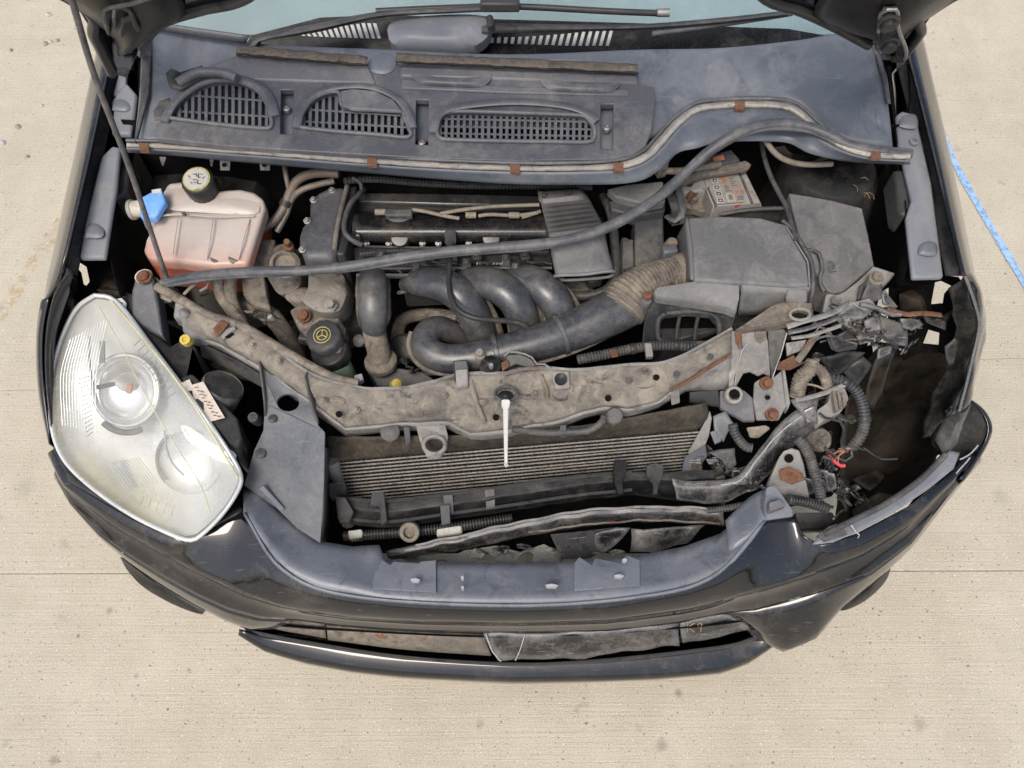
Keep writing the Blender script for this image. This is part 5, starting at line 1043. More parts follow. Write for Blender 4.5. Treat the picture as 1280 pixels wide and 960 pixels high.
tube('label_ring', lab, .0012, 'print_orange', ba, seg=5, n=30)
patch('label_mark', .56, .33, .64, .39, 'print_orange', .0004); patch('label_mark', .55, .17, .70, .22, 'print_blue', .0004); patch('label_mark', .55, .11, .68, .15, 'print_blue', .0004); patch('label_mark', .54, .04, .68, .08, 'print_yellow', .0004)
for j in range(6): patch('label_text', .34, .40 + j * .038, .48 - (j % 3) * .03, .415 + j * .038, 'print_black', .0004)
for j in range(5): patch('label_text', .52, .55 + j * .06, .66 - (j % 2) * .05, .57 + j * .06, 'print_black', .0004)
patch('label_mark', .90, .62, .97, .72, 'white', .0006)
# rear battery strap and cover with its red print
slab('battery_strap', [(846, 224, .86), (880, 210, .865), (932, 200, .87), (940, 205, .868), (934, 211, .862), (880, 219, .858), (850, 231, .855)], .012, 'dirt', ba, bevel=.003)
slab('battery_cover', [(880, 196, .875), (914, 186, .885), (926, 200, .876), (890, 208, .868)], .02, 'grey', ba, bevel=.003)
slab('cover_print', [(891, 197, .8795), (904, 193, .883), (906, 199, .879), (892, 202, .8765)], .002, 'print_orange', ba, bevel=0)
# battery tray walls
bt = empty('battery_tray', car)
slab('tray_floor', [(845, 215, .70), (990, 200, .70), (1000, 300, .68), (850, 300, .68)], .02, 'under', bt, bevel=0)
loft('tray_wall', [[(952, 180, .88), (957, 202, .88), (964, 222, .875), (974, 242, .87), (984, 262, .865), (994, 300, .86)], [(955, 180, .70), (960, 202, .70), (967, 222, .70), (977, 242, .69), (985, 262, .69), (994, 300, .69)]], 30, 'black', bt, m=3, solid=.005)
tube('tray_rim', [(952, 178, .885), (957, 202, .885), (964, 222, .88), (974, 242, .875), (984, 262, .87), (995, 302, .862)], .0048, 'grey', bt, seg=8)
tube('tray_rim', [(900, 268, .82), (940, 262, .835), (984, 260, .865)], .0042, 'grey', bt, seg=8)
slab('tray_front', [(900, 266, .815), (940, 264, .828), (980, 262, .845), (976, 280, .80), (940, 276, .80), (900, 276, .80)], .006, 'grey', bt, bevel=.002)
tube('bay_pipe', [(956, 174, .94), (964, 186, .935), (976, 197, .92), (994, 204, .91), (1016, 206, .905), (1040, 205, .90)], .0055, 'cable', car, seg=10)
dome('tower_bowl', [(968, 184, .87), (1000, 180, .87), (1030, 184, .87), (1040, 196, .87), (1010, 204, .87), (975, 196, .87)], -.02, 'slamrust', car, n=24)

# ---- airbox
ab = empty('airbox', car, label='large dusty grey plastic airbox with square intake mouth')
LIDP = [(861, 271, .874), (895, 269, .878), (951, 271, .878), (982, 280, .872), (995, 303, .866), (1009, 327, .857), (1012, 357, .846), (984, 358, .848), (927, 354, .858), (868, 350, .866), (866, 310, .873)]
slab('airbox_lid', LIDP, .03, 'airbox', ab, bevel=.006, bseg=3)
loft('lid_front', [[(927, 355, .855), (955, 357, .850), (984, 359, .846), (1012, 358, .842)], [(922, 393, .775), (950, 392, .772), (982, 386, .775), (1012, 380, .772)]], 16, 'airbox', ab, m=4)
loft('lid_side', [[(860, 272, .868), (865, 310, .868), (867, 350, .86)], [(848, 296, .80), (847, 320, .79), (854, 350, .785)], [(845, 305, .74), (845, 325, .74), (852, 354, .74)]], 14, 'airbox', ab, m=4, cross='lin')
loft('lid_side', [[(982, 280, .868), (996, 303, .864), (1011, 327, .853), (1013, 358, .842), (1012, 380, .78)], [(986, 282, .80), (1000, 305, .79), (1014, 330, .78), (1015, 362, .77), (1013, 382, .75)]], 20, 'airbox', ab, m=3, smoothx=False)
slab('lid_step', [(985, 360, .848), (1010, 361, .845), (1010, 376, .825), (984, 374, .825)], .02, 'airbox', ab, bevel=.004)
tube('lid_rim', [(978, 276, .868), (990, 286, .866), (1003, 306, .862), (1015, 330, .852), (1016, 360, .838), (1012, 380, .80)], .0042, 'grey', ab, seg=8)
slab('airbox_base', [(848, 300, .76), (1005, 300, .76), (1012, 385, .72), (830, 430, .70), (815, 380, .72)], .12, 'black', ab, bevel=.004)
# intake snorkel with the mouth
slab('snorkel_top', [(868, 351, .862), (926, 355, .856), (924, 372, .845), (921, 392, .814), (908, 386, .822), (872, 379, .834), (820, 372, .834), (816, 364, .838), (822, 358, .845)], .02, 'airbox', ab, bevel=.005, bseg=3)
slab('snorkel_front', [(816, 372, .826), (840, 378, .826), (880, 380, .822), (908, 386, .812), (920, 394, .80), (914, 412, .765), (905, 430, .73), (860, 434, .725), (812, 424, .735), (803, 428, .735), (806, 400, .78)], .012, 'grey', ab, holes=[[(832, 394, .79), (862, 391, .79), (888, 394, .785), (896, 403, .77), (897, 416, .75), (892, 425, .735), (858, 427, .735), (828, 424, .74), (824, 412, .76), (826, 400, .78)]], bevel=.003)
tube('mouth_rim', [(832, 392, .797), (862, 389, .797), (889, 392, .792), (898, 402, .777), (899, 417, .755), (893, 427, .738), (858, 429, .738), (827, 426, .742), (822, 412, .762), (824, 398, .785), (832, 392, .797)], .005, 'grey', ab, seg=8, n=70)
slab('mouth_back', [(820, 388, .74), (900, 388, .74), (902, 430, .68), (818, 430, .68)], .004, 'under', ab, bevel=0)
for x in (850, 873): tube('mouth_rib', [(x, 394, .775), (x - 3, 408, .755), (x - 5, 424, .735)], .004, 'black', ab, seg=8)
lathe('airbox_stud', (808, 376, .83), [(.011, -.03), (.011, 0), (.008, .006)], 'cowl', ab, seg=12, axis=(.1, -.3, 1)); lathe('airbox_screw', (809, 370, .842), [(.008, -.006), (.008, .004), (.004, .006)], 'rust', ab, seg=12)
lathe('hose_collar', (848, 345, .787), [(.045, -.01), (.045, .012)], 'dirt', ab, seg=28, axis=(.95, .25, -.05))

# ---- fuse box with bracket
fb = empty('fuse_box', car)
slab('fuse_lid', [(986, 241, .875), (1000, 243, .876), (1040, 250, .872), (1078, 260, .866), (1086, 296, .848), (1093, 332, .828), (1074, 347, .82), (1054, 364, .812), (1042, 366, .812), (1034, 362, .815), (1018, 336, .832), (1003, 311, .846)], .07, 'fuse', fb, bevel=.0025, bseg=2)
stroke('fuse_symbol', [[(1034, 328, .841), (1042, 327, .841), (1043, 336, .836)], [(1036, 332, .839), (1037, 340, .834), (1046, 339, .834)], [(1040, 331, .84), (1041, 337, .836)]], 0, .0009, 'grey', fb)
loft('box_wall', [[(1003, 311, .845), (1018, 338, .83), (1034, 364, .812)], [(998, 316, .74), (1012, 345, .73), (1026, 378, .72)]], 12, 'black', fb, m=3)
tube('box_clip', [(1006, 314, .85), (1016, 312, .85), (1024, 318, .845), (1028, 336, .835), (1024, 350, .825), (1030, 364, .815)], .004, 'grey', fb, seg=8)
slab('box_foot', [(1033, 366, .815), (1046, 368, .815), (1056, 364, .815), (1074, 350, .825), (1092, 332, .835), (1120, 341, .825), (1106, 356, .815), (1082, 366, .81), (1060, 386, .80), (1056, 390, .795), (1028, 393, .79)], .02, 'bracket', fb, bevel=.003)
dome('foot_dimple', ring_px(1046, 375, 7, 6, .817, 14), -.004, 'bracket', fb, n=16)

# ---- metal pipes at the back left, long pipe in front
tube('heater_pipe', [(424, 217, .86), (405, 216, .86), (386, 218, .86), (371, 226, .85), (362, 242, .83), (355, 260, .81), (343, 276, .80), (328, 286, .79)], .0095, 'pipe', car, seg=12)
tube('heater_pipe', [(418, 226, .85), (396, 231, .845), (376, 238, .84), (364, 250, .82), (358, 268, .80), (346, 290, .78)], .0065, 'pipe', car, seg=12)
tube('heater_pipe', [(355, 205, .87), (358, 222, .86), (361, 236, .84)], .005, 'pipe', car, seg=10)
ring_d = (V((362, 242, .83)) - V((355, 260, .81))).normalized(); lathe('pipe_band', (357, 254, .817), [(.012, -.006), (.012, .006)], 'black', car, seg=16, axis=tuple(ring_d))
tube('long_pipe', [(196, 358, .80), (225, 374, .79), (262, 395, .785), (300, 407, .785), (340, 430, .78), (384, 456, .775), (420, 474, .77), (448, 480, .765)], .0095, 'hose', car, seg=12)

# ================================================================== front panel (radiator support)
sl = empty('front_panel', car, label='dusty buckled metal panel across the front of the bay')
top = [(244, 380, .785), (272, 398, .785), (297, 408, .785), (337, 430, .782), (387, 466, .78), (444, 483, .775), (494, 485, .775), (541, 477, .775), (566, 469, .778), (595, 466, .78), (637, 466, .782), (654, 460, .782), (689, 460, .782), (724, 462, .78), (755, 459, .78), (794, 455, .78), (830, 453, .78), (860, 441, .782), (888, 426, .785), (914, 411, .79)]
m1 = [(240, 386, .79), (268, 405, .79), (294, 418, .788), (334, 440, .785), (388, 474, .782), (444, 492, .775), (494, 494, .772), (541, 488, .77), (566, 480, .772), (595, 478, .774), (637, 480, .772), (654, 473, .775), (689, 472, .774), (724, 472, .773), (755, 470, .773), (794, 467, .773), (830, 465, .773), (860, 452, .777), (888, 437, .782), (914, 421, .786)]
m2 = [(232, 404, .775), (262, 418, .778), (286, 430, .776), (330, 452, .774), (390, 492, .765), (440, 514, .752), (494, 514, .748), (541, 508, .748), (566, 508, .742), (595, 512, .738), (637, 512, .735), (660, 505, .742), (692, 500, .745), (724, 494, .75), (755, 490, .752), (794, 490, .750), (830, 484, .752), (860, 463, .765), (888, 448, .772), (914, 433, .778)]
bot = [(231, 419, .75), (258, 423, .758), (277, 430, .757), (324, 456, .755), (392, 504, .742), (432, 534, .715), (494, 528, .715), (541, 527, .715), (562, 526, .712), (588, 541, .695), (637, 537, .698), (665, 530, .705), (705, 524, .71), (728, 514, .718), (755, 507, .722), (785, 512, .718), (822, 500, .728), (858, 474, .748), (888, 458, .758), (913, 442, .768)]
skin('panel_top', [top, m1, m2, bot], 'slam', sl, m=4, k=4, crumple=.0035)
low = [(x, y + 9, z - .055) for x, y, z in bot]
skin('panel_face', [bot, low], 'bracket', sl, m=3, k=3, crumple=.003)
tube('panel_edge', top, .0032, 'bracket', sl, seg=6, n=140, jitter=.0016)
skin('panel_plate', [bot[16:], [(830, 505, .70), (858, 490, .70), (890, 488, .695), (914, 486, .69)]], 'bracket', sl, m=3, crumple=.0015)
tube('rust_seam', [(838, 488, .745), (860, 476, .752), (888, 459, .762), (913, 443, .772)], .0035, 'rust', sl, seg=6, jitter=.0015)
# left end: post and catch box
slab('left_post', [(164, 365, .80), (168, 349, .81), (176, 341, .815), (185, 340, .815), (192, 346, .81), (197, 375, .795), (203, 420, .77), (184, 412, .77), (164, 404, .775)], .05, 'cowl', sl, bevel=.005, bseg=3)
bolt(180, 346, .816, .010, 'rust', sl); lathe('post_washer', (180, 346, .812), [(.0165, 0), (.0165, .003)], 'cream', sl, seg=20)
slab('catch_box', [(219, 372, .785), (230, 372, .79), (246, 384, .79), (250, 400, .785), (258, 422, .765), (240, 423, .76), (228, 414, .765), (226, 400, .775), (216, 396, .775)], .03, 'bracket', sl, bevel=.004)
dome('catch_boss', ring_px(230, 391, 7, 6, .785, 14), .008, 'bracket', sl, n=18)
scrap('bent_strip', [(192, 345, .80), (200, 352, .80), (212, 368, .79), (218, 372, .79), (214, 378, .785), (200, 372, .785), (194, 360, .79)], 'hose', sl, amp=.004, seed=3)
scrap('bent_strip', [(196, 370, .775), (210, 372, .775), (216, 378, .77), (206, 380, .77)], 'slamrust', sl, amp=.004, seed=4)
tube('hook_wire', [(230, 368, .79), (240, 358, .80), (248, 352, .805), (258, 348, .80), (262, 356, .79), (250, 364, .785)], .0032, 'cable', sl, seg=6)
scrap('rust_patch', [(266, 410, .794), (276, 400, .796), (286, 404, .795), (280, 412, .794), (270, 422, .786)], 'rust', sl, amp=.001, seed=6, solid=.001)
slab('oblong_slot', [(276, 420, .792), (282, 412, .794), (292, 407, .795), (295, 410, .794), (286, 418, .791), (278, 424, .789)], .006, 'bracket', sl, bevel=.002); slab('oblong_slot', [(281, 421, .794), (290, 415, .795), (292, 417, .793), (284, 422, .792)], .004, 'under', sl, bevel=0)
# brown gap below the left arm
scrap('inner_brace', [(262, 452, .66), (282, 446, .67), (310, 462, .66), (322, 478, .65), (300, 474, .64), (276, 470, .64)], 'slamrust', sl, amp=.008, seed=11)
slab('arm_flange', [(250, 428, .74), (300, 452, .735), (330, 470, .73), (330, 484, .70), (300, 468, .70), (252, 444, .70)], .004, 'grey', sl, bevel=.001, jitter=.003)
lathe('round_stud', (317, 522, .715), [(.011, -.03), (.011, 0), (.009, .006), (.005, .006)], 'black', sl, seg=18, axis=(0, -.3, 1))
# bolts and tow eye on the lower lip
lathe('buffer', (488, 540, .70), [(.015, -.008), (.018, -.002), (.018, .006), (.012, .009)], 'grey', sl, seg=18, axis=(0, -.4, 1)); bolt(488, 546, .69, .007, 'rust', sl)
lathe('buffer', (768, 520, .72), [(.015, -.006), (.017, 0), (.014, .006)], 'grey', sl, seg=18, axis=(0, -.4, 1)); bolt(768, 524, .715, .007, 'bracket', sl)
slab('eye_bracket', [(520, 533, .70), (556, 529, .70), (560, 545, .685), (558, 560, .672), (550, 571, .665), (534, 571, .665), (527, 558, .672)], .008, 'bracket', sl, holes=[ring_px(543, 556, 12, 9.5, .676, 18)], bevel=.002)
tube('eye_ring', [(x, y, z + .004) for x, y, z in ring_px(543, 556, 13.5, 11, .678, 20)] + [(556.5, 556, .682)], .004, 'bracket', sl, seg=8, n=40)
slab('lip_tab', [(504, 534, .705), (512, 534, .705), (513, 552, .67), (507, 554, .67)], .006, 'cowl', sl, bevel=.001); slab('lip_tab', [(700, 532, .705), (708, 531, .705), (708, 544, .68), (701, 545, .68)], .008, 'cowl', sl, bevel=.001)
slab('plate_tab', [(838, 488, .74), (849, 482, .745), (850, 502, .70), (840, 505, .70)], .006, 'bracket', sl, bevel=.001)
tube('lip_cable', [(640, 536, .70), (680, 541, .688), (712, 540, .685), (736, 538, .688), (752, 528, .70), (756, 518, .715)], .007, 'grey', sl, seg=8)
# pressed details on the panel
tube('pressed_rib', [(588, 474, .778), (592, 490, .765), (598, 510, .748), (606, 528, .72)], .005, 'slam', sl, seg=8, flat=.7)
tube('pressed_rib', [(676, 468, .778), (682, 484, .765), (684, 498, .752)], .005, 'slamrust', sl, seg=8, flat=.7)
slab('pressed_pocket', [(690, 464, .788), (712, 464, .788), (713, 484, .77), (694, 486, .77)], .008, 'bracket', sl, bevel=.002, jitter=.002)
dome('pocket_dent', ring_px(701, 474, 8, 8, .790, 14), -.006, 'grey', sl, n=18)
tube('pressed_rib', [(862, 446, .785), (890, 431, .788), (912, 418, .792)], .004, 'slam', sl, seg=6)
# lock
lk = empty('bonnet_lock', car)
dome('lock_recess', ring_px(633, 492, 16, 10, .775, 20), .006, 'slam', lk, n=26)
tube('lock_ring', [(x, y, z + .004) for x, y, z in ring_px(633, 492, 14, 8.5, .779, 20)] + [(647, 492, .783)], .003, 'grey', lk, seg=8, n=40)
dome('lock_pin', ring_px(632, 495, 10, 7, .782, 16), .014, 'black', lk, n=24, skirt=.02)
lathe('lock_pin', (632, 501, .79), [(.008, -.008), (.008, .004), (.004, .007)], 'black', lk, seg=14, axis=(0, -.5, .8))
rd = slab('white_rod', [(626.5, 500, .80), (630, 499, .802), (636, 499, .802), (638, 501, .80), (637, 508, .795), (635.5, 511, .793), (634.5, 579, .742), (632, 582, .738), (630.5, 578, .742), (628.8, 511, .793), (627, 507, .796)], .006, 'white', lk, bevel=.0015)
rd['label'] = 'short white plastic rod hanging from the bonnet lock'
tube('rod_hook', [(631, 579, .742), (632.5, 583, .735), (635, 581, .735)], .002, 'white', lk, seg=6)
slab('lock_body', [(566, 450, .80), (584, 449, .80), (586, 460, .795), (584, 472, .785), (568, 474, .785)], .025, 'black', lk, bevel=.003)
slab('lock_body', [(568, 462, .80), (585, 460, .80), (586, 482, .78), (570, 484, .78)], .02, 'bracket', lk, bevel=.003, jitter=.002)
lathe('lock_stud', (600, 443, .80), [(.010, -.03), (.010, 0), (.007, .003), (.007, .014), (.005, .016)], 'alu', lk, seg=12, axis=(0, -.2, 1))
dome('lock_spring_box', [(602, 448, .795), (614, 444, .795), (624, 450, .795), (625, 462, .785), (612, 466, .783), (600, 462, .785)], .012, 'black', lk, n=24, skirt=.02)
slab('lock_lever', [(632, 443, .80), (650, 442, .80), (664, 448, .797), (672, 458, .79), (660, 460, .788), (645, 456, .79), (632, 462, .785)], .008, 'black', lk, bevel=.002)
tube('lever_rim', [(630, 446, .805), (634, 440, .807), (650, 441, .806), (664, 446, .803), (672, 456, .795), (684, 455, .795), (688, 460, .79)], .002, 'steel', lk, seg=6)
scrap('lever_rust', [(626, 454, .80), (634, 450, .80), (636, 458, .797), (628, 464, .793)], 'rust', lk, amp=.002, seed=3)
tube('lock_cable', [(630, 468, .79), (640, 464, .795), (656, 461, .795), (680, 460, .792)], .0035, 'slamrust', lk, seg=6)
bolt(614, 458, .81, .0045, 'steel', lk, washer=False)

# ================================================================== radiator and condenser
ra = empty('radiator', car)
TLr, TRr = P(412, 578, .60), P(874, 538, .625); BLr, BRr = P(430, 650, .455), P(880, 604, .48)
nrm_r = (TRr - TLr).cross(BLr - TLr).normalized()
if nrm_r.y > 0: nrm_r = -nrm_r
slab('core', [TLr - nrm_r * .012, TRr - nrm_r * .012, BRr - nrm_r * .012, BLr - nrm_r * .012], .02, 'radfoam', ra, down=-nrm_r, bevel=0)
NT = 17
for i in range(NT):
    f = (i + .5) / NT; a, b = TLr.lerp(BLr, f), TRr.lerp(BRr, f); h = Vector((0, 0, .0018)); o_ = nrm_r * .004
    tube('condenser_tube', [a.lerp(b, .025 + .01 * noise.noise(Vector((i, 0, 0)))), a.lerp(b, .35) + nrm_r * .0015 * noise.noise(Vector((i * 3.1, 1, 0))), a.lerp(b, .7) + nrm_r * .002 * noise.noise(Vector((i * 3.1, 5, 0))), b], .0017, 'radiator', ra, seg=6, n=10)
# crimped fins between the tubes, one thin corrugated ribbon per gap
for i in range(NT - 1):
    f = (i + 1) / NT; a, b = TLr.lerp(BLr, f), TRr.lerp(BRr, f); dn = (BLr - TLr) / NT * .38; bm = bmesh.new(); prev = None; K = 130
    for k in range(K + 1):
        p = a.lerp(b, .03 + .96 * k / K) + (dn if k % 2 else -dn); cur = [bm.verts.new(p), bm.verts.new(p - nrm_r * .010)]
        if prev: bm.faces.new((prev[0], prev[1], cur[1], cur[0]))
        prev = cur
    obj('fin_row', bm, 'radfoam', ra, smooth=5)
tube('header_pipe', [TLr + Vector((.006, 0, .01)), BLr + Vector((.006, 0, -.02))], .014, 'radiator', ra, seg=14)
slab('end_cap', [(409, 603, .60), (432, 602, .60), (434, 618, .57), (410, 620, .57)], .03, 'black', ra, bevel=.004)
# dirty top shroud between front panel and core
loft('shroud', [[(408, 546, .64), (470, 546, .66), (560, 545, .665), (640, 542, .665), (740, 530, .675), (820, 516, .68), (884, 503, .68)], [(408, 560, .62), (470, 560, .635), (560, 555, .645), (640, 548, .65), (740, 540, .655), (820, 528, .66), (886, 518, .66)], [(410, 577, .602), (470, 572, .606), (560, 565, .61), (640, 558, .614), (740, 549, .618), (820, 542, .622), (876, 536, .626)]], 40, 'radfoam', ra, m=4, crumple=.003, csc=40)
slab('shroud_edge', [(860, 566, .60), (880, 530, .635), (888, 512, .655), (890, 522, .65), (886, 545, .625), (872, 580, .58)], .006, 'bracket', ra, bevel=.001, jitter=.003)
slab('shroud_tab', [(856, 572, .61), (882, 556, .62), (884, 570, .60), (866, 592, .575), (852, 594, .575)], .005, 'cowl', ra, bevel=.001, jitter=.002)

# ---- buckled plastic beam in front of the radiator
be = empty('plastic_beam', car)
loft('beam_body', [[(420, 622, .575), (480, 626, .57), (560, 618, .575), (640, 607, .58), (720, 596, .585), (790, 590, .59), (850, 590, .59), (905, 586, .59)], [(421, 634, .57), (481, 640, .565), (560, 631, .57), (640, 619, .575), (720, 607, .58), (790, 600, .585), (850, 600, .585), (908, 598, .585)], [(422, 646, .545), (482, 652, .54), (560, 642, .547), (640, 631, .552), (720, 619, .557), (790, 612, .56), (850, 616, .56), (908, 618, .555)], [(424, 654, .52), (483, 660, .515), (560, 650, .52), (640, 639, .526), (720, 627, .53), (790, 620, .535), (850, 628, .53), (906, 632, .525)]], 60, 'black', be, m=4, cross='lin', crumple=.0025, csc=30)
tube('beam_edge', [(420, 622, .578), (480, 626, .573), (560, 618, .578), (640, 607, .583), (720, 596, .588), (790, 590, .593)], .004, 'black', be, seg=6)
tube('beam_edge', [(422, 646, .549), (482, 652, .544), (560, 642, .551), (640, 631, .556), (720, 619, .561), (790, 612, .564)], .0035, 'black', be, seg=6)
for x, y in ((560, 631), (612, 624), (556, 644)): slab('beam_stay', [(x - 6, y - 12, .584), (x + 6, y - 13, .584), (x + 7, y + 10, .56), (x - 4, y + 12, .56)], .006, 'grey', be, bevel=.001)
for a in ([(768, 574, .635), (776, 574, .64), (786, 577, .635), (782, 590, .62), (779, 602, .60), (780, 617, .58), (772, 618, .575), (768, 606, .59), (766, 590, .615)], [(808, 581, .63), (820, 578, .635), (830, 582, .635), (829, 594, .62), (824, 606, .60), (822, 617, .58), (816, 616, .58), (816, 604, .595), (808, 594, .615)]):
    slab('beam_clip', a, .012, 'black', be, bevel=.002)
for a in ([(418, 620, .60), (432, 622, .60), (442, 640, .585), (436, 654, .56), (424, 652, .56)], [(464, 616, .605), (480, 614, .605), (484, 652, .565), (476, 656, .56), (474, 634, .59), (462, 632, .59)]):
    slab('beam_clip', a, .010, 'black', be, bevel=.002)
# ---- lower crash bar and what hangs below
cb = empty('crash_bar', car)
loft('bar_body', [[(482, 688, .50), (540, 676, .515), (600, 662, .53), (660, 648, .54), (740, 636, .55), (820, 633, .55), (905, 636, .548)], [(484, 694, .495), (540, 684, .512), (600, 670, .528), (660, 656, .538), (740, 644, .55), (820, 641, .55), (905, 644, .548)], [(488, 700, .46), (545, 692, .475), (605, 682, .488), (662, 670, .495), (742, 657, .505), (822, 652, .505), (905, 658, .50)]], 60, 'crash', cb, m=4, crumple=.004, csc=26)
tube('scraped_edge', [(660, 666, .512), (700, 660, .518), (742, 654, .52), (800, 650, .52), (850, 651, .52), (900, 655, .518)], .0022, 'slamrust', cb, seg=6, jitter=.005)
slab('torn_flange', [(690, 668, .49), (740, 662, .50), (775, 660, .50), (760, 684, .47), (735, 698, .45), (700, 700, .45)], .004, 'crash', cb, bevel=.001, jitter=.006)
scrap('torn_flange', [(742, 668, .50), (768, 660, .505), (790, 658, .505), (776, 676, .485), (756, 692, .47), (745, 688, .475)], 'crash', cb, amp=.008, seed=21)
scrap('torn_flange', [(786, 664, .49), (840, 660, .49), (880, 658, .49), (860, 676, .475), (820, 690, .46), (790, 688, .46)], 'crash', cb, amp=.008, seed=22)
slab('lower_panel', [(506, 700, .43), (530, 690, .435), (560, 698, .43), (580, 688, .44), (620, 682, .44), (650, 690, .435), (680, 680, .44), (700, 690, .43), (706, 712, .42), (500, 712, .42)], .006, 'pale', cb, holes=[ring_px(552, 705, 10, 5, .43, 12), ring_px(603, 700, 12, 7, .43, 12, -.5), ring_px(657, 698, 11, 7, .43, 12, -.5)], bevel=.002, label='pale dusty panel with round holes')
slab('hose_white_band', [(434, 663, .515), (453, 661, .52), (454, 672, .505), (436, 674, .505)], .02, 'print_white', cb, bevel=.004)
tube('washer_tube', [(430, 670, .495), (470, 668, .50), (520, 664, .505), (575, 658, .51), (640, 648, .515)], .010, 'black', cb, seg=12, corr=(.006, .07), smooth=25)
slab('hose_white_band', [(545, 661, .522), (577, 656, .526), (578, 667, .512), (546, 671, .508)], .018, 'print_white', cb, bevel=.004)
lathe('ring_eye', (512, 665, .53), [(.020, -.012), (.021, 0), (.019, .006), (.012, .007), (.011, -.004)], 'hose', cb, seg=22, axis=(0, -.5, .85))

# ================================================================== smashed right corner
rc_ = empty('crushed_corner', car, label='crushed and torn metal and plastic where the headlight was')
slab('rusty_gusset', [(919, 412, .80), (945, 396, .81), (967, 381, .82), (979, 377, .82), (1000, 377, .82), (1015, 379, .815), (1017, 394, .80), (1000, 401, .795), (984, 406, .79), (960, 412, .785), (932, 416, .785)], .008, 'slamrust', rc_, holes=[ring_px(1000, 393, 11, 5.5, .81, 16)], bevel=.002, jitter=.002)
tube('gusset_rim', [(x, y, z + .003) for x, y, z in ring_px(1000, 393, 12.5, 7, .812, 18)] + [(1012.5, 393, .815)], .003, 'bracket', rc_, seg=6, n=36)
slab('corner_plate', [(914, 413, .785), (922, 414, .785), (928, 440, .765), (918, 472, .72), (916, 490, .70), (911, 487, .70), (911, 445, .755)], .006, 'bracket', rc_, bevel=.001)
slab('corner_plate', [(927, 416, .785), (957, 413, .785), (960, 428, .775), (963, 470, .72), (955, 466, .72), (948, 469, .715), (938, 464, .72), (929, 466, .715), (922, 480, .70), (917, 490, .69), (920, 470, .715), (928, 437, .76)], .005, 'bracket', rc_, bevel=.001)
slab('corner_plate', [(960, 413, .782), (980, 411, .785), (984, 417, .78), (975, 446, .75), (965, 473, .715), (962, 450, .745)], .005, 'grey', rc_, bevel=.001)
tube('plate_edge', [(984, 416, .785), (975, 446, .755), (965, 474, .718)], .0012, 'scrape', rc_, seg=6, jitter=.001); tube('plate_edge', [(934, 430, .775), (927, 440, .765), (920, 470, .72), (917, 490, .695)], .001, 'scrape', rc_, seg=6)
scrap('rusty_tab', [(919, 415, .79), (926, 414, .79), (928, 432, .77), (924, 437, .765), (920, 428, .775)], 'rust', rc_, amp=.002, seed=2)
scrap('rusty_tab', [(943, 415, .793), (958, 413, .793), (959, 423, .783), (950, 429, .778), (945, 425, .78)], 'slamrust', rc_, amp=.002, seed=3)
slab('bolt_plate', [(943, 478, .715), (952, 472, .72), (964, 474, .72), (978, 462, .725), (984, 506, .68), (974, 524, .665), (946, 524, .665), (942, 500, .69)], .008, 'bracket', rc_, bevel=.002)
for x, y, z in ((958, 479, .718), (965, 518, .675)):
    lathe('rusty_bolt', (x, y, z), [(.013, -.004), (.013, .002), (.0085, .003), (.0085, .011), (.006, .013)], 'rust', rc_, seg=12, axis=(0, -.45, .9))
lathe('plate_hole', (959, 497, .70), [(.0045, 0), (.0045, .005)], 'under', rc_, seg=12, axis=(0, -.45, .9))
slab('plate_flange', [(978, 460, .735), (981, 459, .735), (988, 504, .69), (985, 512, .68), (982, 506, .682)], .02, 'bracket', rc_, bevel=.001)
slab('corner_base', [(900, 488, .69), (930, 487, .69), (942, 498, .685), (944, 526, .655), (930, 526, .655), (900, 510, .67)], .008, 'cowl', rc_, bevel=.002)
lathe('spigot', (917, 494, .70), [(.018, -.02), (.018, .004), (.016, .008), (.011, .008), (.010, -.006)], 'bracket', rc_, seg=24, axis=(-.1, -.4, .9))
lathe('spigot_hole', (918, 492.5, .708), [(.0095, 0), (.0095, .0008)], 'under', rc_, seg=20, axis=(-.1, -.4, .9))
slab('corner_plate', [(862, 490, .69), (898, 487, .69), (900, 508, .665), (886, 506, .668), (862, 502, .672)], .005, 'black', rc_, bevel=.001)
slab('rust_lip', [(974, 452, .76), (992, 442, .765), (996, 452, .755), (1010, 448, .755), (988, 460, .745), (972, 460, .745)], .006, 'rust', rc_, bevel=.001, jitter=.004)
slab('corner_plate', [(983, 428, .77), (1008, 424, .775), (1003, 436, .765), (984, 444, .755)], .005, 'bracket', rc_, bevel=.001, jitter=.002)
tube('bent_stay', [(1022, 416, .79), (1012, 430, .778), (1004, 442, .768), (996, 452, .76)], .0065, 'slamrust', rc_, seg=8, flat=.6)
tube('torn_rail', [(984, 408, .80), (1002, 402, .805), (1026, 396, .81), (1046, 388, .818), (1064, 378, .822)], .006, 'bracket', rc_, seg=8, flat=.5, jitter=.002)
tube('torn_rail', [(986, 416, .79), (1006, 412, .795), (1030, 403, .80), (1050, 396, .805), (1075, 392, .805)], .005, 'crash', rc_, seg=8, flat=.5, jitter=.003)
tube('torn_rail', [(990, 424, .785), (1010, 420, .79), (1034, 412, .795), (1058, 404, .80)], .004, 'bracket', rc_, seg=8, flat=.5, jitter=.003)
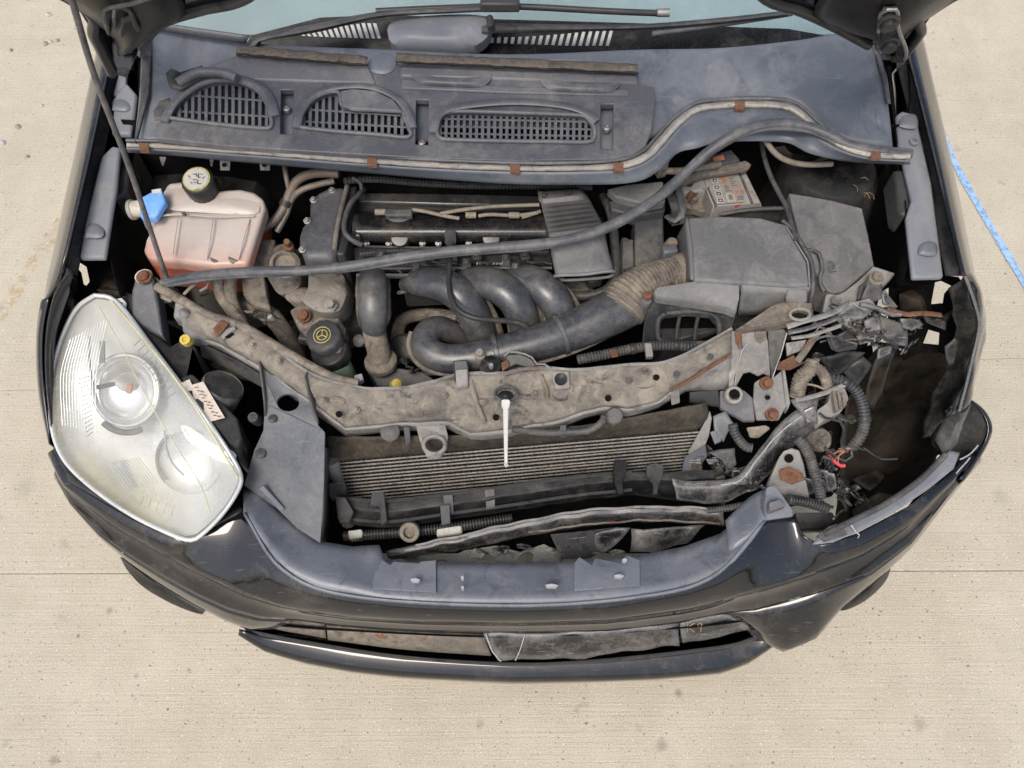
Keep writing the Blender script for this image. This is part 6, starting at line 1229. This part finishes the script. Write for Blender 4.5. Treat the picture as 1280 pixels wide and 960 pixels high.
# shards of the lamp housing and carrier
def sh(name, mat, pts, seed, amp=.005, solid=.0025): scrap(name, pts, mat, rc_, amp=amp, seed=seed, solid=solid)
sh('torn_shard', 'crash', [(1040, 396, .80), (1062, 384, .815), (1082, 380, .82), (1094, 386, .815), (1078, 398, .805), (1052, 408, .79)], 31)
sh('torn_shard', 'bracket', [(1062, 378, .825), (1086, 374, .828), (1098, 384, .815), (1080, 388, .815)], 32, .003)
sh('torn_shard', 'grey', [(1030, 412, .79), (1034, 410, .795), (1044, 436, .765), (1072, 430, .77), (1070, 436, .755), (1048, 440, .75), (1040, 436, .755)], 33, .003)
sh('torn_shard', 'black', [(1044, 420, .77), (1066, 408, .785), (1070, 428, .765), (1048, 436, .755)], 34)
sh('torn_shard', 'bracket', [(1070, 420, .785), (1100, 414, .79), (1101, 424, .78), (1075, 432, .77)], 35, .003)
sh('torn_shard', 'grey', [(1100, 396, .80), (1128, 404, .80), (1130, 415, .79), (1102, 420, .785)], 36, .003)
sh('torn_shard', 'crash', [(1080, 400, .795), (1098, 392, .80), (1100, 414, .785), (1084, 416, .78)], 37)
sh('torn_shard', 'crash', [(1100, 420, .785), (1134, 412, .79), (1132, 432, .77), (1108, 434, .765)], 38, .007)
sh('torn_shard', 'crash', [(1126, 396, .805), (1150, 398, .80), (1156, 404, .795), (1140, 414, .785), (1128, 410, .79)], 39, .006)
sh('torn_shard', 'crash', [(1102, 366, .83), (1106, 362, .832), (1122, 384, .815), (1118, 386, .812), (1104, 380, .818)], 40, .002)
sh('torn_shard', 'black', [(1076, 356, .83), (1086, 350, .835), (1082, 372, .82), (1072, 376, .815)], 41, .002)
sh('torn_shard', 'grey', [(1084, 356, .845), (1102, 354, .845), (1104, 372, .825), (1088, 380, .82), (1076, 374, .825)], 42, .002)
sh('torn_shard', 'black', [(1150, 392, .80), (1184, 392, .79), (1194, 384, .79), (1182, 402, .775), (1156, 404, .785)], 43, .005)
sh('torn_shard', 'black', [(1174, 398, .79), (1183, 404, .785), (1182, 414, .775), (1158, 402, .785), (1160, 396, .79)], 44, .003)
sh('torn_shard', 'black', [(1180, 432, .76), (1202, 412, .79), (1198, 452, .74), (1184, 456, .73)], 45, .004)
sh('torn_shard', 'slamrust', [(1184, 456, .72), (1202, 450, .735), (1196, 482, .69), (1182, 478, .68)], 46, .004)
sh('torn_shard', 'crash', [(1172, 478, .66), (1186, 474, .66), (1196, 500, .645), (1192, 518, .635), (1182, 520, .63), (1178, 494, .645)], 47, .008)
sh('torn_shard', 'crash', [(1098, 436, .74), (1118, 428, .75), (1112, 442, .735), (1096, 450, .725)], 48, .003)
random.seed(11)
for i in range(30):                      # torn strips: long bent slivers, most of them black plastic
    cx = random.uniform(1022, 1146); cy = 384 + (cx - 1022) * .10 + random.uniform(-6, 40); z = .80 - (cy - 380) * .0011; ln = random.uniform(10, 26); an = random.uniform(-.9, .5); wd = random.uniform(2.5, 6)
    rows2 = [[], []]
    for k in range(5):
        f = k / 4 - .5; bx = cx + math.cos(an) * ln * f; by = cy + math.sin(an) * ln * f; zz = z + random.uniform(-.012, .014); tw = wd * random.uniform(.5, 1.2)
        rows2[0].append((bx - math.sin(an) * tw, by - math.cos(an) * tw, zz)); rows2[1].append((bx + math.sin(an) * tw, by + math.cos(an) * tw, zz + random.uniform(-.018, .018)))
    loft('torn_fragment', rows2, 9, random.choice(['crash', 'black', 'black', 'black', 'bracket', 'grey', 'crash']), rc_, m=3, solid=.0025, crumple=.003, csc=60, seed=i, smooth=28)
for i in range(12):                      # loose wiring pulled out of the lamp
    x0, y0 = random.uniform(1010, 1100), random.uniform(388, 440); pts = [(x0, y0, .80)]
    for k in range(4): pts.append((pts[-1][0] + random.uniform(4, 16), pts[-1][1] + random.uniform(-9, 10), .795 + random.uniform(-.03, .02)))
    tube('loose_wire', pts, random.choice([.0016, .0022, .003]), random.choice(['black', 'black', 'crash', 'hose']), rc_, seg=6)
lathe('corner_bolt', (1095, 348, .85), [(.014, -.006), (.014, .002), (.010, .003), (.009, .010), (.006, .011)], 'slamrust', rc_, seg=14, axis=(0, -.2, 1))
slab('corner_post', [(1086, 346, .845), (1096, 342, .847), (1104, 346, .845), (1104, 358, .838), (1084, 358, .838)], .05, 'bracket', rc_, bevel=.003)
tube('frayed_wire', [(1108, 386, .82), (1124, 390, .818), (1136, 393, .816), (1150, 392, .815), (1176, 394, .805)], .0055, 'rust', rc_, seg=8, flat=.6, jitter=.002)
tube('frayed_wire', [(1075, 380, .825), (1094, 384, .822), (1112, 392, .818), (1126, 392, .816)], .005, 'crash', rc_, seg=8, jitter=.002)
# dark sheet metal around the two holes through which the ground shows
ls = empty('wheel_arch_liner', car)
RH = [[(1169, 352), (1177, 350), (1190, 356), (1181, 366), (1179, 379), (1164, 380)], [(1161, 411), (1175, 415), (1174, 431), (1154, 429)]]
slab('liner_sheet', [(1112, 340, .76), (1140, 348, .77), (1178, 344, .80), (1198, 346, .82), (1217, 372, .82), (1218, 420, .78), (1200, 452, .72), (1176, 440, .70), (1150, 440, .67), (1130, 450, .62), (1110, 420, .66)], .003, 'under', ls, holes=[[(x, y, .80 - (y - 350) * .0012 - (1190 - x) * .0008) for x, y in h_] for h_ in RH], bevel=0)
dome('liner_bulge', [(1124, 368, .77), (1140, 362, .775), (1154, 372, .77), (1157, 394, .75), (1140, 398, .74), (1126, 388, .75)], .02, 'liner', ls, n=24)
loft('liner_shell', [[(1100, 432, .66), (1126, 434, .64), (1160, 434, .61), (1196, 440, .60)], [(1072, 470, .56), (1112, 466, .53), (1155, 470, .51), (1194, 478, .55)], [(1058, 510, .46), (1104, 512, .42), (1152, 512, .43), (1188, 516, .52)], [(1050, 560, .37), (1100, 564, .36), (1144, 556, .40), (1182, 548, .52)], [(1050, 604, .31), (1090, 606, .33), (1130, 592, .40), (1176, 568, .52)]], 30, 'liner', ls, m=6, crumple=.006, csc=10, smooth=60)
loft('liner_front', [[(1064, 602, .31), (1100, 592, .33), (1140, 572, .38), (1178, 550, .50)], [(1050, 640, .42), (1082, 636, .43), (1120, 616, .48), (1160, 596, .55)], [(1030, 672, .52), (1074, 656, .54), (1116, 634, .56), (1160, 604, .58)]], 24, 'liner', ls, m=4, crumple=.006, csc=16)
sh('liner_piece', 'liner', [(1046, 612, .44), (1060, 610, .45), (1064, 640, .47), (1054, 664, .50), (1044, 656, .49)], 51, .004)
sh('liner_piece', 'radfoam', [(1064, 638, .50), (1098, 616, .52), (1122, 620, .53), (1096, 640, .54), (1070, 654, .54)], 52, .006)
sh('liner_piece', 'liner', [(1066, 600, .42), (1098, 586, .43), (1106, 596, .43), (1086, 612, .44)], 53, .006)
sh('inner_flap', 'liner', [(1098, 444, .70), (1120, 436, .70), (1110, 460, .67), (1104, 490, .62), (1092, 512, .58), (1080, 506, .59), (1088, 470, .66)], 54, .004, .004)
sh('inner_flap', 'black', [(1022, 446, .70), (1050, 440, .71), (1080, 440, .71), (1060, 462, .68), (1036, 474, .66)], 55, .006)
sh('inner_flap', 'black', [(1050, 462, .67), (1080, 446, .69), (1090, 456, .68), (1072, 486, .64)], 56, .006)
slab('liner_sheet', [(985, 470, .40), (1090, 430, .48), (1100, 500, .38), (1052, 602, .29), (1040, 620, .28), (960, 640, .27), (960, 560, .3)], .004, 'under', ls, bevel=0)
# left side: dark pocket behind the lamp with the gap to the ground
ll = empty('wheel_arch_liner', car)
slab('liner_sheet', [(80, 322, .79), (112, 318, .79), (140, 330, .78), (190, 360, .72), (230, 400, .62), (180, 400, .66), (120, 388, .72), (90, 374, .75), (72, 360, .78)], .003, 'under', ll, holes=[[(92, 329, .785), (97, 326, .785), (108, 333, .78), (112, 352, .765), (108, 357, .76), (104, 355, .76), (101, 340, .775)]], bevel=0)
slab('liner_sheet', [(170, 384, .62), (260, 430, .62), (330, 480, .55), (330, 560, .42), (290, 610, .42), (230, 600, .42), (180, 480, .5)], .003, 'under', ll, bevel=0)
dome('liner_bulge', [(122, 352, .75), (136, 342, .76), (150, 350, .76), (156, 366, .75), (140, 372, .74), (122, 370, .74)], .02, 'liner', ll, n=24)
slab('lamp_bridge', [(118, 360, .78), (150, 362, .785), (168, 368, .785), (172, 392, .78), (160, 390, .78), (140, 372, .78)], .03, 'black', ll, bevel=.004)
# corrugated looms and cut wires
tube('wire_loom', [(1016, 450, .755), (1012, 462, .745), (1002, 472, .73), (998, 484, .715), (996, 496, .70)], [.012, .014, .015, .014, .014], 'hose', rc_, seg=14, corr=(.006, .05), smooth=25)
tube('wire_loom', [(1014, 456, .75), (1026, 464, .74), (1032, 474, .73), (1034, 482, .72)], .010, 'hose', rc_, seg=12, corr=(.006, .05), smooth=25)
tube('wire_loom', [(1030, 474, .72), (1044, 474, .725), (1056, 478, .725), (1068, 486, .72), (1076, 500, .71), (1080, 516, .70), (1080, 532, .685), (1074, 548, .665), (1064, 560, .65)], .0105, 'grey', rc_, seg=12, corr=(.0062, .06), smooth=25)
for k in range(7):
    tube('cut_wire', [(1064 - k * .6, 560 + k * .4, .652), (1056 - k * 1.2, 563 + k * 1.6 - 3, .65), (1048 - (k % 3) * 3, 561 + k * 3, .648 + .004 * (k % 2))], .0011, 'copper' if k % 2 else 'print_orange', rc_, seg=5)
for pts in ([(1034, 566, .62), (1040, 574, .62), (1050, 582, .615), (1056, 582, .615)], [(1032, 570, .61), (1036, 576, .61), (1042, 577, .61)]): tube('red_wire', pts, .0038, 'redplastic', rc_, seg=8)
tube('black_wire', [(1030, 560, .64), (1040, 566, .635), (1052, 576, .63), (1064, 572, .635), (1064, 560, .645)], .004, 'black', rc_, seg=8)
tube('black_wire', [(994, 500, .71), (1014, 496, .715), (1034, 490, .72), (1058, 480, .73)], .005, 'bracket', rc_, seg=8, flat=.6)
tube('black_wire', [(1008, 480, .72), (1020, 482, .722), (1030, 486, .722), (1040, 482, .72)], .0022, 'cable', rc_, seg=6)
# plug block and crumpled foil bracket
slab('plug_block', [(1022, 512, .70), (1036, 502, .71), (1040, 486, .725), (1056, 482, .725), (1062, 498, .715), (1052, 514, .70), (1032, 524, .685), (1024, 530, .68)], .03, 'bracket', rc_, bevel=.003, jitter=.002)
for k in range(3): slab('plug_rib', [(1041 + k * 6, 488 + k, .735), (1044 + k * 6, 488 + k, .735), (1049 + k * 5, 512 - k * 3, .712), (1045 + k * 5, 514 - k * 3, .712)], .012, 'dirt', rc_, bevel=.001)
sh('crumpled_bracket', 'crash', [(989, 498, .70), (1012, 496, .705), (1024, 500, .70), (1020, 516, .69), (1024, 530, .675), (1006, 522, .68)], 61, .006)
sh('crumpled_bracket', 'steel', [(1004, 512, .695), (1018, 508, .70), (1022, 526, .68), (1010, 530, .675)], 62, .007)
loft('bent_beam_end', [[(840, 598, .60), (880, 602, .60), (918, 596, .61), (946, 566, .63), (972, 534, .655), (994, 514, .675), (1010, 506, .685)], [(842, 610, .595), (884, 616, .592), (926, 606, .605), (956, 574, .628), (984, 544, .65), (1006, 524, .672), (1022, 518, .68)], [(846, 624, .57), (890, 630, .565), (938, 614, .58), (966, 586, .605), (996, 556, .63), (1018, 536, .65), (1028, 528, .66)]], 50, 'crash', rc_, m=5, crumple=.005, csc=24)
tube('beam_crease', [(900, 606, .602), (926, 600, .61), (950, 570, .634), (976, 540, .656), (1000, 520, .677)], .0015, 'scrape', rc_, seg=6, jitter=.003)
slab('mount_plate', [(974, 572, .66), (980, 563, .668), (990, 559, .67), (1000, 562, .668), (1006, 580, .65), (1010, 604, .625), (1013, 624, .60), (1004, 624, .60), (962, 618, .605), (960, 604, .62), (968, 586, .642)], .03, 'bracket', rc_, bevel=.004)
lathe('plate_hole', (986, 573, .662), [(.0085, 0), (.0085, .0015)], 'under', rc_, seg=16, axis=(0, -.55, .83))
scrap('rust_patch', [(974, 588, .652), (988, 584, .656), (1004, 592, .65), (1006, 600, .642), (990, 606, .636), (976, 600, .642)], 'rust', rc_, amp=.001, seed=3, solid=.001)
lathe('round_mount', (1024, 550, .64), [(.020, -.02), (.024, 0), (.022, .008), (.009, .010), (.007, .018)], 'dirt', rc_, seg=20, axis=(.3, -.4, .85))
tube('wire_loom', [(996, 548, .675), (1004, 556, .67), (1012, 570, .655), (1016, 584, .64), (1022, 604, .62), (1026, 622, .60)], .010, 'grey', rc_, seg=12, corr=(.006, .06), smooth=25)
tube('wire_loom', [(984, 624, .64), (1000, 626, .63), (1016, 630, .62), (1034, 636, .61)], .0095, 'black', rc_, seg=12, corr=(.006, .07), smooth=25)
tube('wire_loom', [(884, 638, .56), (904, 636, .57), (926, 632, .58), (936, 630, .58)], .0065, 'grey', rc_, seg=10, corr=(.005, .07), smooth=25)
for k, (x, y) in enumerate(((1018, 590), (1024, 606), (1030, 596), (1036, 578), (1036, 600), (1010, 606))):
    sh('torn_fragment', ('crash', 'black')[k % 2], [(x - 6, y - 10, .63), (x + 5, y - 7, .635), (x + 8, y + 8, .61), (x - 3, y + 14, .60)], 70 + k, .005)
slab('lower_rail', [(994, 640, .56), (1040, 640, .56), (1046, 650, .55), (1036, 662, .54), (1000, 664, .54)], .02, 'black', rc_, bevel=.004, jitter=.002)
# broken grey and red pieces beside the radiator
sh('torn_fragment', 'grey', [(886, 566, .62), (900, 562, .625), (918, 560, .63), (920, 580, .61), (908, 590, .60), (902, 576, .615)], 81, .003)
sh('torn_fragment', 'sidepanel', [(892, 520, .66), (908, 514, .665), (918, 528, .655), (906, 552, .63), (894, 540, .645)], 82, .005)
sh('torn_fragment', 'sidepanel', [(888, 540, .64), (898, 536, .645), (902, 552, .63), (894, 556, .625)], 83, .003)
tube('wire_loom', [(916, 530, .66), (918, 540, .65), (924, 550, .64), (932, 558, .63), (940, 560, .63)], .009, 'grey', rc_, seg=12, corr=(.006, .05), smooth=25)
tube('red_wire', [(915, 536, .655), (919, 546, .645), (926, 556, .635), (934, 560, .63)], .003, 'redplastic', rc_, seg=8)
slab('torn_strip', [(934, 534, .66), (958, 530, .665), (964, 534, .665), (948, 546, .65), (938, 546, .65)], .006, 'hose', rc_, bevel=.002, jitter=.003)
for k in range(14):
    x = random.uniform(862, 935); y = random.uniform(572, 600); sh('torn_fragment', random.choice(['black', 'crash', 'radfoam', 'bracket']), [(x - random.uniform(3, 9), y - random.uniform(1, 5), .60), (x + random.uniform(3, 8), y - random.uniform(1, 6), .605), (x + random.uniform(4, 9), y + random.uniform(2, 6), .59), (x - random.uniform(0, 6), y + random.uniform(2, 7), .59)], 90 + k, .003)

# ================================================================== small loose things
lf = scrap('dry_leaf', [(1001, 774, .004), (1003, 770, .008), (1006, 771, .006), (1009, 776, .004), (1007, 780, .005), (1003, 779, .009)], 'leaf', None, amp=.001, solid=.0006)
tag(lf, 'small curled brown dry leaf on the concrete below the bumper', 'leaf')
random.seed(23)
peb = [(60, 18, 4, 'pale'), (63, 52, 3, 'pale'), (72, 50, 3, 'grey'), (14, 62, 3, 'grey'), (56, 54, 4, 'grey'), (117, 43, 4, 'grey'), (52, 132, 3, 'pale'), (22, 158, 4, 'grey'), (3, 178, 5, 'pale'), (34, 195, 3, 'grey')]
stone_labels = ['pale stone chip on the concrete just left of the prop rod top', 'pale stone in the middle of the cluster left of the prop rod', 'grey stone at the right end of the cluster left of the prop rod',
    'lone grey stone at the left edge level with the stone cluster', 'grey stone at the left end of the cluster left of the prop rod', 'grey stone between the prop rod and the bonnet corner',
    'lone pale stone below the stone cluster, left of the wing', 'lone grey stone near the left edge below the stone cluster', 'pale stone cut by the left edge of the picture', 'lowest of the grey stones left of the wing']
for k, (x, y, s, c_) in enumerate(peb):
    o = dome('pebble', [(x + math.cos(a) * s * random.uniform(.7, 1.3), y + math.sin(a) * s * .7 * random.uniform(.7, 1.3), .002) for a in [2 * math.pi * i / 7 for i in range(7)]], .008, 'stone' if c_ == 'grey' else 'print_white', None, n=14, rings=4, jitter=.001)
    tag(o, stone_labels[k], 'stone', 'loose stones on the concrete')
st = []
random.seed(5)
for k in range(5):
    x, y = random.uniform(1066, 1088), random.uniform(214, 250); a0 = random.uniform(-1.2, .6); st.append([(x, y, .885), (x + 5 * math.cos(a0), y + 6 * math.sin(a0), .892), (x + 9 * math.cos(a0 + .4), y + 11 * math.sin(a0 + .4), .888)])
bm = bmesh.new()
for s_ in st:
    c = catmull(VS(s_), 8); prev = None
    for p in c:
        cur = [bm.verts.new(p + Vector((.0004 * math.cos(a), .0004 * math.sin(a), .0006 * math.sin(a)))) for a in (0, 2.1, 4.2)]
        if prev:
            for q in range(3): bm.faces.new((prev[q], prev[(q + 1) % 3], cur[(q + 1) % 3], cur[q]))
        prev = cur
o = obj('dry_grass', bm, 'straw'); tag(o, 'wisps of dry straw caught beside the fuse box', 'straw', kind='stuff')

# ================================================================== small fittings
def small_bolt(parent, x, y, z, r=.0055, mat='grey', ax=(0, -.2, 1), name='bolt_head'):
    return lathe(name, (x, y, z), [(r * 1.6, -.002), (r * 1.6, .001), (r, .0015), (r, .006), (r * .75, .007)], mat, parent, ax, seg=6, smooth=30)
for x, y, z in ((384, 276, .842), (392, 250, .842), (415, 238, .842), (378, 312, .842)): small_bolt(en, x, y, z, .005, 'steel')
for x in (458, 486, 528, 548, 586, 632, 660): small_bolt(en, x, 304.5, .797, .0042, 'steel', (0, -.7, .7))
for x, y, z in ((404, 500, .775), (446, 512, .76), (520, 503, .755), (556, 494, .765), (668, 492, .762), (736, 486, .762), (786, 476, .768), (846, 468, .772), (350, 452, .785), (316, 432, .787), (888, 446, .782)):
    small_bolt(sl, x, y, z, .0042, 'slam' if x % 3 else 'grey')
for x, y, z in ((424, 518, .752), (760, 498, .752), (620, 522, .735), (820, 472, .766)): lathe('panel_hole', (x, y, z), [(.006, 0), (.006, .0035)], 'under', sl, seg=14, axis=(0, -.3, 1))
# injector plugs and the wiring along the head
for i, x in enumerate((476, 538, 596, 656)):
    box('injector_plug', (x, 321, .80), (.020, .026, .020), 'black', tray, rz=.1 * (i - 1), bevel=.003); box('plug_latch', (x, 318, .812), (.010, .010, .005), 'grey', tray, bevel=.001)
    tube('injector_lead', [(x, 324, .802), (x + 8, 329, .806), (x + 20, 327, .803), (x + 34, 330, .80)], .0026, 'black', tray, seg=6)
tube('engine_wiring', [(450, 318, .80), (500, 314, .803), (560, 317, .80), (620, 313, .803), (684, 316, .80)], .0058, 'black', tray, seg=8, corr=(.006, .06), smooth=25)
tube('bulkhead_wiring', [(430, 226, .86), (470, 224, .86), (530, 229, .855), (600, 232, .85), (660, 232, .85), (740, 234, .85)], .007, 'black', car, seg=8, corr=(.007, .06), smooth=25)
tube('bulkhead_wiring', [(440, 222, .87), (450, 228, .86), (452, 236, .845)], .004, 'grey', car, seg=8)
tube('bulkhead_wiring', [(690, 226, .86), (730, 226, .865), (756, 222, .875), (790, 224, .88)], .0055, 'black', car, seg=8)
# clamps on the coolant hoses and the intake pipe, cable ties on looms
def clamp(parent, a, b, r, mat='pipe', name='hose_clamp'):
    d = (V(b) - V(a)).normalized(); return lathe(name, V(a), [(r, -.0045), (r * 1.03, -.0035), (r * 1.03, .0035), (r, .0045)], mat, parent, tuple(d), seg=24)
clamp(tk, (272, 343, .787), (273, 352, .775), .0138, 'steel'); clamp(tk, (290, 343, .788), (288, 352, .775), .0138, 'steel'); clamp(tk, (340, 397, .69), (350, 408, .68), .0205, 'steel')
clamp(im, (620, 441, .758), (640, 437, .76), .0352, 'runner', 'pipe_bead'); clamp(im, (700, 419, .766), (730, 407, .77), .0392, 'runner', 'pipe_bead')
clamp(car, (791, 436, .745), (805, 433.5, .745), .0112, 'black', 'cable_tie'); clamp(car, (845, 432, .742), (858, 433, .74), .0112, 'black', 'cable_tie')
clamp(rc_, (1080, 524, .692), (1080, 532, .685), .0125, 'black', 'cable_tie'); clamp(rc_, (1056, 478, .725), (1064, 483, .722), .0125, 'black', 'cable_tie')
for x, y, z in ((528, 344, .79), (588, 343, .79), (650, 342, .79), (700, 346, .785)): small_bolt(im, x, y, z, .0055, 'steel', (0, -.4, 1))
# tangled thin wires left of the engine and behind the lamp
random.seed(41)
for k in range(7):
    x, y = random.uniform(240, 330), random.uniform(365, 400); pts = [(x, y, .735)]
    for q in range(4): pts.append((pts[-1][0] + random.uniform(2, 16), pts[-1][1] + random.uniform(-8, 14), .73 + random.uniform(-.03, .02)))
    tube('thin_wire', pts, random.choice([.0018, .0026]), random.choice(['black', 'grey', 'hose']), car, seg=6)
for k in range(6):
    x, y = random.uniform(470, 560), random.uniform(440, 476); pts = [(x, y, .66)]
    for q in range(4): pts.append((pts[-1][0] + random.uniform(-14, 16), pts[-1][1] + random.uniform(-6, 9), .66 + random.uniform(-.03, .02)))
    tube('thin_wire', pts, random.choice([.0022, .0035]), random.choice(['black', 'grey']), en, seg=6)
# lower engine furniture seen in the gaps
lathe('oil_filter', (510, 436, .62), [(.032, -.04), (.032, .03), (.026, .036), (.01, .037)], 'black', en, seg=24, axis=(-.2, -.5, .8))
lathe('pulley', (362, 428, .56), [(.05, -.02), (.05, .006), (.042, .008), (.040, -.002), (.016, -.002), (.016, .010)], 'grey', en, seg=30, axis=(-.7, -.1, .6))
box('alternator', (430, 408, .60), (.09, .08, .08), 'dirt', en, rz=.3, bevel=.01)
tube('lower_hose', [(720, 360, .70), (742, 372, .69), (746, 392, .68), (728, 404, .66)], .012, 'grey', en, seg=10)
box('throttle_body', (722, 372, .70), (.06, .05, .06), 'dirt', en, rz=.2, bevel=.006)
box('starter_plug', (742, 350, .76), (.03, .024, .024), 'black', en, rz=.3, bevel=.004)

# ---- more of the wreck: ragged plastic round the cavity, wiring hanging in it, pale broken edges
random.seed(77)
def sliver(cx, cy, z, ln, an, wd, mat, i, dz=.02):
    rows2 = [[], []]
    for k in range(6):
        f = k / 5 - .5; bx = cx + math.cos(an) * ln * f; by = cy + math.sin(an) * ln * f; zz = z + random.uniform(-dz, dz); tw = wd * (random.uniform(.25, 1.2) if 0 < k < 5 else .15)
        rows2[0].append((bx - math.sin(an) * tw, by - math.cos(an) * tw, zz)); rows2[1].append((bx + math.sin(an) * tw * .6, by + math.cos(an) * tw, zz + random.uniform(-dz, dz)))
    return loft('torn_fragment', rows2, 12, mat, rc_, m=3, solid=.003, crumple=.004, csc=50, seed=i, smooth=28)
edge = [((1196, 440), (1186, 520), .68, 8), ((1036, 594), (1100, 640), .50, 12), ((1020, 440), (1060, 530), .66, 10), ((1030, 540), (1040, 620), .60, 9), ((1098, 430), (1150, 400), .76, 8), ((880, 556), (940, 610), .60, 8)]
i = 0
for (x0, y0), (x1, y1), z, n in edge:
    for k in range(n):
        f = (k + random.random()) / n; an = math.atan2(y1 - y0, x1 - x0) + random.uniform(-1.0, 1.0)
        sliver(x0 + (x1 - x0) * f + random.uniform(-8, 8), y0 + (y1 - y0) * f + random.uniform(-8, 8), z + random.uniform(-.02, .02), random.uniform(12, 30), an, random.uniform(3, 8), random.choice(['crash', 'black', 'black', 'crash', 'liner', 'bracket', 'grey']), 200 + i); i += 1
for k in range(12):
    x, y, z = random.uniform(1010, 1070), random.uniform(430, 560), random.uniform(.60, .72); pts = [(x, y, z)]
    for q in range(5): z -= random.uniform(-.01, .02); pts.append((pts[-1][0] + random.uniform(-10, 22), pts[-1][1] + random.uniform(-6, 18), z))
    if k % 2: tube('loose_wire', pts, random.choice([.0015, .002, .0028, .004]), 'black', rc_, seg=6)
for k in range(12):
    x, y = random.uniform(1010, 1060), random.uniform(560, 640); pts = [(x, y, .60)]
    for q in range(3): pts.append((pts[-1][0] + random.uniform(-10, 12), pts[-1][1] + random.uniform(2, 12), .59 + random.uniform(-.03, .03)))
    tube('loose_wire', pts, random.choice([.002, .0032]), random.choice(['black', 'crash']), rc_, seg=6)
# pale broken plastic and scuffs along the lower bar
for k, (x, y) in enumerate(((508, 694), (536, 690), (566, 686), (596, 692), (628, 688), (655, 684), (690, 688), (712, 680), (742, 676), (770, 690), (830, 676))):
    pts = [(x + math.cos(a) * random.uniform(5, 13), y + math.sin(a) * random.uniform(3, 7), .45 + random.uniform(-.01, .012)) for a in (0, 1.1, 2.3, 3.4, 4.6, 5.5)]
    scrap('broken_piece', pts, random.choice(['pale', 'pale', 'crash', 'bracket']), cb, amp=.005, seed=300 + k)
tube('scuffed_ridge', [(520, 682, .523), (600, 664, .537), (660, 650, .547), (740, 637, .557), (820, 634, .557), (900, 637, .555)], .0026, 'bracket', cb, seg=6, n=90, jitter=.003)
# dents and tools marks in the front panel
for k, (x, y, z) in enumerate(((470, 510, .752), (520, 515, .745), (600, 500, .75), (700, 495, .752), (742, 480, .765), (806, 480, .757), (424, 500, .765), (566, 520, .72), (660, 520, .72))):
    dome('pressed_dent', [(x + math.cos(a) * random.uniform(8, 15), y + math.sin(a) * random.uniform(4, 8), z) for a in [2 * math.pi * q / 7 for q in range(7)]], -.008 if k % 2 else .006, 'slam', sl, n=20, rings=5, jitter=.002)
